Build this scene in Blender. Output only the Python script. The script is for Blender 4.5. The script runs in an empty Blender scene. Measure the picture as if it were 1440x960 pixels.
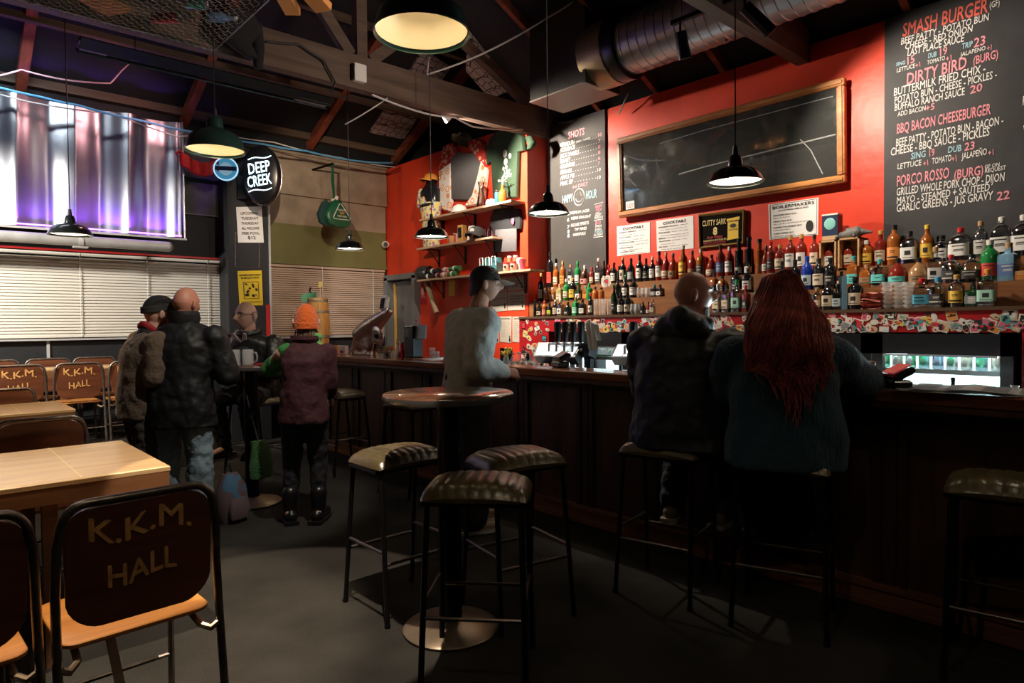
import bpy, bmesh, math, random
from mathutils import Vector, Matrix, Euler
import numpy as np
random.seed(7)
scene = bpy.context.scene
COL = scene.collection
PI = math.pi

# ---------------------------------------------------------------- camera
CAM_H, FPX = 1.34, 925.0
YAW, PITCH, ROLL = math.radians(42.28), math.radians(-1.48), math.radians(.55)
_f = Vector((math.sin(YAW)*math.cos(PITCH), math.cos(YAW)*math.cos(PITCH), math.sin(PITCH)))
_r = Vector((math.cos(YAW), -math.sin(YAW), 0))
_u = _r.cross(_f)
_R = _r*math.cos(ROLL) - _u*math.sin(ROLL)
_U = _u*math.cos(ROLL) + _r*math.sin(ROLL)
cam = bpy.data.objects.new('camera', bpy.data.cameras.new('camera'))
COL.objects.link(cam)
cam.matrix_world = Matrix(((_R.x, _U.x, -_f.x, 0), (_R.y, _U.y, -_f.y, 0), (_R.z, _U.z, -_f.z, CAM_H), (0, 0, 0, 1)))
cam.data.sensor_width = 36; cam.data.lens = FPX/1440*36
cam.data.clip_start = .05; cam.data.clip_end = 60
scene.camera = cam

def at(px, py, axis, v):
    """the place in the room seen at a photo pixel, on the plane axis = v"""
    d = _R*((px-720)/FPX) + _U*((480-py)/FPX) + _f
    c = Vector((0, 0, CAM_H))
    return c + d*((v-c[axis])/d[axis])
def aX(px, py, v): return at(px, py, 0, v)
def aY(px, py, v): return at(px, py, 1, v)
def aZ(px, py, v): return at(px, py, 2, v)

# ---------------------------------------------------------------- view, world
scene.view_settings.view_transform = 'Standard'
scene.view_settings.look = 'None'
scene.view_settings.exposure = 0.15
scene.view_settings.gamma = 1.0
scene.view_settings.use_curve_mapping = False
try:
    scene.cycles.use_denoising = True
    scene.cycles.max_bounces = 6
    scene.cycles.transparent_max_bounces = 16
    scene.cycles.sample_clamp_indirect = 4.0
    scene.cycles.caustics_reflective = False
    scene.cycles.caustics_refractive = False
except Exception:
    pass
w = bpy.data.worlds.new('night'); scene.world = w; w.use_nodes = True
w.node_tree.nodes['Background'].inputs[0].default_value = (.25, .35, .5, 1)
w.node_tree.nodes['Background'].inputs[1].default_value = 0.01

def spot(name, loc, target, power, color, size=60, blend=.3, radius=.03):
    l = bpy.data.lights.new(name, 'SPOT'); l.energy = power; l.color = color
    l.spot_size = math.radians(size); l.spot_blend = blend; l.shadow_soft_size = radius
    o = bpy.data.objects.new(name, l); COL.objects.link(o)
    o.location = loc
    o.rotation_euler = (Vector(target)-Vector(loc)).to_track_quat('-Z', 'Y').to_euler()
    return o
def point(name, loc, power, color, radius=.05):
    l = bpy.data.lights.new(name, 'POINT'); l.energy = power; l.color = color; l.shadow_soft_size = radius
    o = bpy.data.objects.new(name, l); COL.objects.link(o); o.location = loc
    return o
def area(name, loc, target, power, color, sx, sy, spread=None):
    l = bpy.data.lights.new(name, 'AREA'); l.energy = power; l.color = color
    l.shape = 'RECTANGLE'; l.size = sx; l.size_y = sy
    o = bpy.data.objects.new(name, l); COL.objects.link(o); o.location = loc
    o.rotation_euler = (Vector(target)-Vector(loc)).to_track_quat('-Z', 'Y').to_euler()
    if spread: l.spread = math.radians(spread)
    return o
WARM = (1, .80, .56); COOL = (.62, .86, 1)
BULB = 85.0          # emission of a bar lamp's bulb
# clip lamp on the tie beam that rakes the red wall, the boards and the shelves
spot('beam_clip_light', (3.9, 5.32, 3.37), (5.2, 4.1, 2.1), 680, (1, .86, .70), 110, .5, .04)
spot('beam_clip_light', (4.02, 5.33, 3.37), (4.96, 6.3, 2.0), 95, (1, .84, .66), 95, .5, .04)
# track spot over the bar for the burger board
spot('track_spot_light', (4.12, 2.15, 3.18), (5.3, 1.3, 2.3), 120, (1, .85, .68), 95, .5)
# added spots without fittings, for tables, floor, blinds, drinkers and beam
spot('added_spot_light', (.05, 2.9, 3.35), (.25, 3.15, .75), 430, (1, .80, .55), 45, .3)
spot('added_spot_light', (1.1, 1.9, 3.35), (1.22, 2.92, 0), 480, (1, .82, .62), 29, .10, .02)
spot('added_spot_light', (-1.0, 6.2, 2.7), (1.1, 8.05, 1.50), 560, (1, .94, .84), 66, .4, .10)
spot('added_spot_light', (2.4, 5.4, 3.3), (4.3, 8.05, 2.5), 130, (1, .80, .58), 60, .5)
spot('added_spot_light', (.4, 5.0, 3.35), (.6, 6.3, .8), 230, (1, .72, .42), 60, .5)
spot('added_spot_light', (1.9, 3.0, 3.35), (1.55, 4.9, .55), 150, (1, .88, .74), 44, .4)
spot('added_spot_light', (3.1, 2.45, 3.25), (2.2, 5.1, 3.62), 100, (1, .78, .62), 95, .6, .1)

# ---------------------------------------------------------------- materials
MATS = {}
def nodes(m): return m.node_tree.nodes, m.node_tree.links
def mat(name, color=(.5, .5, .5), rough=.5, metal=0.0, emit=None, estr=0.0, bump=0.0, bscale=40, var=0.0, vscale=6, spec=.5, coat=0.0, stretch=None, sheen=0.0):
    """plain procedural material: colour with optional noise variation and bump"""
    if name in MATS: return MATS[name]
    m = bpy.data.materials.new(name); m.use_nodes = True
    n, l = nodes(m); b = n['Principled BSDF']
    b.inputs['Base Color'].default_value = (*color, 1)
    b.inputs['Roughness'].default_value = rough
    b.inputs['Metallic'].default_value = metal
    b.inputs['Specular IOR Level'].default_value = spec
    if coat: b.inputs['Coat Weight'].default_value = coat; b.inputs['Coat Roughness'].default_value = .12
    if sheen: b.inputs['Sheen Weight'].default_value = sheen
    if emit is not None:
        b.inputs['Emission Color'].default_value = (*emit, 1); b.inputs['Emission Strength'].default_value = estr
    if var or bump:
        tc = n.new('ShaderNodeTexCoord'); mp = n.new('ShaderNodeMapping')
        l.new(tc.outputs['Object'], mp.inputs['Vector'])
        if stretch: mp.inputs['Scale'].default_value = stretch
    if var:
        t = n.new('ShaderNodeTexNoise'); t.inputs['Scale'].default_value = vscale; t.inputs['Detail'].default_value = 5
        l.new(mp.outputs[0], t.inputs['Vector'])
        r = n.new('ShaderNodeValToRGB')
        r.color_ramp.elements[0].position = .3; r.color_ramp.elements[1].position = .7
        r.color_ramp.elements[0].color = (*[c*(1-var) for c in color], 1)
        r.color_ramp.elements[1].color = (*[min(1, c*(1+var)) for c in color], 1)
        l.new(t.outputs['Fac'], r.inputs[0]); l.new(r.outputs[0], b.inputs['Base Color'])
    if bump:
        t2 = n.new('ShaderNodeTexNoise'); t2.inputs['Scale'].default_value = bscale; t2.inputs['Detail'].default_value = 4
        l.new(mp.outputs[0], t2.inputs['Vector'])
        bp = n.new('ShaderNodeBump'); bp.inputs['Strength'].default_value = bump; bp.inputs['Distance'].default_value = .02
        l.new(t2.outputs['Fac'], bp.inputs['Height']); l.new(bp.outputs[0], b.inputs['Normal'])
    MATS[name] = m
    return m
def glass(name, color=(1, 1, 1), opac=.12, rough=.03):
    """thin clear or tinted glass: tinted see-through with a glossy coat"""
    if name in MATS: return MATS[name]
    m = bpy.data.materials.new(name); m.use_nodes = True
    n, l = nodes(m); n.remove(n['Principled BSDF']); out = n['Material Output']
    tr = n.new('ShaderNodeBsdfTransparent'); tr.inputs[0].default_value = (*color, 1)
    gl = n.new('ShaderNodeBsdfGlossy'); gl.inputs['Roughness'].default_value = rough
    gl.inputs['Color'].default_value = (.9, .93, .95, 1)
    fr = n.new('ShaderNodeLayerWeight'); fr.inputs['Blend'].default_value = .35
    ad = n.new('ShaderNodeMath'); ad.operation = 'ADD'; ad.use_clamp = True; ad.inputs[1].default_value = opac
    l.new(fr.outputs['Fresnel'], ad.inputs[0])
    mx = n.new('ShaderNodeMixShader'); l.new(ad.outputs[0], mx.inputs[0]); l.new(tr.outputs[0], mx.inputs[1]); l.new(gl.outputs[0], mx.inputs[2])
    l.new(mx.outputs[0], out.inputs[0]); MATS[name] = m
    return m
def wood(name, c1, c2, rough=.35, scale=1.0, axis='X', coat=0.0, bump=.05):
    if name in MATS: return MATS[name]
    m = bpy.data.materials.new(name); m.use_nodes = True
    n, l = nodes(m); b = n['Principled BSDF']; b.inputs['Roughness'].default_value = rough
    if coat: b.inputs['Coat Weight'].default_value = coat; b.inputs['Coat Roughness'].default_value = .15
    tc = n.new('ShaderNodeTexCoord'); mp = n.new('ShaderNodeMapping')
    s = {'X': (.6, 7, 7), 'Y': (7, .6, 7), 'Z': (7, 7, .6)}[axis]
    mp.inputs['Scale'].default_value = [q*scale for q in s]
    l.new(tc.outputs['Object'], mp.inputs['Vector'])
    t = n.new('ShaderNodeTexNoise'); t.inputs['Scale'].default_value = 3; t.inputs['Detail'].default_value = 6; t.inputs['Distortion'].default_value = .8
    l.new(mp.outputs[0], t.inputs['Vector'])
    r = n.new('ShaderNodeValToRGB'); r.color_ramp.elements[0].position = .35; r.color_ramp.elements[1].position = .65
    r.color_ramp.elements[0].color = (*c1, 1); r.color_ramp.elements[1].color = (*c2, 1)
    l.new(t.outputs['Fac'], r.inputs[0]); l.new(r.outputs[0], b.inputs['Base Color'])
    bp = n.new('ShaderNodeBump'); bp.inputs['Strength'].default_value = bump; bp.inputs['Distance'].default_value = .01
    l.new(t.outputs['Fac'], bp.inputs['Height']); l.new(bp.outputs[0], b.inputs['Normal'])
    MATS[name] = m
    return m
def flat(name, color, rough=.6): return mat(name, color, rough)

# ---------------------------------------------------------------- mesh building
class MB:
    def __init__(s): s.v = []; s.f = []; s.m = []; s.M = Matrix()
    def add(s, verts, faces, mi=0, M=None):
        T = s.M @ M if M is not None else s.M
        o = len(s.v)
        s.v += [T @ Vector(p) for p in verts]
        s.f += [[i+o for i in f] for f in faces]
        s.m += [mi]*len(faces)
    def box(s, c, size, mi=0, rot=(0, 0, 0), bev=0.0):
        x, y, z = [q/2 for q in size]
        M = Matrix.Translation(c) @ Euler(rot).to_matrix().to_4x4()
        if bev <= 0:
            V = [(-x, -y, -z), (x, -y, -z), (x, y, -z), (-x, y, -z), (-x, -y, z), (x, -y, z), (x, y, z), (-x, y, z)]
            s.add(V, [(3, 2, 1, 0), (4, 5, 6, 7), (0, 1, 5, 4), (1, 2, 6, 5), (2, 3, 7, 6), (3, 0, 4, 7)], mi, M)
        else:
            b = min(bev, x*.9, y*.9, z*.9)
            rings = []
            for zz, ins in ((-z, b), (-z+b, 0), (z-b, 0), (z, b)):
                rings.append([(sx*(x-ins) - sx*cx, sy*(y-ins) - sy*cy, zz) for sx, sy, cx, cy in
                              ((-1, -1, b*.7, 0), (-1, -1, 0, b*.7)) + ((1, -1, 0, b*.7), (1, -1, b*.7, 0)) + ((1, 1, b*.7, 0), (1, 1, 0, b*.7)) + ((-1, 1, 0, b*.7), (-1, 1, b*.7, 0))])
            # order the ring's eight points by angle
            out = []
            for R in rings: out.append(sorted(R, key=lambda p: math.atan2(p[1]/max(y, 1e-6), p[0]/max(x, 1e-6))))
            s.rings(out, mi, True, M)
    def rings(s, R, mi=0, caps=True, M=None, closed=True):
        n = len(R[0]); V = [p for r in R for p in r]; F = []
        for a in range(len(R)-1):
            for i in range(n if closed else n-1):
                j = (i+1) % n
                F.append((a*n+i, a*n+j, (a+1)*n+j, (a+1)*n+i))
        if caps and closed:
            F.append(tuple(reversed(range(n)))); F.append(tuple((len(R)-1)*n+i for i in range(n)))
        s.add(V, F, mi, M)
    def lathe(s, prof, seg=16, mi=0, M=None, caps=True, sq=0):
        """profile [(r, z)] turned about z; sq > 0 squares the section"""
        R = []
        for r, z in prof:
            ring = []
            for i in range(seg):
                a = 2*PI*(i+.5)/seg; c, q = math.cos(a), math.sin(a)
                k = 1.0
                if sq: k = (abs(c)**(2+sq)+abs(q)**(2+sq))**(-1/(2+sq))
                ring.append((r*c*k, r*q*k, z))
            R.append(ring)
        s.rings(R, mi, caps, M)
    def cyl(s, a, b, r, r2=None, seg=10, mi=0, caps=True):
        a, b = Vector(a), Vector(b); d = b-a
        M = Matrix.Translation(a) @ d.to_track_quat('Z', 'Y').to_matrix().to_4x4()
        s.lathe([(r, 0), (r if r2 is None else r2, d.length)], seg, mi, M, caps)
    def sphere(s, c, r, seg=12, rings=8, mi=0, rot=(0, 0, 0)):
        if not hasattr(r, '__len__'): r = (r, r, r)
        M = Matrix.Translation(c) @ Euler(rot).to_matrix().to_4x4() @ Matrix.Diagonal((*r, 1))
        s.lathe([(max(1e-4, math.sin(PI*k/rings)), -math.cos(PI*k/rings)) for k in range(rings+1)], seg, mi, M, True)
    def tube(s, pts, r, seg=6, mi=0, caps=True):
        pts = [Vector(p) for p in pts]; n = len(pts)
        rr = r if hasattr(r, '__len__') else [r]*n
        R = []; up = None
        for i in range(n):
            t = (pts[min(i+1, n-1)]-pts[max(i-1, 0)]).normalized()
            if up is None:
                up = Vector((0, 0, 1)) if abs(t.z) < .9 else Vector((1, 0, 0))
            x = t.cross(up)
            if x.length < 1e-5: x = t.cross(Vector((1, 0, .3)))
            x.normalize(); y = x.cross(t).normalized(); up = y
            R.append([pts[i]+x*rr[i]*math.cos(2*PI*k/seg)+y*rr[i]*math.sin(2*PI*k/seg) for k in range(seg)])
        s.rings(R, mi, caps)
    def capsule(s, a, b, r1, r2, seg=14, mi=0, flat=1.0, side=(1, 0, 0)):
        """tapered limb with rounded ends"""
        a, b = Vector(a), Vector(b); d = b-a; L = max(d.length, 1e-4)
        z = d/L; x = Vector(side)-z*Vector(side).dot(z)
        if x.length < 1e-3: x = Vector((0, 1, 0))-z*z.y
        x.normalize(); y = z.cross(x)
        prof = []
        for k in range(5): t = PI/2*(k/4); prof.append((max(1e-4, r1*math.sin(t)), -r1*math.cos(t)))
        for k in range(1, 4): prof.append((r1+(r2-r1)*k/4, L*k/4))
        for k in range(5): t = PI/2*(k/4); prof.append((max(1e-4, r2*math.cos(t)), L+r2*math.sin(t)))
        R = [[a+z*zz+x*(r*math.cos(2*PI*i/seg))+y*(r*flat*math.sin(2*PI*i/seg)) for i in range(seg)] for r, zz in prof]
        s.rings(R, mi, True)
    def loft(s, secs, seg=24, mi=0, p=2.4):
        """sections (centre, half width, half depth[, forward axis angle]) swept bottom to top"""
        R = []
        for c, rx, ry, *rest in secs:
            a0 = rest[0] if rest else 0.0
            ca, sa = math.cos(a0), math.sin(a0); ring = []
            for i in range(seg):
                t = 2*PI*i/seg; cc, ss = math.cos(t), math.sin(t)
                k = (abs(cc)**p+abs(ss)**p)**(-1/p)
                x, y = rx*cc*k, ry*ss*k
                ring.append(Vector(c)+Vector((x*ca-y*sa, x*sa+y*ca, 0)))
            R.append(ring)
        s.rings(R, mi, True)
    def quad(s, a, b, c, d, mi=0): s.add([a, b, c, d], [(0, 1, 2, 3)], mi)
    def prism(s, pts, M, depth, mi=0):
        """a flat outline (x, y) given a thickness along local z"""
        n = len(pts); V = [(x, y, 0) for x, y in pts]+[(x, y, depth) for x, y in pts]
        F = [tuple(reversed(range(n))), tuple(range(n, 2*n))]+[(i, (i+1) % n, n+(i+1) % n, n+i) for i in range(n)]
        s.add(V, F, mi, M)
    def mesh(s, name, mats, smooth=False, origin=None, inv=None):
        me = bpy.data.meshes.new(name)
        V = s.v
        if inv is not None: V = [inv @ p for p in V]
        me.from_pydata([tuple(p) for p in V], [], s.f)
        for m in (mats if isinstance(mats, (list, tuple)) else [mats]): me.materials.append(m)
        me.polygons.foreach_set('material_index', s.m)
        me.update()
        if smooth: smooth_mesh(me, 40 if smooth is True else smooth)
        return me
    def build(s, name, mats, parent=None, smooth=False, world=False):
        """link as ONE object; world=True means the points are room coordinates although the object has a parent"""
        inv = None
        if world and parent is not None:
            M = Matrix(); p = parent
            while p is not None:
                M = p.matrix_basis @ M; p = p.parent
            inv = M.inverted()
        o = bpy.data.objects.new(name, s.mesh(name, mats, smooth, inv=inv)); COL.objects.link(o)
        if parent is not None: o.parent = parent
        return o
def smooth_mesh(me, ang):
    me.polygons.foreach_set('use_smooth', [True]*len(me.polygons))
    bm = bmesh.new(); bm.from_mesh(me)
    lim = math.radians(ang)
    for e in bm.edges:
        if len(e.link_faces) == 2 and e.calc_face_angle(0) > lim: e.smooth = False
    bm.to_mesh(me); bm.free()
def thing(name, label, cat, loc=(0, 0, 0), rz=0.0, group=None):
    o = bpy.data.objects.new(name, None); COL.objects.link(o)
    o.empty_display_size = .05; o.location = loc; o.rotation_euler = (0, 0, rz)
    return tag(o, label, cat, group)
def tag(o, label, cat, group=None):
    o['label'] = label; o['category'] = cat
    if group: o['group'] = group
    return o
def struct(o):
    o['kind'] = 'structure'
    return o
def copy_tree(o, parent=None):
    c = o.copy(); COL.objects.link(c)
    if parent is not None: c.parent = parent
    for ch in list(o.children): copy_tree(ch, c)
    return c
def rounded(w, h, r, n=5):
    """outline of a rounded rectangle centred on 0"""
    P = []
    for cx, cy, a0 in ((w/2-r, h/2-r, 0), (-w/2+r, h/2-r, 90), (-w/2+r, -h/2+r, 180), (w/2-r, -h/2+r, 270)):
        for k in range(n+1):
            a = math.radians(a0+90*k/n); P.append((cx+r*math.cos(a), cy+r*math.sin(a)))
    return P
# lettering
_TX = {}
def text_geo(s, bold=0.0, shear=0.0):
    k = (s, bold, shear)
    if k in _TX: return _TX[k]
    c = bpy.data.curves.new('t', 'FONT'); c.body = s; c.size = 1; c.shear = shear; c.resolution_u = 2
    o = bpy.data.objects.new('t', c); COL.objects.link(o)
    dg = bpy.context.evaluated_depsgraph_get(); dg.update()
    me = bpy.data.meshes.new_from_object(o.evaluated_get(dg))
    V = [tuple(v.co) for v in me.vertices]; F = [tuple(p.vertices) for p in me.polygons]
    if bold:        # a heavier hand: the strokes repeated a little aside
        B0, F0 = list(V), list(F)
        for q_, (dx, dy) in enumerate(((-bold, 0), (bold, 0), (0, bold), (0, -bold))):
            n = len(V); V += [(x+dx, y+dy, .0003*(q_+1)) for x, y, z in B0]; F += [tuple(i+n for i in f) for f in F0]
    bpy.data.objects.remove(o); bpy.data.curves.remove(c); bpy.data.meshes.remove(me)
    _TX[k] = (V, F)
    return V, F
def put_text(mb, s, M, w, h, mi=0, bold=0.0, shear=0.0, align='L'):
    """lettering fitted to width w and cap height h in the local xy plane of M"""
    V, F = text_geo(s, bold, shear)
    if not V: return
    x0 = min(v[0] for v in V); x1 = max(v[0] for v in V)
    k = w/max(1e-6, x1-x0) if w else h/.72
    q = h/.72
    off = 0 if align == 'L' else -(x1-x0)*k/2
    mb.add([((x-x0)*k+off, y*q, z) for x, y, z in V], F, mi, M)
def wall_text(mb, s, p0, p1, hpx, X, mi=0, bold=0.0, shear=0.0):
    """lettering on a wall that faces -X, between two baseline points of the photo"""
    A, B = aX(*p0, X), aX(*p1, X); T = aX(p0[0], p0[1]-hpx, X)
    d = (B-A); wdt = d.length; d.normalize()
    up = (T-A); h = up.length; up = Vector((0, 0, 1))
    n = d.cross(up).normalized(); up = n.cross(d)
    M = Matrix(((d.x, up.x, n.x, A.x), (d.y, up.y, n.y, A.y), (d.z, up.z, n.z, A.z), (0, 0, 0, 1)))
    put_text(mb, s, M, wdt, h, mi, bold, shear)
# ================================================================ the room
W = 5.30; PY = 5.181; MX = 4.958; FY = 8.067; TOP = 3.53
m_floor = bpy.data.materials.new('carpet'); m_floor.use_nodes = True
def _carpet():
    n, l = nodes(m_floor); b = n['Principled BSDF']; b.inputs['Roughness'].default_value = .95; b.inputs['Specular IOR Level'].default_value = .1
    tc = n.new('ShaderNodeTexCoord'); a = n.new('ShaderNodeTexNoise'); a.inputs['Scale'].default_value = 260; a.inputs['Detail'].default_value = 3
    c = n.new('ShaderNodeTexNoise'); c.inputs['Scale'].default_value = 2.5; c.inputs['Detail'].default_value = 6
    for t in (a, c): l.new(tc.outputs['Object'], t.inputs['Vector'])
    r = n.new('ShaderNodeValToRGB'); r.color_ramp.elements[0].position = .3; r.color_ramp.elements[1].position = .75
    r.color_ramp.elements[0].color = (.010, .0095, .009, 1); r.color_ramp.elements[1].color = (.060, .056, .052, 1)
    ad = n.new('ShaderNodeMath'); ad.operation = 'MULTIPLY_ADD'; ad.inputs[1].default_value = .6
    l.new(a.outputs['Fac'], ad.inputs[0]); 
    sc_ = n.new('ShaderNodeMath'); sc_.operation = 'MULTIPLY'; sc_.inputs[1].default_value = .4
    l.new(c.outputs['Fac'], sc_.inputs[0]); l.new(sc_.outputs[0], ad.inputs[2])
    l.new(ad.outputs[0], r.inputs[0]); l.new(r.outputs[0], b.inputs['Base Color'])
    bp = n.new('ShaderNodeBump'); bp.inputs['Strength'].default_value = .5; bp.inputs['Distance'].default_value = .004
    l.new(a.outputs['Fac'], bp.inputs['Height']); l.new(bp.outputs[0], b.inputs['Normal'])
_carpet()
m_red = mat('red_paint', (.72, .050, .017), .42, bump=.12, bscale=14, var=.10, vscale=3)
m_black = mat('black_paint', (.012, .014, .017), .55, bump=.1, bscale=20)
m_dark = mat('dark_grey_paint', (.045, .048, .052), .6, var=.2)
m_conc = mat('bare_concrete', (.34, .27, .20), .85, bump=.3, bscale=30, var=.22, vscale=5)
m_concd = mat('grey_concrete', (.15, .15, .15), .85, bump=.3, bscale=30, var=.25, vscale=5)
m_olive = mat('olive_paint', (.16, .16, .055), .5, var=.1)
m_beam = wood('old_brown_timber', (.075, .048, .034), (.15, .098, .07), .75, .5, 'X', bump=.25)
m_raft = wood('red_brown_timber', (.16, .032, .016), (.30, .07, .032), .7, .6, 'Y', bump=.2)
m_roof = mat('black_roof_lining', (.010, .010, .013), .9, bump=.5, bscale=6)
m_steel = mat('brushed_steel', (.55, .55, .56), .28, 1.0)
m_blackmetal = mat('black_powder_coat', (.012, .012, .014), .35, .6)
m_white = mat('white_enamel', (.80, .78, .74), .35)
m_whitep = mat('white_plastic', (.72, .72, .72), .4)

b = MB(); b.quad((-3.2, -2.4, 0), (5.4, -2.4, 0), (5.4, 8.2, 0), (-3.2, 8.2, 0))
struct(b.build('floor', m_floor))
b = MB(); b.box((W+.1, 1.39, TOP/2), (.2, 7.58, TOP)); struct(b.build('wall_right', m_red))
b = MB(); b.box(((MX+W)/2+.1, PY+.06, TOP/2), (W-MX+.2, .12, TOP))
b.box((MX+.06, (PY+.12+7.24)/2, TOP/2), (.12, 7.24-PY-.12, TOP))
b.box((MX+.06, (7.24+8.15)/2, (2.02+TOP)/2), (.12, .91, TOP-2.02))
b.box((MX+.06, 8.11, 1.01), (.12, .14, 2.02))
struct(b.build('wall_right_alcove', m_red))
# far wall: dark boards below the sill, windows, then painted and bare concrete
b = MB(); z0, z1 = 1.225, 2.13
b.box((1.0, FY+.1, z0/2), (8.4, .2, z0)); b.box((1.0, FY+.1, (z1+TOP+.5)/2), (8.4, .2, TOP+.5-z1))
b.box((2.97, FY+.1, 1.68), (.52, .2, .91)); b.box((5.05, FY+.1, 1.68), (.3, .2, .91)); b.box((-2.95, FY+.1, 1.68), (.5, .2, .91))
struct(b.build('wall_far', m_black))
b = MB(); b.box((4.05, FY-.02, 3.265), (1.78, .08, .53)); b.box((4.05, FY-.005, 2.82), (1.78, .03, .37)); b.box((4.05, FY-.025, 3.52), (1.78, .12, .03))
struct(b.build('trim_1', m_conc))
b = MB(); b.box((4.05, FY-.01, 2.385), (1.78, .02, .50)); b.box((4.05, FY-.02, 2.142), (1.78, .05, .03)); struct(b.build('trim_2', m_olive))
b = MB(); b.box((-.15, FY-.01, 2.82), (5.9, .06, .36)); b.box((-.15, FY-.03, 3.30), (5.9, .1, .5)); struct(b.build('trim_3', m_concd))
b = MB(); b.box((-.15, FY-.03, 2.635), (5.9, .03, .012)); struct(b.build('trim_4', mat('grey_edge', (.3, .3, .3), .6)))
m_sill = mat('pale_sill', (.45, .45, .45), .5)
b = MB(); b.box((-.1, FY-.03, 1.232), (5.6, .08, .018)); b.box((1.0, FY-.012, .62), (.025, .02, 1.2)); struct(b.build('trim_5', m_sill))
b = MB(); b.box((4.07, FY-.02, 1.205), (1.72, .06, .03)); struct(b.build('trim_6', m_sill))
b = MB(); b.box((2.735, FY-.03, 1.68), (.035, .05, .92)); b.box((.0, FY-.02, 2.142), (5.4, .03, .02)); struct(b.build('trim_7', mat('red_strip', (.5, .02, .02), .4)))
b = MB(); b.box((-3.1, 2.9, 1.8), (.2, 10.8, 3.7)); struct(b.build('wall_left', m_dark))
b = MB(); b.box((1.0, -2.3, 1.8), (8.6, .2, 3.7)); struct(b.build('wall_near', m_dark))
# roof: two slopes and a hip over the far wall
def zs(x): return 3.56+(5.4-abs(x-1.2)-1.2)*.51
def zh(y): return 3.72+(8.12-y)*.466
rz = zs(1.2); ry = ey = 5.23
b = MB()
b.quad((5.4, -2.4, 3.56), (5.4, ey, 3.56), (1.2, ry, rz), (1.2, -2.4, rz))
b.quad((-3.0, -2.4, 3.56), (1.2, -2.4, rz), (1.2, ry, rz), (-3.0, ey, 3.56))
b.quad((5.5, 8.2, zh(8.2)), (-3.1, 8.2, zh(8.2)), (-3.1, 5.23, zh(5.23)), (5.5, 5.23, zh(5.23))); b.quad((5.4, 5.23, 3.56), (5.4, 8.2, 3.56), (5.4, 8.2, 5.1), (5.4, 5.23, 5.1)); b.add([(2.2, 5.24, 5.06), (.2, 5.24, 5.06), (1.2, 5.24, rz)], [(0, 1, 2)])
b.add([(5.4, -2.4, 3.56), (1.2, -2.4, rz), (-3, -2.4, 3.56)], [(0, 1, 2)])
struct(b.build('ceiling', m_roof))
# trusses
for y in (5.18, 2.343, -.5):
    b = MB(); b.box((1.15, y, 3.535), (8.3, .10, .29)); struct(b.build('tie_beam', m_beam))
    for x in (2.945, -.55):
        q = MB(); h = zs(x)-3.68; q.box((x, y, 3.68+h/2), (.10, .09, h)); struct(q.build('truss_post', m_beam))
    for x0, x1 in ((3.05, 3.75), (2.85, 1.3), (-.45, 1.1), (-.65, -1.35)):
        q = MB(); a = Vector((x0, y, 3.68)); c = Vector((x1, y, zs(x1)-.1)); d = c-a
        q.box((a+c)/2, (d.length, .06, .10), 0, (0, -math.atan2(d.z, d.x), 0)); struct(q.build('truss_brace', m_beam))
    for s in (1, -1):
        q = MB(); a = Vector((1.2+s*4.1, y, 3.60)); c = Vector((1.2+s*.02, y, rz-.12)); d = c-a
        q.box((a+c)/2, (d.length, .09, .15), 0, (0, -math.atan2(d.z, d.x), 0)); struct(q.build('truss_rafter', m_beam))
for x in (-2.1, -.67, .831, 2.326, 3.834, 5.1):
    q = MB(); y1 = 5.25; a = Vector((x, 8.08, 3.665)); c = Vector((x, max(y1, ry)+.1, zh(max(y1, ry)+.1)-.06)); d = c-a
    q.box((a+c)/2, (.085, d.length, .10), 0, (-math.atan2(d.z, abs(d.y)), 0, 0)); struct(q.build('hip_rafter', m_raft))
for y in (-1.9, -.1, .9, 1.6, 3.05, 3.75, 4.45):
    for s in (1, -1):
        q = MB(); a = Vector((1.2+s*4.15, y, 3.56)); xe = 1.2+s*.05
        c = Vector((xe, y, zs(xe)-.06)); d = c-a
        q.box((a+c)/2, (d.length, .05, .10), 0, (0, -math.atan2(d.z, d.x), 0)); struct(q.build('side_rafter', m_raft))
for yy in (7.15, 6.2):
    q = MB(); xa = 5.3; xb = -2.9
    q.box(((xa+xb)/2, yy, zh(yy)-.11), (xa-xb, .07, .06)); struct(q.build('purlin', m_beam))
q = MB(); q.box((1.1, 8.0, 3.78), (8.0, .1, .13)); struct(q.build('wall_plate', m_beam))
# column between the windows
b = MB(); b.box((2.90, 7.90, 1.8), (.46, .36, 3.6)); struct(b.build('column', m_black))
b = MB(); b.box((3.145, 7.71, 1.7), (.018, .02, 2.25)); struct(b.build('trim_8', mat('grey_conduit', (.42, .42, .42), .5)))
b = MB(); b.box((3.115, 7.712, 1.15), (.05, .02, .9)); struct(b.build('trim_9', MATS['red_strip']))
# windows: frame and pane stand behind the blinds
m_pane = glass('window_glass', (.5, .55, .6), .2)
for i, (xa, xb) in enumerate(((-2.7, 2.715), (3.235, 4.925))):
    t = thing('window_%d' % (i+1), 'dark night window behind the slatted blind', 'window', ((xa+xb)/2, FY+.1, 1.225)); struct(t)
    f = MB(); w2 = (xb-xa)/2
    f.box((0, 0, .02), (2*w2, .06, .04)); f.box((0, 0, .885), (2*w2, .06, .04))
    for k in range(4 if i == 0 else 3): f.box((-w2+.02+(2*w2-.04)*k/(3 if i == 0 else 2), 0, .45), (.04, .06, .9))
    f.build('window_frame', m_dark, t)
    g = MB(); g.box((0, .01, .45), (2*w2, .006, .86)); g.build('pane', m_pane, t)
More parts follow.
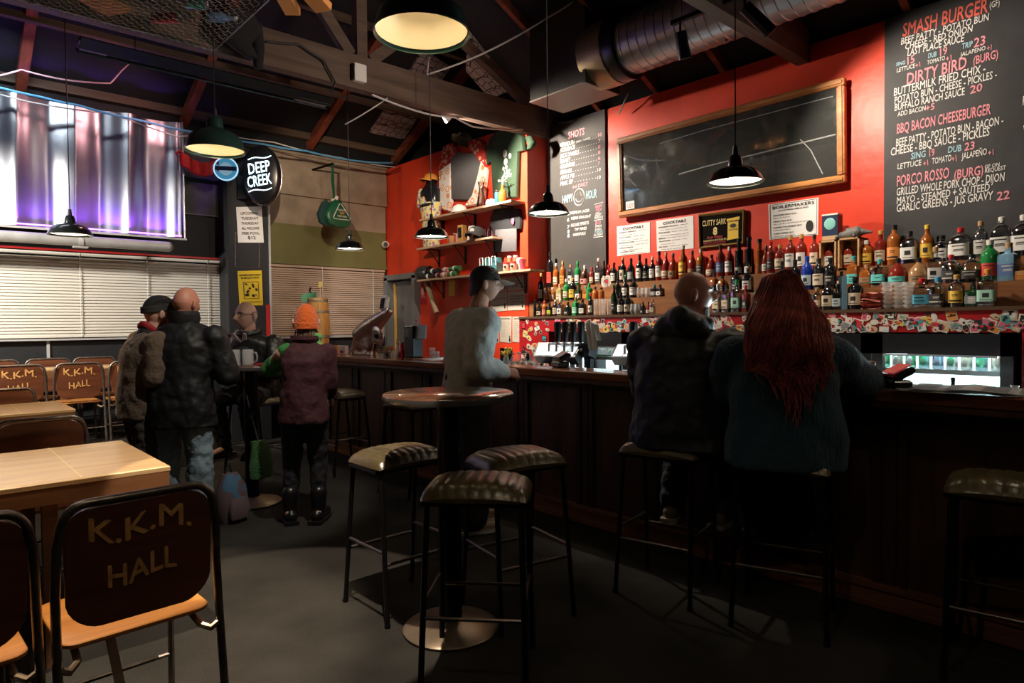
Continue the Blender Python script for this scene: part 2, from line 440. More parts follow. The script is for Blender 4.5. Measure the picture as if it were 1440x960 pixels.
# door in the alcove wall
t = thing('door_1', 'grey door in a dark frame in the red wall', 'door', (MX, 7.62, 0)); struct(t)
f = MB(); m_frame = mat('grey_door_frame', (.16, .17, .18), .5)
f.box((-.01, .34, 1.0), (.16, .07, 2.0)); f.box((-.01, -.34, 1.0), (.16, .07, 2.0)); f.box((-.01, 0, 2.0), (.16, .75, .07)); f.build('door_frame', m_frame, t)
f = MB(); f.box((.07, -.02, .98), (.04, .64, 1.94)); f.build('door_leaf', mat('grey_door', (.14, .14, .145), .45), t)
f = MB(); f.box((.03, .285, .98), (.03, .025, 1.9)); f.build('door_stop', mat('yellow_door_edge', (.75, .45, .12), .5), t)
f = MB(); f.cyl((.05, -.27, 1.0), (-.02, -.27, 1.0), .01); f.cyl((-.02, -.27, 1.0), (-.02, -.17, 1.0), .01); f.build('door_handle', m_steel, t)
# low dark platform under the far tables
b = MB(); b.box((-.35, 7.46, .14), (5.3, 1.36, .28)); struct(b.build('platform', m_floor))

# ---------------------------------------------------------------- roof things
m_ins = bpy.data.materials.new('netted_insulation'); m_ins.use_nodes = True
def _ins():
    n, l = nodes(m_ins); b = n['Principled BSDF']; b.inputs['Roughness'].default_value = .8
    tc = n.new('ShaderNodeTexCoord'); v = n.new('ShaderNodeTexVoronoi'); v.feature = 'DISTANCE_TO_EDGE'; v.inputs['Scale'].default_value = 11; v.inputs['Randomness'].default_value = .35
    l.new(tc.outputs['Object'], v.inputs['Vector'])
    r = n.new('ShaderNodeValToRGB'); r.color_ramp.elements[0].position = .03; r.color_ramp.elements[1].position = .06
    r.color_ramp.elements[0].color = (.03, .03, .03, 1); r.color_ramp.elements[1].color = (.42, .36, .38, 1)
    l.new(v.outputs['Distance'], r.inputs[0]); l.new(r.outputs[0], b.inputs['Base Color'])
_ins()
def plane_pt(px, py, P, N):
    d = _R*((px-720)/FPX)+_U*((480-py)/FPX)+_f; c = Vector((0, 0, CAM_H))
    return c+d*((Vector(P)-c).dot(N)/d.dot(N))
NH = Vector((0, -.466, -1)).normalized(); PH = (0, 8.12, 3.68)
NS = Vector((-.51, 0, -1)).normalized(); PS = (5.4, 0, 3.52)
for pts, N, P, lab in ((((520, 187), (568, 196), (634, 94), (596, 70)), NH, PH, 'pale netted insulation sheet between hip rafters beyond the tie beam'),
                       (((657, 45), (722, 126), (689, 139), (655, 100)), NS, PS, 'netted insulation sheet right of the big pendant lamp')):
    b = MB(); Q = [plane_pt(x, y, P, N) for x, y in pts]; Q2 = [q-N*.03 for q in Q]
    b.add(Q+Q2, [(0, 1, 2, 3), (7, 6, 5, 4)]+[(i, 4+i, 4+(i+1) % 4, (i+1) % 4) for i in range(4)])
    tag(b.build('insulation_sheet', m_ins), lab, 'insulation')
# wire netting shelf with cans and bottles caught in it
b = MB(); m_wire = mat('galvanised_wire', (.42, .40, .37), .45, .6)
nx, ny = 62, 34; x0, x1, ya, yb = -2.4, 1.70, 3.35, 5.12
for k in range(nx+ny):
    for sgn in (1, -1):
        P = []
        for s_ in range(61):
            u = s_/60
            y = ya+(yb-ya)*u; x = x0+(x1-x0)*(k/(nx+ny))*1.35-.75+sgn*(u-.5)*1.4+(.012 if s_ % 2 else -.012)
            if x0 <= x <= x1: P.append((x, y, 3.392+.03*math.sin(x*2.1)*math.sin(y*2.7)-(.05*math.exp(-((x-.9)/.5)**2))))
        if len(P) > 2: b.tube(P, .0022, 3, 0, False)
b.tube([(x0, yb, 3.39), (x1, yb, 3.39), (x1, ya, 3.39)], .006, 5)
net = tag(b.build('wire_netting', m_wire), 'chicken wire netting slung under the roof at the tie beam', 'netting'); net['kind'] = 'stuff'
def can(name, p0, p1, r, m, lab, cat, capm=m_steel, neck=False):
    A, B_ = Vector(p0), Vector(p1); d = B_-A; L = d.length
    t = thing(name, lab, cat, A); t.rotation_mode = 'QUATERNION'; t.rotation_quaternion = d.to_track_quat('Z', 'Y')
    q = MB()
    if neck: q.lathe([(r*.9, 0), (r, .01), (r, L*.6), (r*.4, L*.75), (r*.36, L)], 14)
    else: q.lathe([(r*.85, 0), (r, .01), (r, L-.012)], 14)
    q.build('body', m, t, True)
    q = MB(); q.lathe([(r*.4, L), (r*.42, L+.015)] if neck else [(r, L-.012), (r*.86, L), (r*.8, L-.004)], 14); q.build('cap' if neck else 'lid', capm, t, True)
can('drink_can', aZ(215, 26, 3.43), aZ(253, 25, 3.43), .036, mat('red_can', (.5, .03, .03), .3, .5), 'crushed red drink can lying on the wire netting', 'can')
can('bottle', aZ(292, 24, 3.43), aZ(330, 26, 3.43), .032, mat('blue_label', (.1, .2, .4), .3), 'small bottle with a blue and white label caught in the netting', 'bottle', m_whitep, True)
can('drink_can', aZ(262, 4, 3.43), aZ(292, 6, 3.43), .034, mat('teal_can', (.05, .4, .42), .3, .4), 'teal drink can at the back of the wire netting', 'can')
q = MB(); c = aZ(140, 2, 3.42); q.box(c, (.30, .22, .012), 0, (0, .05, .5)); tag(q.build('cardboard_sheet', mat('orange_card', (.62, .26, .07), .7)), 'torn orange cardboard sheet lying on the wire netting', 'cardboard')
q = MB(); c = aZ(405, 4, 3.50); q.box(c, (.25, .10, .05), 0, (0, 0, .9)); q.box(c+Vector((.1, -.18, .0)), (.22, .12, .05), 0, (0, .2, .5))
tag(q.build('cardboard_box', MATS['orange_card']), 'flattened orange box tucked above the tie beam', 'box')
# black jacket thrown over the netting edge
b = MB()
P = [aY(x, y, 5.02) for x, y in ((338, 40), (352, 62), (378, 48), (380, 15), (360, 8))]
b.loft([((P[1].x, 5.0, 3.36), .05, .03), ((1.80, 5.0, 3.46), .13, .06), ((1.85, 5.0, 3.56), .16, .08), ((1.83, 4.98, 3.66), .12, .07)], 16)
b.loft([((1.985, 5.02, 3.30), .033, .03), ((1.985, 5.01, 3.45), .045, .04), ((1.95, 5.0, 3.62), .06, .05)], 12)
tag(b.build('jacket', mat('black_cloth', (.006, .006, .008), .9), smooth=True), 'black jacket slung over the edge of the netting', 'jacket')
# white sensor box on the tie beam
p = aY(505, 103, 5.10)
t = thing('sensor_box', 'small white sensor box fixed to the tie beam', 'sensor', (p.x, 5.13, p.z))
b = MB(); b.box((0, -.03, 0), (.115, .06, .15), 0, bev=.006); b.build('housing', m_white, t)
b = MB(); b.box((-.062, -.025, 0), (.012, .05, .13)); b.build('side_cover', m_blackmetal, t)
# clip lamp on the tie beam
t = thing('clip_lamp', 'small clip-on spotlight on the tie beam above the patterned overshirt', 'lamp', (3.92, 5.26, 3.40))
b = MB(); b.cyl((0, .02, .05), (0, .05, .0), .012, seg=8); b.box((0, .0, .05), (.03, .06, .05)); b.build('clip', m_steel, t)
b = MB(); b.lathe([(.02, .0), (.03, .05), (.036, .09)], 14, 0, Matrix.Translation((-.03, .0, .015)) @ Matrix.Rotation(2.2, 4, 'Y'), False); b.build('lamp_head', m_white, t, True)
# cables
m_cw = mat('white_cable', (.62, .60, .60), .5); m_cb = mat('blue_cable', (.10, .34, .62), .45); m_ck = mat('black_cable', (.01, .01, .012), .5)
def cable(pts, r, m, lab, n=5):
    P = []
    for a in range(len(pts)-1):
        A, B_ = Vector(pts[a]), Vector(pts[a+1])
        for k in range(n): P.append(A.lerp(B_, k/n)-Vector((0, 0, .03*(A-B_).length*math.sin(PI*k/n)*.6)))
    P.append(Vector(pts[-1])); b = MB(); b.tube(P, r, 6)
    return tag(b.build('cable', m, smooth=True), lab, 'cable')
Yc = 7.45
cable([aY(*p, Yc) for p in ((-40, 112), (60, 137), (110, 148), (200, 170), (300, 190), (372, 203), (430, 212), (500, 226), (552, 229))], .011, m_cb, 'thick blue cable run along the far wall under the roof')
cable([aY(*p, Yc+.05) for p in ((-40, 120), (40, 143), (160, 160), (250, 192), (300, 186), (385, 200), (480, 222), (556, 235))], .007, m_cw, 'thin white cable beside the blue cable on the far wall')
cable([aY(*p, Yc-.06) for p in ((-10, 108), (30, 98), (90, 112), (155, 117), (170, 100), (210, 60))], .008, mat('pink_cable', (.5, .3, .35), .5), 'pale pinkish cable looping across the red rafter')
cable([aY(*p, 5.10) for p in ((523, 133), (600, 160), (640, 165), (665, 178), (735, 182))], .009, m_cw, 'pale cable hanging under the tie beam')
cable([Vector((3.45, 4.85, 3.72)), aX(600, 105, 3.6), aX(680, 75, 3.9), aX(770, 25, 4.2), aX(810, 0, 4.3)], .008, m_cw, 'white suspension cable crossing to the duct')
cable([aY(*p, 5.10) for p in ((375, 58), (420, 62), (455, 85), (471, 115), (465, 130))], .008, m_ck, 'black cable draped over the tie beam')
cable([aY(485, 175, 5.3), aY(545, 138, 5.12)], .006, m_cw, 'short white cable tied to the tie beam')
cable([aX(870, 160, 5.2), aX(884, 130, 5.1)], .008, mat('grey_cable', (.2, .25, .25), .5), 'grey cable dropping behind the duct')
cable([aX(775, 165, 5.25), aX(784, 173, 5.25), aX(806, 170, 5.25)], .006, MATS['grey_cable'], 'grey cable over the top of the shots board')
# fluorescent fitting under the roof
A, B_ = aY(110, 62, 6.5), aY(462, 142, 6.5)
t = thing('fluorescent_fitting', 'long dark green fluorescent fitting hung below the roof', 'light', ((A.x+B_.x)/2, 6.5, (A.z+B_.z)/2))
L = B_.x-A.x; m_fg = mat('dark_green_metal', (.02, .04, .045), .4, .3)
b = MB(); b.box((0, 0, .02), (L, .10, .05), bev=.01); b.box((0, .10, -.03), (L, .12, .012), 0, (.5, 0, 0)); b.box((0, -.10, -.03), (L, .12, .012), 0, (-.5, 0, 0)); b.build('reflector', m_fg, t)
b = MB(); b.cyl((-L/2+.05, 0, -.03), (L/2-.4, 0, -.03), .016); b.build('tube', mat('unlit_tube', (.16, .2, .21), .3), t, True)
b = MB(); b.box((-L/2+.11, -.02, -.035), (.20, .12, .02)); b.box((L/2-.2, -.02, -.035), (.34, .12, .03)); b.build('end_plate', mat('grey_plate', (.25, .27, .29), .4), t)
for s in (-.7, .7):
    b = MB(); b.cyl((s, 0, .04), (s, 0, .6), .004, seg=5); b.build('hanger', m_blackmetal, t)
# ventilation duct and its box
Xd = 4.5
E0 = Vector((Xd, 3.46, 3.665)); PL = .67
t = thing('ventilation_duct', 'silver spiral ventilation duct above the red wall', 'duct', (Xd, E0.y, E0.z))
rD = .235
b = MB(); n = 36; prof = []
Ld = E0.y+1.6
M0 = Matrix.Rotation(PI/2, 4, 'X')
for k in range(60):
    z = Ld*k/60
    prof += [(rD, z), (rD, z+Ld/60-.012), (rD+.006, z+Ld/60-.008), (rD+.006, z+Ld/60-.004)]
b.lathe(prof, n, 0, M0); b.build('spiral_pipe', mat('spiral_steel', (.48, .46, .47), .34, .95, bump=.05, bscale=8), t, True)
b = MB(); b.lathe([(rD+.03, -.10), (rD+.035, -.09), (rD+.035, .02), (rD+.01, .03)], n, 0, M0); b.build('collar', m_blackmetal, t, True)
b = MB(); b.lathe([(rD+.03, -.36), (rD+.04, -.34), (rD+.04, -.1), (rD+.015, -.09)], n, 0, M0); b.build('spigot', mat('tarnished_zinc', (.36, .27, .15), .45, .8, var=.2), t, True)
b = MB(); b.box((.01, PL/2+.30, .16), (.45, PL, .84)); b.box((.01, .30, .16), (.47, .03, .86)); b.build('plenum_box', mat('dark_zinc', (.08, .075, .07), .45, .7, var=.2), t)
b = MB(); b.box((.01, PL/2+.30, -.265), (.46, PL+.01, .012)); b.build('plenum_base', mat('lit_zinc', (.30, .27, .24), .5, .5), t)  # base paler than the box: light on the underside put into the colour
for yy in (-.9, -2.3):
    b = MB(); b.tube([(0, yy, rD+.9), (rD+.01, yy, 0.1), (0, yy, -rD-.008), (-rD-.01, yy, .1), (0, yy, rD+.9)], .008, 4); b.build('strap', m_blackmetal, t)
# track light in front of the duct
p = aX(1000, 32, 4.0)
t = thing('track_light', 'black two-headed track light in front of the duct', 'light', p)
b = MB(); b.box((0, -.0, .1), (.03, .62, .03)); b.cyl((0, .02, .1), (0, .02, .3), .05, seg=12); b.build('track', m_blackmetal, t)
for yy, dz in ((.24, 0), (-.24, .02)):
    b = MB(); b.cyl((.0, yy, .09), (0, yy, .0), .008, seg=6); b.cyl((0, yy, .02), (.06 if yy > 0 else .12, yy-(.0 if yy > 0 else .12), -.15), .042, .045, 14); b.build('spot_head', m_blackmetal, t, True)
# ================================================================ hanging lamps
m_shade = mat('black_enamel', (.012, .016, .016), .22, coat=.6)
m_shadeg = mat('dark_green_enamel', (.012, .040, .034), .3, coat=.4)
m_inner = mat('white_lamp_inside', (.85, .82, .76), .4)
m_cream = mat('cream_lamp_inside', (.80, .68, .46), .45)
m_bulb = mat('lit_bulb', (1, .9, .75), .5, emit=(1, .83, .62), estr=BULB)
m_bulbd = mat('dim_bulb', (1, .85, .65), .5, emit=(1, .80, .52), estr=130)
def lamp(loc, dia, big, lab, top, group, cordr=.004, bulb=None):
    """loc = centre of the rim"""
    t = thing('pendant_lamp', lab, 'lamp', loc, 0, group); R = dia/2
    if big: prof = [(R*1.02, -.006), (R*1.03, .0), (R, .012), (R*.97, R*.20), (R*.90, R*.42), (R*.72, R*.60), (R*.45, R*.72), (R*.30, R*.80), (R*.27, R*1.05), (R*.20, R*1.2), (.02, R*1.25)]
    else: prof = [(R*1.02, -.005), (R*1.03, .0), (R*.99, .012), (R*.93, R*.20), (R*.80, R*.38), (R*.58, R*.50), (R*.36, R*.56), (R*.27, R*.60), (R*.24, R*.85), (R*.18, R*.98), (.015, R*1.02)]
    b = MB(); b.lathe(prof, 32, 0, None, False); b.build('shade', m_shadeg if big else m_shade, t, True)
    b = MB(); b.lathe([(r-.004, z) for r, z in prof[2:6]]+[(R*.30 if big else R*.34, prof[6][1]-.006)], 32, 0, None, False)
    b.build('shade_lining', m_cream if big else m_inner, t, True)
    b = MB(); zz = prof[-1][1]; b.cyl((0, 0, zz), (0, 0, zz+.05), .017, .012, 10); b.cyl((0, 0, zz+.05), (0, 0, top-loc[2]), cordr, seg=5); b.build('cord', m_ck, t)
    z0 = R*.80 if big else R*.30
    b = MB(); b.sphere((0, 0, z0), .026 if big else .034, 14, 10); b.build('bulb', bulb or (m_bulbd if big else m_bulb), t, True)
    b = MB(); b.cyl((0, 0, z0+.02), (0, 0, min(z0+.07, R*.95)), .018, .018, 10, 0); b.build('socket', m_blackmetal, t, True)
    return t
G = 'pendant lamps hung over the bar'
for (x, y, lab) in ((3.45, 1.909, 'black pendant lamp in front of the framed mirror'), (3.45, 3.387, 'black pendant lamp beside the shots board'),
                    (3.45, 4.85, 'black pendant lamp in front of the merchandise shelves'), (3.45, 6.341, 'black pendant lamp in front of the olive wall panel')):
    p = aX(*{1.909: (1034, 256), 3.387: (771, 300), 4.85: (607, 333), 6.341: (492, 350)}[y], 3.45)
    lamp((3.45, p.y, p.z), .30, False, lab, zs(3.45), G)
for x_, y_, n_, e_ in ((.62, .75, 'nearest the lettered chairs', 420), (2.15, -.05, 'nearest the end of the bar', 200)):  # unseen pendant lamps, added to light the chairs and the bar front
    lamp((x_, y_, 2.6), .405, True, 'added unseen dark green pendant lamp with cream lining '+n_, zs(x_), 'unseen green pendant lamps added for light', bulb=mat('added_bulb_%d' % e_, (1, .85, .65), .5, emit=(1, .80, .55), estr=e_))
lamp((3.45, .43, 2.14), .30, False, 'unseen black pendant lamp added over the near end of the bar', zs(3.45), G)  # out of view, carries on the bar row; added for more light
p = aY(99, 330, 6.75); lamp(p, .33, False, 'black pendant lamp in front of the corrugated metal panel', zs(p.x)-.4, None)
p = aY(593, 47, 2.39); lamp(p, .405, True, 'large dark green pendant lamp with cream lining nearest the tie beam', zs(p.x), None)
p = aY(303, 212, 4.67); lamp(p, .375, True, 'dark green pendant lamp with cream lining beside the lit oval sign', zs(p.x)-.3, None)

# ================================================================ far wall things
# corrugated panel with violet light strip
b = MB(); xa, xb = -1.2, 2.20; z0, z1 = 2.315, 3.545; N = 420; front = []; back = []
m_corr = mat('crumpled_galvanised_sheet', (.34, .35, .38), .33, 1.0, bump=.12, bscale=4)
def corr(x):
    u = (x-xb)/.465; a = u*2*PI
    return 7.72+.085*abs(math.sin(a*.5+.3))**1.2-.05+.006*math.sin(2.3*a)
rows = 9
R = []
for r in range(rows):
    z = z0+(z1-z0)*r/(rows-1)
    R.append([Vector((xa+(xb-xa)*k/N-(.03*(1-r/(rows-1)))*(k/N), corr(xa+(xb-xa)*k/N)+.006*math.sin(z*7+k*.05), z)) for k in range(N+1)])
b.rings(R, 0, False, None, False)
R2 = [[p+Vector((0, .006, 0)) for p in r] for r in R]; b.rings(R2, 0, False, None, False)
b.add(R[0]+R2[0], [(k, k+1, N+2+k, N+1+k) for k in range(N)])
t = thing('corrugated_panel', 'large crumpled corrugated metal panel lit violet above the left blind', 'panel', (.5, 7.75, 2.3))
b.build('sheet', m_corr, t, 60, True)
b = MB(); b.box((.5, 7.70, 2.30), (3.4, .20, .02), 0, (.12, 0, 0)); b.build('bottom_tray', mat('dirty_white_metal', (.5, .48, .46), .5, .2, var=.3), t, False, True)
b = MB(); b.box((2.19, 7.71, 2.92), (.012, .15, 1.26)); b.build('end_edge', m_steel, t, False, True)
b = MB(); b.box((.5, 7.615, 2.322), (3.3, .018, .012)); b.build('light_strip', mat('violet_light_strip', (.4, .2, 1), .5, emit=(.30, .07, 1.0), estr=9), t, False, True)
for x in (-.6, 1.9):
    b = MB(); b.box((x, 7.9, 3.5), (.03, .34, .03)); b.build('bracket', m_blackmetal, t, False, True)
area('violet_strip_light', (.6, 7.54, 2.345), (.6, 7.76, 2.60), 70, (.26, .06, 1), 3.1, .02, 80)
area('cool_panel_fill', (.5, 7.1, 3.7), (.5, 7.8, 3.0), 9, (.82, .92, 1), .9, .05)  # added cool light on the corrugated panel, no tube hangs there
area('pink_panel_fill', (1.9, 7.1, 3.6), (1.0, 7.8, 3.0), 4, (1, .45, .45), .3, .05)  # added pink light on the same panel, likewise without a tube
# radiant tube heater
t = thing('tube_heater', 'long grey tube heater below the corrugated panel', 'heater', (.5, 7.56, 2.19))
b = MB(); b.cyl((-2.4, 0, 0), (1.50, 0, .0), .052, seg=18); b.sphere((1.50, 0, 0), (.05, .052, .052), 18, 10); b.build('tube', mat('pale_grey_metal', (.42, .41, .39), .45, .3, var=.15), t, True)
for x in (.72, -.9):
    b = MB(); b.cyl((x-.02, 0, 0), (x+.02, 0, 0), .058, seg=18); b.box((x, 0, -.06), (.13, .05, .02), bev=.006); b.box((x, .02, .08), (.02, .02, .1)); b.build('bracket', MATS['dirty_white_metal'], t)
# venetian blinds
def blind(name, lab, xa, xb, z0, z1, pitch, m, cords, tilt):
    t = thing(name, lab, 'blind', ((xa+xb)/2, FY-.03, z0)); w2 = (xb-xa)/2; H = z1-z0
    b = MB(); b.box((0, 0, H-.015), (2*w2, .045, .03)); b.build('headrail', m, t)
    b = MB(); k = 0; z = .03
    while z < H-.035:
        c, s_ = math.cos(tilt), math.sin(tilt); hw = pitch*.56
        b.add([(-w2, -hw*s_*1.0-.004, z-hw*c), (w2, -hw*s_-.004, z-hw*c), (w2, -.006, z), (-w2, -.006, z), (w2, hw*s_, z+hw*c), (-w2, hw*s_, z+hw*c)], [(0, 1, 2, 3), (3, 2, 4, 5)])
        z += pitch
    b.build('slats', m, t, 60)
    b = MB(); b.box((0, 0, .012), (2*w2, .03, .02)); b.build('bottom_rail', m, t)
    for x in cords:
        q = MB(); q.cyl((x-(xa+xb)/2, -.028, .01), (x-(xa+xb)/2, -.028, H), .004, seg=5); q.build('ladder_cord', m_white, t)
blind('venetian_blind', 'wide cream venetian blind behind the folding chairs', -2.65, 2.70, 1.25, 2.118, .031, mat('cream_slat', (.72, .68, .60), .4), [aY(x, 420, 8.03).x for x in (113, 207, 292)], .42)
blind('venetian_blind', 'brownish venetian blind behind the wooden barrel', 3.24, 4.90, 1.225, 2.118, .027, mat('tan_slat', (.50, .38, .30), .38), [aY(x, 420, 8.03).x for x in (453, 524, 379)], .46)
# signs and sheets on the column
t = thing('oval_sign', 'glowing black oval sign reading DEEP CREEK on the column', 'sign', (2.775, 7.15, 2.95), 0)
p0 = aY(369, 247, 7.45); t.location = p0; t.rotation_euler = (0, 0, -.75)
b = MB(); M = Matrix.Rotation(-PI/2, 4, 'X') @ Matrix.Identity(4)
def oval(rx, rz, y0, y1, e=.03):
    R = []
    for y, k in ((y0, .90), (y0+e*.4, .97), (y0+e, 1), (y1-e, 1), (y1-e*.4, .97), (y1, .90)):
        R.append([(rx*k*math.cos(2*PI*i/40), y, rz*k*math.sin(2*PI*i/40)) for i in range(40)])
    return R
b.rings(oval(.212, .336, -.07, .07)); b.build('housing', mat('gloss_black_plastic', (.010, .011, .014), .25), t, True)
m_neon = mat('cool_white_light', (.8, .95, 1), .5, emit=(.62, .90, 1), estr=3.2)
b = MB()
fx = Matrix(((1, 0, 0, 0), (0, 0, -1, -.0715), (0, 1, 0, 0), (0, 0, 0, 1)))
for s_, y, w_, h_ in (('DEEP', .02, .25, .125), ('CREEK', -.125, .27, .125)):
    put_text(b, s_, fx @ Matrix.Translation((0, y, 0)) @ Matrix.Rotation(.16, 4, 'Z'), w_, h_, 0, -.004, .1, 'C')
for z0 in (.185, -.175): b.tube([(-.13+.026*k, -.0725, z0+.16*(-.13+.026*k)+.012*math.sin(k*.63)) for k in range(11)], .005, 5)
b.build('lettering', m_neon, t)
b = MB(); b.rings([[(q[0]*1.015, q[1], q[2]*1.01) for q in r] for r in oval(.212, .336, .02, .034, .004)]); b.build('rim', m_steel, t, True)
b = MB(); b.box((-.25, .05, .0), (.10, .04, .5)); b.box((-.10, .16, .12), (.05, .26, .04)); b.box((-.10, .16, -.12), (.05, .26, .04)); b.build('wall_bracket', m_blackmetal, t)
p = aY(318, 238, 7.45); t = thing('round_sign', 'small round blue sign with a dark band above the column', 'sign', p, -.5)
b = MB(); b.rings([[(r*math.cos(2*PI*i/28), y, r*math.sin(2*PI*i/28)) for i in range(28)] for r, y in ((.115, -.02), (.125, -.01), (.125, .02), (.11, .03))]); b.build('disc', mat('blue_sign_face', (.04, .16, .30), .3, emit=(.10, .45, .75), estr=.35), t, True)
b = MB(); b.tube([(.122*math.cos(2*PI*i/28), -.022, .122*math.sin(2*PI*i/28)) for i in range(29)], .007, 6, 0, False); b.build('rim', mat('pale_blue_light', (.5, .8, 1), .5, emit=(.5, .8, 1), estr=.8), t, True)
b = MB(); b.box((0, .33, .06), (.03, .64, .03)); b.build('wall_bracket', m_blackmetal, t)
b = MB(); b.box((0, -.024, .005), (.22, .006, .045)); b.build('band', mat('navy', (.02, .03, .10), .4), t)
b = MB(); b.rings([[(r*math.cos(2*PI*i/28), y, r*math.sin(2*PI*i/28)) for i in range(28)] for r, y in ((.07, -.0205), (.07, -.0235))]); b.build('emblem', mat('pale_blue_face', (.35, .6, .75), .4, emit=(.35, .6, .8), estr=.3), t)
p = aY(283, 228, 7.5); t = thing('cloth_banner', 'folded red banner hung beside the round blue sign', 'banner', p)
b = MB(); b.rings([[(-.21+.42*k/20, .02*math.sin(k*1.3)+dy, z-.10*math.sin(PI*k/20)) for k in range(21)] for z, dy in ((.10, 0), (.05, -.02), (0, -.01), (-.04, -.02), (-.05, .02), (.1, .03))], 0, False, None, False); b.box((-.2, .25, .09), (.02, .5, .02)); b.box((.2, .25, .09), (.02, .5, .02)); b.build('cloth', mat('red_cloth', (.45, .02, .02), .8), t, True)
def sheet(name, lab, cat, corners, axis, v, m, th=.002):
    """thin sheet whose four photo corners lie on a wall plane; returns the thing and its frame"""
    P = [at(x, y, axis, v) for x, y in corners]
    c = sum(P, Vector())/4
    t = thing(name, lab, cat, c)
    n = Vector((-1, 0, 0)) if axis == 0 else Vector((0, -1, 0))
    Q = [p-c for p in P]; Q2 = [p-n*th for p in Q]
    b = MB(); b.add(Q+Q2, [(0, 1, 2, 3), (7, 6, 5, 4)]+[(i, 4+i, 4+(i+1) % 4, (i+1) % 4) for i in range(4)])
    b.build('sheet' if cat != 'board' else 'board_panel', m, t)
    return t, P
def wtext(mb, s, P, u, v, w_, h_, mi=0, bold=0.0, shear=0.0, align='L'):
    """lettering on a sheet with corners P (top left, top right, bottom right, bottom left); u, v, w, h in fractions of it"""
    tl, tr, br, bl = P
    X_ = (tr-tl); Wd = X_.length; X_.normalize(); Y_ = (tl-bl); Hd = Y_.length
    o = tl.lerp(tr, u)+(bl-tl)*v
    n = X_.cross(Y_.normalized()).normalized(); Yn = n.cross(X_)
    # follow the lower edge further down the sheet
    X2 = ((br-bl).normalized()*v+X_*(1-v)).normalized(); Yn = n.cross(X2)
    o = o+n*.0025
    M = Matrix(((X2.x, Yn.x, n.x, o.x), (X2.y, Yn.y, n.y, o.y), (X2.z, Yn.z, n.z, o.z), (0, 0, 0, 1)))
    put_text(mb, s, M, w_*Wd, h_*Hd, mi, bold, shear, align)
m_paper = mat('white_paper', (.80, .79, .78), .7); m_ink = mat('black_ink', (.012, .012, .012), .7)
m_kraft = mat('aged_paper', (.52, .47, .40), .7)
CY = 7.712
t, P = sheet('notice_sheet', 'white handwritten notice sheet at the top of the column', 'notice', ((332, 291), (368, 290), (371, 341), (335, 341)), 1, CY, m_paper)
b = MB()
for i, s_ in enumerate(('UPCOMING', 'TUESDAY', 'THURSDAY', 'ALL WELCOME', 'FREE POOL')): wtext(b, s_, P, .16, .22+.14*i, .68, .075, 0, .01)
wtext(b, '$12', P, .38, .92, .3, .09, 0, .01); b.build('lettering', m_ink, t, False, True)
t, P = sheet('poster', 'dark framed poster below the white notice on the column', 'poster', ((331, 326), (365, 342), (364, 376), (331, 375)), 1, CY+.012, mat('dark_poster', (.03, .02, .02), .3))
b = MB()
for k in range(4): b.tube([P[k], P[(k+1) % 4]], .006, 4)
b.build('edging', mat('brown_edging', (.16, .07, .05), .5), t, False, True)
t, P = sheet('poster', 'yellow event poster with small figures on the column', 'poster', ((334, 381), (368, 380), (370, 429), (337, 430)), 1, CY, mat('yellow_paper', (.72, .50, .02), .6))
b = MB(); wtext(b, 'HOWZAT DARTS NIGHT', P, .06, .15, .88, .055, 0, .012); wtext(b, 'IN BAR JULY NOW', P, .12, .23, .74, .055, 0, .012)
wtext(b, 'FOOD & DRINK SPECIALS', P, .08, .92, .84, .045, 0, .0)
tl, tr, br, bl = P
def pp(u, v): return tl.lerp(tr, u).lerp(bl.lerp(br, u), v)+Vector((0, -.003, 0))
fr = [pp(.2, .32), pp(.82, .32), pp(.82, .8), pp(.2, .8)]
for k in range(4): b.tube([fr[k], fr[(k+1) % 4]], .0022, 4)
rr = random.Random(3)
for k in range(14):
    c = pp(.28+.46*rr.random(), .38+.36*rr.random()); b.sphere(c, (.008+.012*rr.random(), .001, .006+.012*rr.random()), 8, 5, 0, (0, rr.random()*3, 0))
b.build('printing', m_ink, t, False, True)
t, P = sheet('poster', 'small dark poster edge beside the column under the red strip', 'poster', ((317, 385), (328, 384), (330, 470), (319, 470)), 1, 7.73, mat('grey_poster', (.06, .06, .065), .5))
# green bag hanging on the far wall
p = aY(470, 301, 7.55); t = thing('sports_bag', 'green sports bag with white piping hanging by its strap', 'bag', p, .1)
m_gb = mat('green_vinyl', (.012, .10, .045), .4, bump=.1, bscale=20); m_gd = mat('blue_green_vinyl', (.012, .06, .06), .4)
out = [(-.13, -.135), (-.17, -.02), (-.07, .13), (-.015, .17), (.03, .17), (.10, .10), (.20, -.04), (.195, -.12), (.14, -.165), (-.02, -.175)]
def fill_bag(k, y): return [(x*k, y, z*k) for x, z in out]
b = MB(); b.rings([fill_bag(.72, -.10), fill_bag(.95, -.085), fill_bag(1, -.03), fill_bag(1, .03), fill_bag(.8, .09)]); b.build('bag_body', m_gb, t, 60)
b = MB(); b.rings([[(x*.62+(-.13), y-.01, z*.9+.0) for x, y, z in fill_bag(1, yy)] for yy in (-.02, .03)]); b.build('end_panel', m_gd, t, 60)
b = MB(); tri = [(-.085, -.06), (.01, .125), (.04, .125), (.185, -.055), (.17, -.075), (-.07, -.08)]
b.tube([(x*.92, -.105+.02*abs(x), z*.92) for x, z in tri+tri[:1]], .005, 5); b.build('piping', m_white, t)
b = MB(); wb = Matrix(((1, 0, 0, .04), (0, 0, -1, -.112), (0, 1, 0, .0), (0, 0, 0, 1)))
put_text(b, 'AUCKLAND', wb @ Matrix.Translation((0, .03, 0)), .12, .022, 0, .02, 0, 'C'); put_text(b, 'RUGBY UNION', wb @ Matrix.Translation((0, -.045, 0)), .13, .020, 0, .02, 0, 'C'); b.build('lettering', m_white, t)
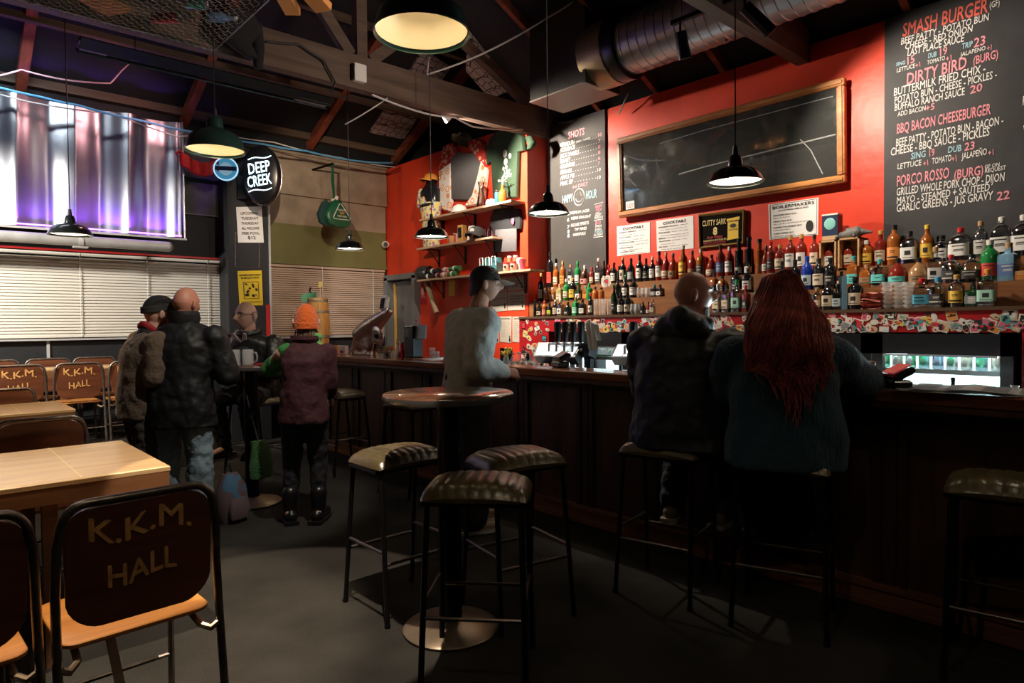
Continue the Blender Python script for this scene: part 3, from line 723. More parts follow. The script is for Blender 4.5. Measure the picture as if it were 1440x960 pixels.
b = MB(); put_text(b, 'W', wb @ Matrix.Translation((0, -.015, .0)), .07, .035, 0, .03, 0, 'C'); b.build('emblem', mat('orange_print', (.75, .25, .03), .5), t)
for s in (-1, 1):
    b = MB(); b.tube([(.01+s*.02, 0, .15), (.0+s*.006, 0, .24), (-.015+s*.012, 0, .42), (-.01, 0, .62)], .011, 5); b.build('strap', m_gb, t, True)
    b = MB(); b.box((-.01, .24, .62), (.02, .50, .02)); b.build('hook', m_blackmetal, t)
    b = MB(); b.box((.01+s*.022, -.0, .185+.02*s), (.045, .03, .05), 0, (0, .4*s, 0), .006); b.build('buckle', m_white, t)
# security cameras on the corner
for (x, y, X_, lab) in ((542, 344, 4.90, 'white round security camera at the corner above the right blind'),):
    p = aX(x, y, X_); t = thing('security_camera', lab, 'camera', p)
    b = MB(); b.sphere((0, 0, 0), (.055, .06, .05), 16, 10); b.cyl((0, 0, 0), (.06, .02, 0), .03, seg=12); b.build('housing', m_white, t, True)
    b = MB(); b.cyl((-.02, -.04, 0), (-.035, -.065, 0), .032, .028, 16); b.build('lens', m_blackmetal, t, True)

# ================================================================ red wall: boards, mirror, menus
m_board = mat('chalkboard', (.034, .034, .037), .62, bump=.06, bscale=18, var=.45, vscale=2.2)
m_chalk = mat('white_chalk', (.84, .84, .82), .9); m_pink = mat('pink_chalk', (.85, .34, .40), .9); m_coral = mat('coral_chalk', (.85, .16, .12), .9); m_bluec = mat('blue_chalk', (.42, .68, .80), .9)
BX = W-.029
c0 = aX(1246, 29, W); c1 = aX(1243, 330, W)
t = thing('menu_chalkboard', 'tall burger menu chalkboard at the end of the red wall', 'board', (W-.017, c0.y-1.0, 1.9))
b = MB(); b.box((0, 0, .76), (.02, 2.0, 1.75)); b.build('board_panel', m_board, t)
chalk = {k: MB() for k in 'wpcb'}
for col, s_, p0, p1, h in (
 ('c', 'SMASH BURGER', (1269, 52), (1389, 17), 19), ('w', '(GF)', (1392, 12), (1406, 7), 9),
 ('w', 'BEEF PATTY - POTATO BUN', (1267, 63), (1391, 28), 9.5), ('w', 'CHEESE - RED ONION', (1273, 70), (1368, 44), 9), ('w', 'LAST PLACE SAUCE', (1276, 79), (1356, 58), 10),
 ('b', 'SING', (1260, 93), (1273, 90), 5), ('p', '15', (1276, 91), (1287, 87), 11), ('b', 'DUB', (1305, 82), (1317, 79), 7), ('p', '19', (1322, 79), (1333, 75), 11), ('b', 'TRIP', (1353, 69), (1368, 65), 8), ('p', '23', (1369, 67), (1386, 62), 13),
 ('w', 'LETTUCE', (1261, 102), (1287, 95), 6), ('p', '+1', (1288, 96), (1295, 93), 7), ('w', 'TOMATO', (1304, 91), (1329, 84), 6), ('p', '+1', (1331, 87), (1339, 84), 8), ('w', 'JALAPENO', (1350, 80), (1386, 70), 6), ('p', '+1', (1388, 72), (1395, 70), 8),
 ('p', 'DIRTY BIRD', (1275, 119), (1360, 95), 16), ('p', '(BURG)', (1369, 91), (1404, 81), 12),
 ('w', 'BUTTERMILK FRIED CHIX -', (1257, 135), (1386, 101), 11), ('w', 'POTATO BUN - CHEESE - PICKLES -', (1258, 146), (1402, 109), 10), ('w', 'BUFFALO RANCH SAUCE', (1258, 156), (1357, 133), 10), ('p', '20', (1364, 132), (1382, 127), 11),
 ('w', 'ADD BACON', (1262, 164), (1302, 155), 7), ('p', '+5', (1302, 157), (1315, 153), 9),
 ('p', 'BBQ BACON CHEESEBURGER', (1261, 188), (1393, 160), 14),
 ('w', 'BEEF PATTY - POTATO BUN - BACON -', (1260, 206), (1411, 174), 11), ('w', 'CHEESE - BBQ SAUCE - PICKLES', (1253, 219), (1392, 190), 11),
 ('b', 'SING', (1281, 224), (1302, 220), 9), ('p', '19', (1307, 220), (1315, 218), 10), ('b', 'DUB', (1333, 215), (1352, 212), 9), ('p', '23', (1356, 212), (1371, 209), 11),
 ('w', 'LETTUCE', (1262, 238), (1296, 232), 8), ('p', '+1', (1299, 234), (1306, 232), 8), ('w', 'TOMATO', (1311, 231), (1338, 226), 9), ('p', '+1', (1339, 228), (1346, 226), 9), ('w', 'JALAPEÑO', (1352, 224), (1388, 217), 9), ('p', '+1', (1390, 219), (1398, 217), 8),
 ('p', 'PORCO ROSSO', (1261, 262), (1335, 250), 15), ('p', '(BURG)', (1342, 252), (1383, 245), 13), ('w', 'GF ON', (1385, 237), (1406, 233), 5), ('w', 'REQUEST', (1385, 243), (1415, 238), 6),
 ('w', 'GRILLED WHOLE PORK CHOP - DIJON', (1261, 275), (1413, 254), 11), ('w', 'MAYO - STEAMED + SAUTEED', (1261, 287), (1392, 268), 10), ('w', 'GARLIC GREENS - JUS GRAVY', (1261, 298), (1397, 280), 11), ('p', '22', (1401, 282), (1420, 279), 12),
 ('w', 'S', (1441, 128), (1448, 126), 12), ('w', 'FRIES', (1438, 148), (1462, 143), 13), ('w', 'WEDGES', (1439, 186), (1480, 178), 10)):
    wall_text(chalk[col], s_, p0, p1, h, BX, 0, .012 if col == 'w' else .018, .12)
for k, m in (('w', m_chalk), ('p', m_pink), ('c', m_coral), ('b', m_bluec)): chalk[k].build('lettering', m, t, False, True)
a0, a1 = aX(773, 176, W), aX(853, 176, W)
t = thing('shots_chalkboard', 'narrow shots and happy hour chalkboard in the wall corner', 'board', (W-.017, (a0.y+a1.y)/2, 1.7))
zt = aX(853, 154, W).z
b = MB(); b.box((0, 0, (zt-1.7)/2), (.02, a0.y-a1.y, zt-1.7)); b.build('board_panel', mat('worn_chalkboard', (.040, .036, .033), .6, bump=.06, bscale=18, var=.3, vscale=2), t)
chalk = {k: MB() for k in 'wpb'}
for col, s_, p0, p1, h in (
 ('p', 'SHOTS', (799, 195.5), (822, 189), 10), ('w', 'HERRADURA', (787, 207.5), (808.5, 202), 6), ('w', '(BEER THING)', (810, 201), (830, 195.5), 3), ('w', '. . . .', (831, 196), (839, 193.5), 5), ('p', '10', (841, 192.5), (846, 191), 5),
 ('w', 'PICKLEBACK', (787.5, 214.5), (809, 209), 6), ('w', '. . . . . . . . .', (811, 209), (839, 201.5), 5), ('p', '7', (841.5, 201), (844.5, 200), 5),
 ('w', 'JACK DANIELS', (787.5, 222.5), (814, 216.5), 6), ('w', '. . . . . . .', (815.5, 215.5), (839, 209.5), 5), ('p', '8', (841, 209), (844.5, 208), 5),
 ('w', 'FERNET', (788, 230), (802, 227), 6), ('w', '. . . . . . . . . . .', (804, 226), (839, 217.5), 5), ('p', '8', (841, 217), (844.5, 216), 5),
 ('w', 'GODFATHER', (788, 237.5), (808.5, 233), 6), ('w', '. . . . . . . . .', (810, 232.5), (839, 225.5), 5), ('p', '6', (841, 225), (844.5, 224), 5),
 ('w', 'FERRARI', (788, 245.5), (804, 242), 6), ('w', '. . . . . . . . . .', (805.5, 241.5), (839, 234), 5), ('p', '7', (841, 232.5), (844, 231.5), 5),
 ('w', 'APPLE PIE', (788, 253.5), (808, 249), 6), ('w', '. . . . . . . .', (809.5, 248), (838, 241.5), 5), ('w', '10', (840, 241.5), (845, 240), 5),
 ('w', 'PINK SIP', (788, 261.5), (806, 257.5), 6), ('w', '. . . . . . . .', (808, 256), (838, 250.5), 5), ('w', '10', (840, 252.5), (845, 251), 5),
 ('p', '4-6 DAILY', (805, 265.5), (827, 260), 5), ('b', 'HAPPY', (791, 286), (806, 282.5), 11), ('b', 'HOUR', (824, 280), (839, 277.5), 12),
 ('w', '5', (798, 303), (801, 302.5), 5), ('w', 'PREMIUM LAGER', (802, 301.5), (829, 297.5), 4), ('w', '6', (797.5, 311.5), (800.5, 311), 5), ('w', 'WEIRD DRAUGHT', (803, 309), (831, 305.5), 4),
 ('w', '7', (798, 321.5), (801, 321), 5), ('w', 'HOUSE SPIRITS', (803, 319), (828, 315), 4.5), ('w', '8', (798, 328), (801, 327.5), 5), ('w', 'TAP WINES', (808, 324.5), (825, 322.5), 4), ('w', '8', (798, 334), (801, 333.5), 5), ('w', 'HANDPULLS', (806, 332), (823.5, 329.5), 4),
 ('p', 'HAPPY', (837, 293.5), (847, 292), 5), ('p', 'HOUR', (838, 297), (846.5, 295.8), 3.5), ('w', '-ALL-', (837, 301), (846, 300), 3), ('w', 'NIGHT', (837, 304.5), (846, 303), 3), ('w', 'MONDAYS', (836, 308), (848, 306.5), 3.5),
 ('p', '$10', (837, 316), (845, 314.5), 5), ('w', 'SMASH', (837, 320), (846, 318.8), 3.5), ('w', 'BURGS', (837, 324), (846, 322.8), 3), ('b', 'TUESDAY', (836, 328), (848, 326.5), 3.5), ('w', 'ALL NIGHT', (835, 332), (848, 330.5), 3.5)):
    wall_text(chalk[col], s_, p0, p1, h, BX, 0, .012, .1)
c = aX(814.5, 277, BX)
chalk['w'].tube([c+Vector((-.002, .075*math.cos(q), .088*math.sin(q))) for q in [2*PI*i/30 for i in range(31)]], .006, 4)
chalk['w'].tube([c+Vector((-.002, .045*math.cos(q), .04*math.sin(q)-.01)) for q in [PI+PI*i/10 for i in range(11)]], .004, 4)
for s in (1, -1): chalk['w'].tube([c+Vector((-.002, s*.025, .045)), c+Vector((-.002, s*.027, .015)), c+Vector((-.002, s*.027-.02, .015))], .004, 4)
for (x0, x1, y0, y1) in ((836, 848, 287.5, 284.5), (835.5, 848, 310, 308), (835, 848, 334, 332.5)): chalk['w'].tube([aX(x0, y0, BX-.001), aX(x1, y1, BX-.001)], .0045, 4)
for k, m in (('w', m_chalk), ('p', m_pink), ('b', m_bluec)): chalk[k].build('lettering', m, t, False, True)
b = MB(); b.cyl((0, 0, 0), (0, 0, zt-.1-1.5), .008); 
o = b.build('cable', MATS['pink_cable']); o.location = (W-.03, PY-.02, 1.5); tag(o, 'thin pale cable running down the wall corner', 'cable')
# framed mirror, leaning out a little at the top
m_mir = bpy.data.materials.new('old_mirror'); m_mir.use_nodes = True
def _mir():
    n, l = nodes(m_mir); bs = n['Principled BSDF']; bs.inputs['Metallic'].default_value = .86; bs.inputs['Base Color'].default_value = (.30, .32, .31, 1)
    tc = n.new('ShaderNodeTexCoord'); v = n.new('ShaderNodeTexNoise'); v.inputs['Scale'].default_value = 3.2; v.inputs['Detail'].default_value = 9; v.inputs['Roughness'].default_value = .75
    l.new(tc.outputs['Object'], v.inputs['Vector']); r = n.new('ShaderNodeValToRGB'); r.color_ramp.elements[0].position = .45; r.color_ramp.elements[1].position = .75
    r.color_ramp.elements[0].color = (.03, .03, .03, 1); r.color_ramp.elements[1].color = (.20, .20, .20, 1); l.new(v.outputs['Fac'], r.inputs[0]); l.new(r.outputs[0], bs.inputs['Roughness'])
_mir()
q0, q1, q2, q3 = aX(876, 198, W), aX(1195, 112.3, W), aX(1195, 259.5, W), aX(877, 307, W)
cy, cz = (q0.y+q1.y)/2, (q0.z+q3.z)/2; wd, ht = q0.y-q1.y, (q0.z-q3.z+q1.z-q2.z)/2
t = thing('framed_mirror', 'long orange-wood framed mirror leaning on the red wall', 'mirror', (W-.07, cy, cz)); t.rotation_euler = (0, -.03, 0)
m_oak = wood('orange_wood', (.36, .13, .035), (.56, .24, .07), .4, 1.2, 'Y')
for nm, y, z, sy, sz in (('t', 0, ht/2-.03, wd, .06), ('b', 0, -ht/2+.03, wd, .06), ('l', wd/2-.03, 0, .06, ht-.12), ('r', -wd/2+.03, 0, .06, ht-.12)):
    b = MB(); b.box((0, y, z), (.05, sy, sz), 0, bev=.008); b.box((-.028, y, z), (.014, sy-.03 if nm in 'tb' else .03, .03 if nm in 'tb' else sz), 0, bev=.004); b.build('frame_rail', m_oak, t)
b = MB(); b.box((0, 0, 0), (.012, wd-.10, ht-.10)); b.build('mirror_glass', m_mir, t)
b = MB(); b.box((-.009, wd/2-.14, -ht/2+.11), (.003, .10, .075)); put_text(b, 'LEY', Matrix(((0, 0, -1, -.0115), (-1, 0, 0, wd/2-.11), (0, 1, 0, -ht/2+.085), (0, 0, 0, 1))), .07, .04, 1, .01); b.build('sticker', [m_paper, m_coral], t)
b = MB(); b.tube([(-.009, -wd/2+.34, -.0), (-.009, -wd/2+.26, -.10), (-.009, -wd/2+.17, -.30)], .004, 4); b.tube([(-.009, -wd/2+.07, -.02), (-.009, .1, -.06), (-.009, wd/2-.7, -.08)], .006, 4); b.tube([(-.009, -wd/2+.09, ht/2-.12), (-.009, .1, ht/2-.13), (-.009, wd/2-.5, ht/2-.15)], .003, 4)
b.build('scratches', mat('pale_scratch', (.45, .46, .46), .6), t)
# printed menus
SX = W-.004
def menu(lab, cs, title, lines, tw=.62):
    t, P = sheet('menu_sheet', lab, 'menu', cs, 0, SX, m_paper)
    b = MB(); wtext(b, title, P, .5, .155, tw, .085, 0, .016, 0, 'C')
    for (s_, u, v, w_, bold) in lines: wtext(b, s_, P, u, v, w_, .042 if bold else .036, 0, .007 if bold else 0)
    b.build('lettering', m_ink, t, False, True); return t, P
menu('left printed cocktails sheet under the mirror', ((867.5, 318.5), (914, 312), (914, 355), (868, 360)), 'COCKTAILS',
     (('GRAPEFRUIT MARGARITA', .06, .25, .55, 1), ('tequila, lime,', .66, .235, .22, 0), ('agave nectar 19', .15, .34, .42, 0), ('MAILLE TONIC', .06, .42, .38, 1), ('vodka, tonic', .5, .41, .34, 0), ('elder, lime, grenadine 18', .15, .52, .62, 0), ('BUTTERED RUM SOUR', .06, .60, .48, 1), ('spiced bourbon', .58, .59, .36, 0), ('dark rum, lemon, ginger beer 18', .12, .69, .8, 0), ('ESPRESSO MARTINI', .06, .77, .44, 1), ('vodka, coffee, kahlua 19', .15, .85, .62, 0), ('STRAWBERRY SPRITZ', .06, .91, .48, 1), ('sparkling, strawberry, prosecco 18', .12, .985, .74, 0)))
menu('right printed cocktails sheet beside the framed whisky sign', ((922.5, 310.5), (975, 303), (975.5, 349), (924, 354)), 'COCKTAILS',
     (('PASSIONFRUIT MARGARITA', .06, .25, .55, 1), ('tequila', .66, .24, .2, 0), ('lime, triple sec, passionfruit 19', .12, .34, .7, 0), ('APPLE CRUMBLE', .06, .43, .32, 1), ('vanilla vodka, apple', .42, .42, .44, 0), ('lemon, pine, white, cinnamon, sugar 18', .12, .52, .74, 0), ('NEGRONI', .06, .61, .2, 1), ('gin, campari, vermouth 18', .3, .6, .56, 0), ('YELLOW FEVER', .06, .70, .32, 1), ('pineapple, vodka', .42, .69, .4, 0), ('honey, lime 18', .12, .79, .36, 0), ('RED FRIZZ', .06, .88, .24, 1), ('raspberry, vodka', .34, .87, .5, 0), ('vodka, lemon, sparkling 18', .12, .96, .6, 0)))
t, P = menu('printed boilermakers sheet with a round black stamp', ((1080.5, 287.5), (1151, 277.5), (1150.5, 330), (1082, 337)), 'BOILERMAKERS',
     (('(THAT JUST MEANS A BEER & A SHOT)', .2, .235, .6, 1), ('INDUSTRY SHOT $16', .1, .36, .46, 1), ('lager & fernet', .1, .43, .34, 0), ('FANCY BOI $18', .1, .53, .36, 1), ('ipa, rum & a sparkling pink shot', .1, .60, .68, 0), ('HAMILTON FINEST $15', .1, .70, .56, 1), ('waikato & jack daniels', .1, .77, .34, 0), ('DARK TIMES? $12', .1, .87, .4, 1), ('stout & a jameson', .1, .94, .42, 0)), .84)
b = MB(); c = P[2].lerp(P[0], .16)+Vector((-.004, .0, .03)); b.rings([[c+Vector((-k, .03*math.cos(2*PI*i/20), .045*math.sin(2*PI*i/20))) for i in range(20)] for k in (0, .001)]); b.build('stamp', m_ink, t, False, True)
b = MB(); d = [P[0].lerp(P[2], .03), P[1].lerp(P[3], .03), P[2].lerp(P[0], .03), P[3].lerp(P[1], .03)]
for k in range(4): b.tube([d[k]+Vector((-.002, 0, 0)), d[(k+1) % 4]+Vector((-.002, 0, 0))], .0015, 4)
b.build('border_line', m_ink, t, False, True)
t, P = sheet('framed_sign', 'black and gold framed whisky mirror sign between the menus', 'sign', ((984, 303), (1047, 296), (1046, 342), (985, 349)), 0, W-.012, mat('black_glass', (.012, .010, .008), .12), .012)
b = MB()
for k in range(4): b.tube([P[k]+Vector((-.006, 0, 0)), P[(k+1) % 4]+Vector((-.006, 0, 0))], .013, 4)
b.build('frame', mat('brass_frame', (.36, .26, .08), .4, .6), t, False, True)
b = MB(); wtext(b, "CUTTY SARK", P, .06, .34, .54, .17, 0, .02); wtext(b, '8', P, .30, .62, .10, .22, 0, .05); b.build('lettering', mat('gold_print', (.72, .55, .22), .5), t, False, True)
b = MB(); wtext(b, 'Scots Whisky', P, .16, .735, .36, .08, 0, .01, .3); wtext(b, 'PRODUCT OF SCOTLAND', P, .08, .885, .5, .045, 0, .01); wtext(b, '100% SCOTCH WHISKIES', P, .08, .945, .5, .04, 0, .01); b.build('red_lettering', mat('red_print', (.55, .02, .03), .5), t, False, True)
b = MB(); wtext(b, 'BLENDED & BOTTLED BY', P, .08, .82, .52, .05, 0, .02); b.build('small_lettering', MATS['gold_print'], t, False, True)
b = MB(); tl, tr, br, bl = P
def pq(u, v): return tl.lerp(tr, u).lerp(bl.lerp(br, u), v)+Vector((-.003, 0, 0))
lab_ = [pq(.62, .2), pq(.9, .16), pq(.9, .24), pq(.875, .27), pq(.88, .78), pq(.9, .82), pq(.62, .85), pq(.64, .8), pq(.64, .28), pq(.62, .26)]
b.add(lab_, [tuple(range(10))]); b.build('label_panel', mat('yellow_label', (.80, .52, .03), .5), t, False, True)
b = MB(); wtext(b, 'CUTTY SARK', [p+Vector((-.003, 0, 0)) for p in P], .655, .29, .21, .05, 0, .01); c = pq(.76, .42)+Vector((-.002, 0, 0)); b.sphere(c, (.001, .03, .018), 10, 6); wtext(b, 'Scots Whisky', [p+Vector((-.003, 0, 0)) for p in P], .66, .54, .2, .06); b.build('label_lettering', m_ink, t, False, True)
# ================================================================ merchandise shelves
m_ply = wood('pale_shelf_wood', (.42, .27, .17), (.58, .40, .28), .5, 1, 'Y')
def shelf(lab, y0, y1, z, xb=MX):
    t = thing('wall_shelf', lab, 'shelf', ((xb+4.75)/2, (y0+y1)/2, z), 0, 'merchandise shelves')
    b = MB(); b.box((0, 0, -.011), (xb-4.75, y1-y0, .022)); b.build('shelf_board', m_ply, t)
    for k in (.12, .5, .86):
        b = MB(); y = (y0-y1)/2+(y1-y0)*k; y = max(y, 5.22-(y0+y1)/2)
        b.box((.098, y, -.12), (.01, .03, .24)); b.box((0, y, -.026), (.19, .025, .008)); b.tube([(.095, y, -.21), (-.06, y, -.03)], .006, 4); b.build('bracket', m_blackmetal, t)
    return z
Z1 = shelf('top wooden wall shelf under the hung shirts', 5.22, 6.94, 2.672)
Z2 = shelf('middle wooden wall shelf carrying the grey cap', 5.53, 7.01, 2.316)
Z3 = shelf('lowest wooden wall shelf carrying the rolled bundles', 4.93, 7.015, 1.918)
def outline(px, X, thick, name, m, parent=None, puff=.85):
    """soft flat thing hung on a wall facing -X, outline taken in the wall plane"""
    puff = .95; P = [aX(x, y, X) for x, y in px]; c = sum(P, Vector())/len(P)
    b = MB(); R = []
    for dx, k in ((0, 1), (-thick*.6, 1), (-thick, puff)): R.append([Vector((X+dx, c.y+(p.y-c.y)*k, c.z+(p.z-c.z)*k)) for p in P])
    b.rings(R, 0, True); return b.build(name, m, parent, 50, True)
WX = MX-.004
m_cloth = lambda n, c: mat(n, c, .85, bump=.35, bscale=9, sheen=.1)
# red patterned overshirt with a grey tee inside
def pattern(name, base, spots, scale, thr=.32):
    m = bpy.data.materials.new(name); m.use_nodes = True; n, l = nodes(m); bs = n['Principled BSDF']; bs.inputs['Roughness'].default_value = .8
    tc = n.new('ShaderNodeTexCoord'); v = n.new('ShaderNodeTexVoronoi'); v.inputs['Scale'].default_value = scale
    l.new(tc.outputs['Object'], v.inputs['Vector']); r = n.new('ShaderNodeValToRGB'); r.color_ramp.interpolation = 'CONSTANT'
    e = r.color_ramp.elements; e[0].position = 0; e[0].color = (*spots[0], 1); e[1].position = thr; e[1].color = (*base, 1)
    for k, s in enumerate(spots[1:]): q = e.new(thr*(k+1)/len(spots)); q.color = (*s, 1)
    l.new(v.outputs['Distance'], r.inputs[0]); l.new(r.outputs[0], bs.inputs['Base Color']); return m
m_pat = pattern('red_patterned_cloth', (.62, .04, .03), [(.15, .30, .25), (.80, .66, .50), (.75, .25, .06), (.85, .75, .62)], 17, .40)
m_pale = pattern('orange_lined_cloth', (.78, .70, .66), [(.75, .28, .08), (.85, .80, .74), (.75, .28, .08)], 9, .36)
t = thing('overshirt', 'red patterned overshirt hung open over a grey tee', 'shirt', aX(655, 250, WX))
outline(((640, 201), (628, 206), (624, 228), (621, 240), (634, 229), (647, 214)), WX, .05, 'sleeve', m_pat, t)
outline(((668, 196), (680, 198), (686, 214), (687, 240), (681, 232), (670, 215), (662, 213)), WX, .05, 'sleeve', m_pat, t)
outline(((621, 240), (637, 229), (638, 284), (634, 297), (627, 296), (622, 280)), WX-.01, .05, 'lining_panel', m_pale, t)
outline(((681, 226), (688, 240), (682, 287), (657, 291), (668, 276), (676, 248)), WX-.01, .05, 'lining_panel', m_pale, t)
outline(((637, 216), (647, 214), (660, 216), (670, 215), (681, 232), (676, 262), (668, 282), (637, 281), (636, 250)), WX, .045, 'tee', m_cloth('grey_tee', (.10, .095, .10)), t)
m_gt = m_cloth('bottle_green_cloth', (.018, .045, .020))
t = thing('tee_shirt', 'bottle green tee hung above the top shelf with a white print', 'shirt', aX(715, 230, WX))
outline(((700, 186), (715, 184), (728, 184), (739, 192), (741, 212), (733, 214), (731, 278), (724, 279), (697, 280), (694, 228), (688, 232), (687, 214), (692, 195)), WX, .05, 'shirt_body', m_gt, t)
b = MB(); b.loft([((4.955, 5.14, aX(739, 212, MX).z), .03, .03), ((4.96, 5.10, aX(739, 205, MX).z), .05, .05), ((4.955, 5.15, aX(739, 194, MX).z), .03, .05)], 12); b.build('sleeve', m_gt, t, True, True)
b = MB(); wall_text(b, 'LAST', (709, 244.5), (717.5, 243), 5, WX-.052, 0, .03); wall_text(b, 'PLACE', (708, 249.5), (719, 247.8), 4.5, WX-.052, 0, .03)
for (x, y, r) in ((710, 216, .045), (711, 227, .04), (717, 219, .03), (712, 235, .025), (708, 237, .02)): c = aX(x, y, WX-.051); b.sphere(c, (.002, r*.8, r), 9, 6)
b.build('print', m_white, t, False, True)
m_blk = m_cloth('black_tee', (.008, .009, .012))
t = thing('tee_shirt', 'black tee with a pink badge hung below the top shelf', 'shirt', aX(714, 320, WX))
outline(((697, 295), (713, 293), (733, 294), (736, 310), (735, 322), (728, 322), (727, 353), (697, 354), (696, 322), (692, 324), (692, 306)), WX, .04, 'shirt_body', m_blk, t)
outline(((697, 323), (727, 321), (727, 353), (697, 354)), WX-.041, .012, 'apron_panel', MATS['grey_tee'], t)
b = MB(); c = aX(721, 311, WX-.055); b.sphere(c, (.004, .025, .035), 12, 8); b.build('badge', mat('pink_print', (.6, .1, .18), .5), t, True, True)
# caps
def cap_things(name, lab, c, r, yaw, m, mb_=None, front=None, tilt=0):
    t = thing(name, lab, 'cap', c, yaw)
    T = Matrix.Rotation(tilt, 4, 'X')
    b = MB(); b.M = T; prof = [(r, 0), (r*1.02, r*.25), (r*.94, r*.62), (r*.70, r*.92), (r*.35, r*1.06), (.002, r*1.1)]
    b.lathe(prof, 24, 0, Matrix.Diagonal((.92, 1.08, 1, 1)), False); b.sphere((0, 0, r*1.1), r*.07, 8, 6); b.build('crown', m, t, True)
    b = MB(); b.M = T; R = []
    for k in range(9):
        u = k/8; R.append([(r*.94*math.sin(a)*(1-.0*u), r*1.0*math.cos(a)+u*r*.95*max(.0, math.cos(a)), .01-(u*u)*r*.18-(abs(math.sin(a))**2)*r*.22*u) for a in [(-1.25+2.5*i/16) for i in range(17)]])
    b.rings(R, 0, False, None, False); R2 = [[(x, y, z+.006) for x, y, z in q] for q in R]; b.rings(R2, 0, False, None, False); b.add(R[-1]+R2[-1], [(i, i+1, 18+i, 17+i) for i in range(16)]); b.build('visor', mb_ or m, t, True)
    if front:
        b = MB(); b.M = T; b.sphere((0, r*1.03, r*.42), (r*.30, .006, r*.26), 12, 8); b.build('front_badge', front, t, True)
    return t
m_camo = pattern('camouflage_cloth', (.10, .10, .07), [(.05, .06, .04), (.17, .15, .11), (.06, .07, .05)], 26, .6)
cap_things('baseball_cap', 'camouflage cap hung above the patterned overshirt', aX(652, 200, MX-.10), .10, PI/2+.2, m_camo, None, m_white, .35)
p = aX(670, 327, 4.84); p.z = Z2+.045
cap_things('baseball_cap', 'dark grey cap with a white badge on the middle shelf', p, .105, PI/2+.35, mat('grey_felt', (.075, .075, .08), .8), None, m_white, .12)
# floral shirt on a black bust with an orange cap
p = aX(605, 340, 4.83); t = thing('torso_form', 'black bust wearing a bright floral shirt on the middle shelf', 'mannequin', (4.85, p.y, Z2), .0)
m_flor = pattern('floral_cloth', (.72, .58, .22), [(.55, .04, .05), (.70, .10, .08), (.10, .30, .55), (.75, .62, .25)], 24, .62)
zz = aX(605, 252, 4.83).z-Z2
b = MB(); b.loft([((0, 0, 0), .075, .14), ((0, 0, zz*.45), .088, .155), ((-.01, 0, zz*.64), .10, .178), ((-.01, .05, zz*.74), .096, .13)], 20); b.build('shirt', m_flor, t, True)
b = MB(); b.loft([((-.0, 0, zz*.42), .072, .12), ((-.02, 0, zz*.62), .09, .17), ((-.01, 0, zz*.84), .085, .165), ((0, 0, zz*.93), .05, .09), ((0, 0, zz*1.0), .045, .05)], 20); b.build('bust', mat('gloss_black', (.010, .010, .012), .2), t, True)
b = MB(); b.capsule((-.02, .17, zz*.84), (-.02, .19, zz*.66), .05, .06, 10); b.build('sleeve', m_flor, t, True)
cap_things('baseball_cap', 'small orange cap on top of the black bust', (4.845, p.y-.01, Z2+zz*.985), .085, PI/2, mat('orange_felt', (.75, .30, .04), .8))
# things on the top shelf
def lathe_thing(name, lab, cat, loc, parts, group=None, seg=16, rz=0):
    t = thing(name, lab, cat, loc, rz, group)
    for nm, prof, m in parts:
        b = MB(); b.lathe(prof, seg); b.build(nm, m, t, True)
    return t
m_gclear = glass('clear_glass', (.93, .95, .95), .10)
m_gbrown = mat('brown_glass', (.25, .09, .02), .12, spec=.8)
def onshelf(px, py, X, z): p = aX(px, py, X); p.z = z; return p
lathe_thing('carafe', 'clear flared glass carafe on the top shelf', 'carafe', onshelf(677, 290, 4.82, Z1), [('body', [(.055, 0), (.058, .02), (.028, .19), (.026, .23), (.040, .29)], glass('rosy_glass', (.95, .80, .72), .2))])
lathe_thing('bowl', 'white upturned bowl on the top shelf', 'bowl', onshelf(646, 294, 4.84, Z1), [('body', [(.105, 0), (.10, .03), (.075, .075), (.03, .10), (.002, .102)], m_white)])
b = MB()
for k in range(5): b.sphere((0, -.04+.02*k, .03+.01*(k % 2)), (.045, .03, .035), 9, 6, 0, (k, k*2, k))
o = b.build('napkin', m_paper, None, True); o.location = onshelf(690, 286, 4.82, Z1); tag(o, 'crumpled white napkin on the top shelf', 'napkin')
lathe_thing('drink_can', 'blue drink can beside the brown bottle', 'can', onshelf(699, 281, 4.81, Z1), [('body', [(.024, 0), (.028, .008), (.028, .12), (.02, .13)], mat('blue_can', (.05, .22, .36), .3, .4)), ('lid', [(.02, .13), (.024, .14), (.024, .148), (.0, .146)], m_steel)])
lathe_thing('bottle', 'squat brown glass bottle on the top shelf', 'bottle', onshelf(707, 281, 4.80, Z1), [('body', [(.042, 0), (.046, .01), (.046, .10), (.035, .13), (.018, .145), (.018, .18)], m_gbrown), ('lip', [(.021, .18), (.021, .19), (.015, .19)], m_gbrown)])
b = MB(); p = onshelf(707, 281, 4.80, Z1); 
for k in range(6): a = k*1.05; b.tube([p+Vector((0, 0, .17)), p+Vector((.0, .01*math.cos(a), .24)), p+Vector((.03*math.sin(a), .075*math.cos(a), .255+.03*math.sin(2*a)))], .006, 4)
tag(b.build('dried_sprig', mat('pale_pink_twig', (.65, .42, .36), .7)), 'pale pink dried sprig standing in the brown bottle', 'sprig')
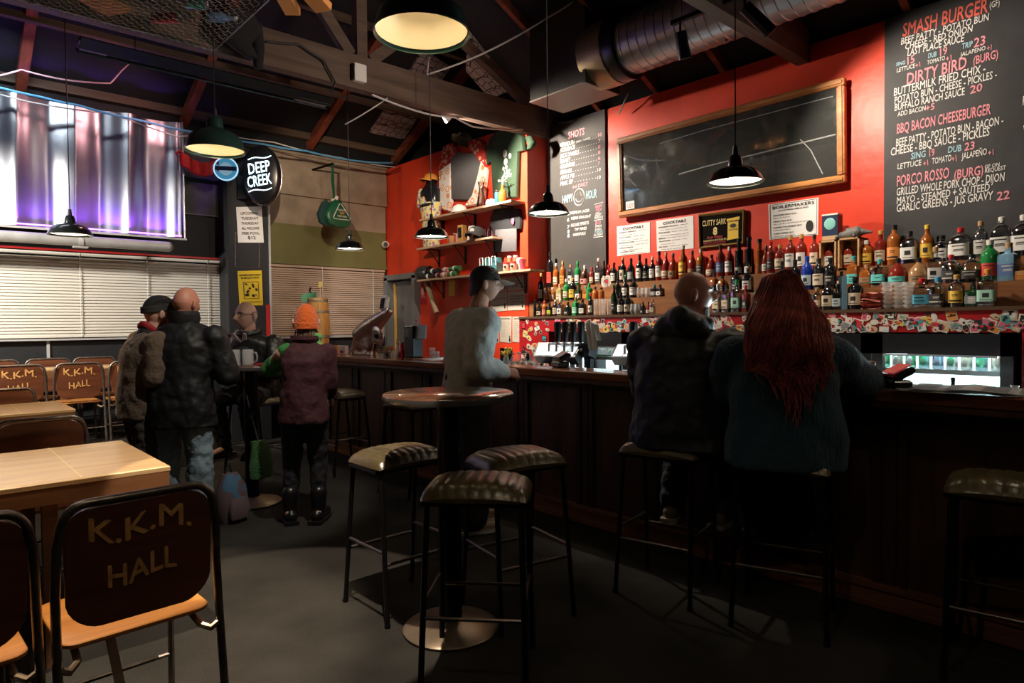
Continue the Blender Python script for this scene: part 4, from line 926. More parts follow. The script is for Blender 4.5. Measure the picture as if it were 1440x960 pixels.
# middle shelf
t = lathe_thing('mug', 'small orange printed mug on the middle shelf', 'mug', onshelf(635, 338, 4.80, Z2), [('body', [(.038, 0), (.042, .005), (.042, .09), (.036, .09), (.036, .02)], mat('orange_mug', (.62, .28, .14), .4))])
b = MB(); b.tube([(0, .04, .02), (0, .07, .03), (0, .07, .065), (0, .04, .075)], .006, 6); b.build('handle', MATS['orange_mug'], t, True)
t = thing('bookshelf_speaker', 'small wooden speaker box on the middle shelf', 'speaker', onshelf(650, 336, 4.82, Z2), .25)
b = MB(); b.box((0, 0, .10), (.09, .075, .20), 0, bev=.006); b.build('case', wood('amber_wood', (.45, .22, .06), (.62, .34, .10), .4, 2, 'Z'), t)
b = MB(); b.box((-.047, .0, .11), (.006, .05, .12)); b.build('grille', m_blackmetal, t)
b = MB(); b.tube([onshelf(642, 322, 4.84, Z2+.11), onshelf(638, 322, 4.84, Z2+.12)], .012, 6); b.cyl(onshelf(642, 330, 4.84, Z2), onshelf(642, 330, 4.84, Z2+.12), .012, seg=8); tag(b.build('figurine', mat('pink_plastic', (.6, .34, .3), .5), None, True), 'small pinkish figurine beside the wooden speaker', 'ornament')
b = MB(); p = onshelf(662, 333, 4.84, Z2); b.box((0, 0, .09), (.02, .09, .18), 0, (0, .15, 0)); o = b.build('sign_card', m_paper); o.location = p; tag(o, 'white card leaning behind the grey cap', 'card')
for k, (x, r, h) in enumerate(((684, .022, .10), (688, .02, .08), (690, .02, .12))):
    lathe_thing('tumbler', 'small red-tinted glass at the end of the middle shelf', 'glass', onshelf(x, 330, 4.80+.035*(k % 2), Z2), [('body', [(r*.8, 0), (r, h), (r*.9, h), (r*.7, .01)], glass('red_glass', (.7, .08, .08), .25))], 'red-tinted glasses at the end of the middle shelf', 12)
# lowest shelf
t = thing('helmet', 'black shiny helmet at the far end of the lowest shelf', 'helmet', onshelf(596, 390, 4.84, Z3), .3)
b = MB(); b.sphere((0, 0, .075), (.105, .13, .11), 20, 12); b.build('shell', mat('black_shell', (.03, .03, .033), .25), t, True)
b = MB(); b.rings([[(-.06+.17*math.sin(a)*k*.6, -.10-.05*k+.0*a, .06+.11*math.cos(a)*k) for a in [(-1.3+2.6*i/10) for i in range(11)]] for k in (.6, 1.0)], 0, False, None, False); b.build('visor', MATS['black_shell'], t, True)
def roll(lab, px, py, L, r, m, ang, lvl, mat2=None):
    p = onshelf(px, py, 4.80+.02*lvl, Z3+r+lvl); t = thing('rolled_bundle', lab, 'bundle', p, ang)
    b = MB(); b.cyl((0, -L/2, 0), (0, L/2, 0), r, r*.94, 14); b.build('roll', m, t, True)
    b = MB(); b.cyl((0, -.015, 0), (0, .015, 0), r*1.08, seg=14); b.build('band', mat2 or m_white, t, True)
m_rb = mat('black_nylon', (.014, .015, .018), .6); m_rp = mat('pink_cloth', (.62, .25, .24), .7); m_rg = mat('green_nylon', (.04, .17, .05), .6)
roll('black rolled bundle lying in front of the helmet', 603, 390, .22, .034, m_rb, .15, 0)
roll('black rolled bundle in the middle of the lowest shelf', 616, 388, .18, .032, m_rb, .0, .0, m_rp)
roll('upper black rolled bundle resting on the two below', 609, 384, .24, .032, m_rb, .1, .06)
roll('pink rolled cloth between black and green bundles', 626, 387, .12, .034, m_rp, .0, .0)
roll('upper pink rolled cloth on the lowest shelf', 627, 380, .10, .030, m_rp, .0, .062)
roll('green rolled bundle lying on the lowest shelf', 637, 386, .18, .034, m_rg, -.05, .0)
roll('upper green rolled bundle on the lowest shelf', 640, 380, .20, .032, m_rg, -.05, .062)
m_teal = mat('teal_card', (.03, .13, .15), .6)
for k, x in enumerate((684, 692, 700)):
    t = thing('drink_carrier', ('left', 'middle', 'right')[k]+' teal cardboard drink carrier on the lowest shelf', 'carrier', onshelf(x, 380-.6*k, 4.83, Z3), .1*k-.1, 'teal drink carriers')
    b = MB(); b.box((0, 0, .055), (.13, .085, .11)); b.prism([(-.04, .11), (.04, .11), (.025, .17), (-.025, .17)], Matrix.Rotation(PI/2, 4, 'Z') @ Matrix.Rotation(PI/2, 4, 'X') @ Matrix.Translation((0, 0, -.03)), .06); b.build('carton', m_teal, t)
    b = MB()
    for s in (-1, 1): b.tube([(-.066, s*.032, .08), (-.07, s*.03, .17), (-.06, s*.012, .175)], .007, 4)
    b.build('handle_flap', m_white, t)
for k, x in enumerate((712, 722)):
    t = lathe_thing('novelty_mug', ('left', 'right')[k]+' novelty mug with printed dark glasses on the lowest shelf', 'mug', onshelf(x, 379, 4.80, Z3), [('body', [(.03, 0), (.036, .01), (.040, .045), (.034, .085), (.036, .10), (.030, .10), (.028, .02)], mat('red_cream_glaze', (.62, .40, .33), .35))])
    b = MB()
    for s in (-1, 1): b.sphere((-.034, s*.016, .05), (.010, .014, .014), 10, 6)
    b.build('printed_glasses', m_blackmetal, t, True)
    b = MB(); b.lathe([(.037, .078), (.037, .10)], 14); b.build('rim_band', mat('red_glaze', (.5, .04, .04), .35), t, True)
for x, lab in ((717, 'tall brown pepper tin behind the novelty mugs'), (725, 'tall pale brown tin behind the right novelty mug')):
    lathe_thing('tin', lab, 'tin', onshelf(x, 378, 4.87, Z3), [('body', [(.025, 0), (.027, .005), (.027, .15), (.02, .155)], mat('brown_tin', (.30, .17, .09), .4)), ('lid', [(.025, .155), (.025, .175), (0, .175)], m_white)])
lathe_thing('paper_cup', 'pink printed paper cup at the near end of the lowest shelf', 'cup', onshelf(735, 378, 4.80, Z3), [('body', [(.030, 0), (.042, .105), (.044, .11), (.038, .108), (.028, .01)], mat('pink_cup', (.75, .12, .16), .5))])
b = MB(); b.box((0, 0, .07), (.05, .06, .14), bev=.004); o = b.build('carton', m_white); o.location = onshelf(731, 377, 4.87, Z3); tag(o, 'small white carton behind the pink paper cup', 'carton')
# hanging below the shelves
p0, p1 = aX(600, 396, 4.90), aX(614, 440, 4.90)
b = MB(); b.cyl(p0, p1, .036, .034, 14); tag(b.build('paper_roll', mat('cream_paper', (.55, .42, .27), .7), None, True), 'long cream paper roll leaning under the lowest shelf', 'roll')
t, P = sheet('paper_tape', 'yellow paper strip hanging under the lowest shelf', 'strip', ((631, 393), (640, 392), (639, 416), (631, 416)), 0, 4.86, mat('yellow_strip', (.62, .40, .04), .6))
t, P = sheet('poster', 'green poster with white lettering on the alcove wall', 'poster', ((664, 405), (685, 402), (685, 459), (664, 459)), 0, WX, mat('green_poster', (.012, .14, .075), .5))
b = MB(); wtext(b, 'THE', P, .4, .52, .22, .045, 0, .02); wtext(b, 'LAST PLACE', P, .1, .61, .75, .055, 0, .02); wtext(b, 'CREW', P, .25, .70, .4, .05, 0, .02)
c = P[2].lerp(P[0], .22)+Vector((-.004, .0, 0)); b.sphere(c, (.001, .035, .05), 9, 6); b.tube([c+Vector((0, .01, .03)), c+Vector((0, .03, .10))], .008, 4); b.tube([c+Vector((0, -.01, .03)), c+Vector((0, -.03, .11))], .008, 4); b.build('printing', m_white, t, False, True)
t, P = sheet('poster', 'small red poster with pale print below the helmet', 'poster', ((591, 398), (600, 396), (600, 428), (591, 428)), 0, WX, mat('red_poster', (.42, .02, .03), .5))
b = MB(); wtext(b, 'BAR', P, .2, .7, .6, .09, 0, .02); c = P[0].lerp(P[2], .4)+Vector((-.004, 0, 0)); b.sphere(c, (.001, .04, .06), 9, 6); b.build('printing', mat('pale_print', (.6, .3, .3), .6), t, False, True)
t, P = sheet('picture_frame', 'small dark framed picture low on the alcove wall', 'picture', ((674, 469), (684, 468), (684, 496), (674, 496)), 0, WX-.012, mat('brown_picture', (.05, .03, .025), .4), .012)
b = MB()
for k in range(4): b.tube([P[k]+Vector((-.004, 0, 0)), P[(k+1) % 4]+Vector((-.004, 0, 0))], .012, 4)
b.build('frame', m_blackmetal, t, False, True)
# quote sheets and lists under the lowest shelf
quotes = (((691, 391), (712, 389), (712, 409), (692, 411), ('SO SORRY', 'NO STRANGERS'), 'upper left'), ((713, 389), (736, 388), (737, 407.5), (714, 409), ('SMILE FOR', 'THE STRANGER', 'IN BLACK'), 'upper right'),
          ((689.5, 413.5), (712.5, 410), (713, 436.5), (689.5, 439), ('WHAT IS THIS', '', 'STRANGE TALK'), 'lower left'), ((713.5, 410), (738, 409), (738, 435.5), (714, 436.5), ('YOU ARE WELCOME', 'TO BE LATE TO', 'ANOTHER PLACE', 'SOMETIME'), 'lower right'))
for a_, b_, c_, d_, tx, pos in quotes:
    t, P = sheet('quote_sheet', pos+' of the four printed quote sheets under the lowest shelf', 'notice', (a_, b_, c_, d_), 0, WX, m_kraft)
    b = MB()
    for i, s_ in enumerate(tx):
        if s_: wtext(b, s_, P, .14, .36+.17*i if len(tx) < 4 else .28+.15*i, min(.8, .065*len(s_)), .07, 0, .01)
    c = P[2].lerp(P[0], .12)+Vector((-.003, 0, .02)); b.sphere(c, (.001, .012, .022), 8, 5); b.sphere(c+Vector((0, 0, .03)), (.001, .008, .010), 8, 5); b.build('printing', m_ink, t, False, True)
for k, (xa, xb, pos) in enumerate(((686.5, 702, 'left'), (703, 719.5, 'middle'), (720.5, 738, 'right'))):
    t, P = sheet('price_list', pos+' of the three tall printed lists under the quote sheets', 'list', ((xa, 445), (xb, 444.5), (xb-.6, 482), (xa, 480.5)), 0, WX, m_kraft)
    b = MB(); wtext(b, ('TAP BEER', 'ON THE ROAD', 'WINE & BUBBLES')[k], P, .5, .10, .7, .04, 0, .01, 0, 'C')
    for i in range(9): wtext(b, ('pale ale .. 12', 'lager .. 11', 'stout and cream .. 13', 'cider .. 11', 'sour .. 14', 'pinot gris .. 12', 'hazy ale .. 13', 'red blend .. 12', 'bubbles .. 13')[(i+3*k) % 9], P, .12, .2+.075*i, .55+.2*((i*7+k) % 3)/2, .022)
    c = P[2].lerp(P[0], .12)+Vector((-.003, 0, .0)); b.sphere(c, (.001, .015, .025), 8, 5); b.sphere(c+Vector((0, 0, .033)), (.001, .009, .011), 8, 5); b.build('printing', m_ink, t, False, True)

# ================================================================ bar counter
BT = 1.034
m_top = wood('varnished_bar_top', (.16, .045, .018), (.30, .10, .042), .20, .8, 'Y', coat=.5)
m_front = wood('dark_bar_panel', (.055, .024, .012), (.12, .055, .028), .5, .7, 'Z', bump=.12)
t = thing('worktop', 'long varnished wooden bar top', 'worktop', (3.5, 3.3, BT-.058))
b = MB(); b.box((-.185, .1, .029), (.25, 8.5, .058), 0, bev=.008); b.box((.12, 3.1, .029), (.40, 2.5, .058), 0, bev=.008); b.build('slab', m_top, t)
b = MB(); b.box((.14, -1.25, .012), (.42, 5.8, .024)); b.build('inner_counter', mat('dark_steel_counter', (.10, .10, .105), .3, .8), t)
b = MB(); b.box((-.295, .1, -.012), (.03, 8.5, .024)); b.build('edge_strip', m_front, t)
t = thing('bar_counter', 'dark panelled wooden front of the bar', 'bar', (3.5, 3.3, 0))
b = MB(); b.box((.0, .1, .488), (.36, 8.5, .976)); b.build('panel', m_front, t)
bm_ = mat('dark_batten', (.045, .022, .013), .5)
for k in range(14):
    y = -4.1+.62*k
    b = MB(); b.box((-.19, y+.055, .49), (.022, .035, .97)); b.box((-.19, y-.0, .49), (.012, .05, .97)); b.box((-.19, y-.055, .49), (.022, .035, .97)); b.build('batten', bm_, t)
b = MB(); b.box((-.192, .1, .94), (.03, 8.5, .06)); b.build('top_rail', bm_, t)
b = MB(); b.box((-.195, .1, .06), (.03, 8.5, .12)); b.box((-.205, .1, .105), (.035, 8.5, .02)); b.box((-.205, .1, .022), (.04, 8.5, .03)); b.build('skirting', wood('red_skirting', (.20, .075, .035), (.30, .12, .055), .45, .8, 'Y'), t)
# ================================================================ back bar
FX = 4.75
t = thing('back_bar', 'red stickered back bar shelving below the bottles', 'shelving', (4.95, 2.1, 0))
ST = ((4.80, 1.420), (4.95, 1.577), (5.12, 1.735))     # front edge and height of the three steps
ya, yb = -.9, PY-.02
b = MB(); b.box((4.815, (ya+yb)/2, 1.34), (.03, yb-ya, .15)); b.box((5.05, .0, 1.0), (.46, 1.7, .6)) if False else None; b.build('fascia', mat('gloss_red_board', (.40, .012, .016), .35, var=.12, vscale=8), t, False, True)
for yy_, ww_ in ((yb-.22, .44), (.30, 1.08)):
    b = MB(); b.box((4.84, yy_, .86), (.08, ww_, .82)); b.build('side_panel', MATS['gloss_red_board'], t, False, True)
m_step = wood('warm_step_wood', (.20, .075, .025), (.32, .13, .045), .45, 1, 'Y')
b = MB(); b.box((4.875, (ya+yb)/2, 1.41), (.17, yb-ya, .022)); b.build('shelf_board', mat('dark_shelf_edge', (.10, .055, .03), .4), t, False, True)
for k in (1, 2):
    x, z = ST[k]; b = MB(); b.box((x+(W-x)/2, (ya+yb)/2, (z+ST[k-1][1])/2), (W-x-.004, yb-ya, z-ST[k-1][1]), 0); b.build('step', m_step, t, False, True)
# stickers
rr = random.Random(11)
scol = [mat('sticker_'+n, c, .45) for n, c in (('white', (.75, .73, .70)), ('black', (.02, .02, .02)), ('cream', (.60, .50, .34)), ('pink', (.70, .14, .24)), ('orange', (.75, .28, .06)), ('teal', (.06, .34, .36)), ('yellow', (.75, .52, .08)), ('grey', (.25, .26, .28)), ('red', (.6, .03, .04)))]
zones = [(1.27, 1.40, .62, 2.45, 56, 4.799, 0), (1.27, 1.40, 2.45, 4.6, 16, 4.799, 0), (.90, 1.40, 4.72, yb-.03, 20, 4.797, 0), (.92, 1.25, .35, .82, 8, 4.797, 0), (1.27, 1.40, .62, 2.45, 130, 4.7985, 1), (1.27, 1.40, 2.45, 4.6, 110, 4.7985, 1), (.90, 1.40, 4.72, yb-.03, 45, 4.7965, 1)]
scat = MB()
for z0, z1, y0, y1, n, X_, small in zones:
    for k in range(n):
        wd, hg = .022+.032*rr.random(), .020+.028*rr.random()
        if small: wd *= .75; hg *= .75; y = y0+(y1-y0)*(k+.5+.8*(rr.random()-.5))/n if n > 40 else y0+(y1-y0)*rr.random(); z = z0+hg*.6+(z1-z0-hg*1.2)*rr.random()**(1.5 if n > 40 else 1)
        kind = rr.randrange(3); a0 = (rr.random()-.5)*.8
        def rim(s, dx):
            P = []
            for i in range(16):
                a = 2*PI*i/16
                if kind == 0: q = (math.cos(a), math.sin(a))
                elif kind == 1: m_ = max(abs(math.cos(a)), abs(math.sin(a))); q = (math.cos(a)/m_, math.sin(a)/m_)
                else: q = (math.cos(a)*(1+.22*math.cos(3*a)), math.sin(a)*(1+.22*math.sin(2*a)))
                u, v = q[0]*wd*s, q[1]*hg*s
                P.append((X_+dx, y+u*math.cos(a0)-v*math.sin(a0), z+u*math.sin(a0)+v*math.cos(a0)))
            return P
        b = scat if small else MB(); j = .0004*k
        ca = rr.choice((0, 0, 0, 0, 2, 2, 1)); cb = rr.choice((0, 0, 1, 1, 2, 3, 4, 5, 6, 7, 8)); cc = rr.choice((1, 1, 0, 8, 5)); cc = cc if cc != cb else 2
        i0, i1, i2 = (ca, cb, cc) if small else (0, 1, 2)
        b.add(rim(1, -j/20), [tuple(range(16))], i0); b.add(rim(.78, -.0006-j/20), [tuple(range(16))], i1)
        c = (X_-.0012-j/20, y+wd*.1, z)
        for q in range(rr.randrange(1, 4)):
            yy, zz_ = y+wd*(rr.random()-.5)*.8, z+hg*(rr.random()-.5)*.8
            if rr.random() < .5: b.box((X_-.001-j/20, yy, zz_), (.0005, wd*(.3+.6*rr.random()), hg*(.1+.25*rr.random())), i2, (a0, 0, 0))
            else: b.sphere((X_-.0012-j/20, yy, zz_), (.0003, wd*(.15+.3*rr.random()), hg*(.15+.3*rr.random())), 7, 5, i2)
        if not small: b.build('sticker', [scol[ca], scol[cb], scol[cc]], t, False, True)
scat.build('small_stickers', scol, t, False, True)['kind'] = 'stuff'
# fridges
m_glow = mat('fridge_back_glow', (.9, 1, 1), .5, emit=(.72, .96, 1), estr=2.6)
m_tubel = mat('fridge_tube', (.9, 1, 1), .5, emit=(.75, .97, 1), estr=45)
m_fr = mat('black_fridge', (.016, .018, .020), .28, .3, coat=.3)
m_shw = mat('white_wire_shelf', (.65, .70, .70), .4)
m_fg2 = glass('fridge_glass', (.94, .98, .98), .03)
def can_mat(n, c): return mat(n, c, .3, .2)
CANS = [can_mat('can_white', (.75, .78, .76)), can_mat('can_green', (.02, .42, .16)), can_mat('can_pale', (.70, .74, .66)), can_mat('can_teal', (.10, .45, .42)), can_mat('can_blue', (.22, .35, .5)), can_mat('can_red', (.55, .10, .06)), can_mat('can_cream', (.72, .66, .5))]
def fridge(lab, y0, y1, ndoor, what, seed):
    t = thing('bar_fridge', lab, 'fridge', (5.0, (y0+y1)/2, .12)); cy = (y0+y1)/2; L = y1-y0; X0 = FX-5.0; H = 1.135
    b = MB(); b.box((.27, 0, H/2), (.02, L, H)); b.box((0, 0, .02), (.5, L, .04)); b.box((0, 0, H-.02), (.5, L, .04)); b.box((0, -L/2+.015, H/2), (.5, .03, H)); b.box((0, L/2-.015, H/2), (.5, .03, H)); b.build('cabinet', m_fr, t)
    b = MB(); b.box((.25, 0, .56), (.01, L-.06, 1.03)); b.build('glowing_back', m_glow, t)  # back wall made to glow, standing in for the lit interior
    b = MB(); b.cyl((X0+.08, -L/2+.06, H-.055), (X0+.08, L/2-.06, H-.055), .012); b.build('light_tube', m_tubel, t)
    for zz in (.46, .905):
        b = MB(); b.box((.03, 0, zz-.006), (.40, L-.07, .012)); b.box((X0+.075, 0, zz-.012), (.012, L-.07, .03)); b.build('shelf', m_shw, t)
    dw = L/ndoor
    for k in range(ndoor):
        yc = -L/2+dw*(k+.5); b = MB(); 
        b.box((X0, yc, H-.065), (.05, dw-.006, .13)); b.box((X0, yc, .05), (.05, dw-.006, .10)); b.box((X0, yc-dw/2+.035, H/2), (.05, .064, H)); b.box((X0, yc+dw/2-.035, H/2), (.05, .064, H)); d = b.build('door', m_fr, t)
        b = MB(); b.box((X0, yc, .56), (.006, dw-.12, .95)); b.build('pane', m_fg2, d)
        b = MB(); b.box((X0-.032, yc, H-.135), (.012, dw*.8, .012)); b.build('handle', m_steel, d)
    r = random.Random(seed); n = int((L-.16)/.078)
    for zz in (.46, .905):
        for k in range(n):
            y = cy-L/2+.11+k*.078; m = r.choice(CANS) if what == 'cans' else CANS[0]
            if what == 'cans':
                q = thing('drink_can', 'cold drink can standing in a row inside the two-door bar fridge', 'can', (4.87, y, .12+zz), 0, 'cold cans in the two-door bar fridge')
                b = MB(); b.lathe([(.026, 0), (.032, .008), (.032, .108), (.027, .12)], 14); b.build('body', m, q, True)
                b = MB(); b.lathe([(.027, .12), (.027, .123), (.024, .121), (0, .121)], 14); b.build('lid', m_steel, q, True)
                b = MB(); b.sphere((-.0315, 0, .055), (.004, .02, .03), 9, 6); b.build('badge', r.choice(CANS), q, True)
            else:
                q = thing('beer_bottle', 'green bottle with a white label in the bar fridge behind the tap displays', 'bottle', (4.87, y, .12+zz-.12*(zz > .5)), 0, 'cold bottles in the bar fridge behind the taps')
                q.location.z = .12+zz
                b = MB(); b.lathe([(.03, 0), (.032, .01), (.032, .11), (.014, .155), (.013, .19)], 14); b.build('body', mat('green_bottle', (.02, .12, .05), .15), q, True)
                b = MB(); b.lathe([(.0325, .02), (.0325, .085)], 14, 0, None, False); b.build('label', m_white, q, True)
                b = MB(); b.lathe([(.015, .19), (.015, .20), (0, .2)], 12); b.build('cap', m_whitep, q, True)
    return t
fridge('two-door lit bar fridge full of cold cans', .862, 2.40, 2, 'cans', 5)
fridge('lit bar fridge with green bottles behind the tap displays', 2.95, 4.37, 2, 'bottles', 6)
area('fridge_spill_light', (4.70, 1.55, .98), (3.2, 1.4, 1.1), 48, (.70, .95, 1), 1.3, .3)
area('fridge_spill_light', (4.70, 3.7, .98), (3.2, 3.5, 1.1), 7, (.70, .95, 1), 1.2, .3)
# ================================================================ bottles on the three steps
LAB = {'w': ('white', (.72, .71, .68)), 'c': ('cream', (.62, .52, .38)), 'y': ('yellow', (.78, .50, .06)), 'o': ('orange', (.75, .27, .05)), 'k': ('black', (.02, .02, .02)), 't': ('teal', (.10, .55, .52)), 'm': ('mint', (.36, .66, .54)),
       'b': ('blue', (.06, .12, .28)), 'r': ('red', (.6, .05, .03)), 'g': ('green', (.05, .25, .1)), 'l': ('lime', (.45, .50, .05)), 'p': ('pale blue', (.42, .55, .60)), 'h': ('sky blue', (.08, .42, .62)), 'n': ('brown', (.30, .17, .08)), 's': ('pink', (.75, .30, .26)), 'a': ('grey', (.25, .26, .27)), '-': (None, None)}
GL = {'d': ('black', mat('black_bottle_glass', (.008, .008, .009), .10, spec=.7)), 'e': ('dark green', mat('dark_green_bottle_glass', (.010, .035, .014), .10, spec=.7)), 'g': ('green', mat('green_bottle_glass', (.015, .20, .05), .08, spec=.7)),
      'a': ('amber', mat('amber_bottle_glass', (.30, .085, .015), .10, spec=.7)), 'r': ('red-brown', mat('red_brown_bottle_glass', (.20, .02, .012), .10, spec=.7)), 'c': ('clear', glass('clear_bottle_glass', (.92, .93, .93), .26, .08)),
      'b': ('cobalt blue', mat('cobalt_glass', (.01, .04, .32), .10, spec=.7)), 'q': ('pale blue', mat('pale_blue_glass', (.14, .28, .40), .08, spec=.7)), 't': ('tan', mat('tan_liquor_glass', (.36, .20, .09), .12, spec=.7)), 'p': ('pink-tinted', glass('pink_bottle_glass', (.85, .62, .50), .2)), 'o': ('pale olive', mat('olive_liquor_glass', (.30, .26, .11), .12, spec=.7))}
CAPC = {'k': ('black', (.012, .012, .012)), 'g': ('gold', (.55, .34, .10)), 'w': ('white', (.72, .70, .66)), 'r': ('red', (.6, .02, .02)), 'o': ('orange', (.72, .26, .05)), 't': ('teal', (.05, .38, .38)), 'n': ('cork', (.45, .26, .13)), 'y': ('yellow', (.75, .52, .06)), 's': ('pink', (.75, .32, .25)), 'b': ('blue', (.05, .35, .6)), 'G': ('green', (.02, .35, .10)), 'B': ('cobalt', (.01, .05, .4))}
SHAPE = {  # (radius share, height share) body; neck from the 'n' mark on
 'wine': ('tall', [(.9, 0), (1, .02), (1, .58), (.80, .66), (.40, .74), (.34, .80), (.33, .93)], 0),
 'bord': ('straight', [(.9, 0), (1, .02), (1, .62), (.86, .69), (.38, .75), (.35, .93)], 0),
 'spir': ('round-shouldered', [(.92, 0), (1, .02), (1, .60), (.90, .69), (.55, .76), (.36, .80), (.34, .92)], 0),
 'sq': ('square', [(.95, 0), (1, .02), (1, .62), (.92, .68), (.42, .73), (.36, .76), (.34, .88)], 5),
 'squat': ('squat', [(.85, 0), (1, .04), (1, .42), (.80, .60), (.40, .74), (.26, .80), (.24, .90)], 0),
 'flask': ('broad', [(.92, 0), (1, .02), (1, .56), (.90, .68), (.50, .78), (.30, .82), (.28, .90)], 2),
 'cyl': ('cylindrical', [(1, 0), (1, .01), (1, .66), (.95, .68), (.52, .70), (.50, .94)], 0)}
ROWN = ('front row', 'middle row', 'back row')
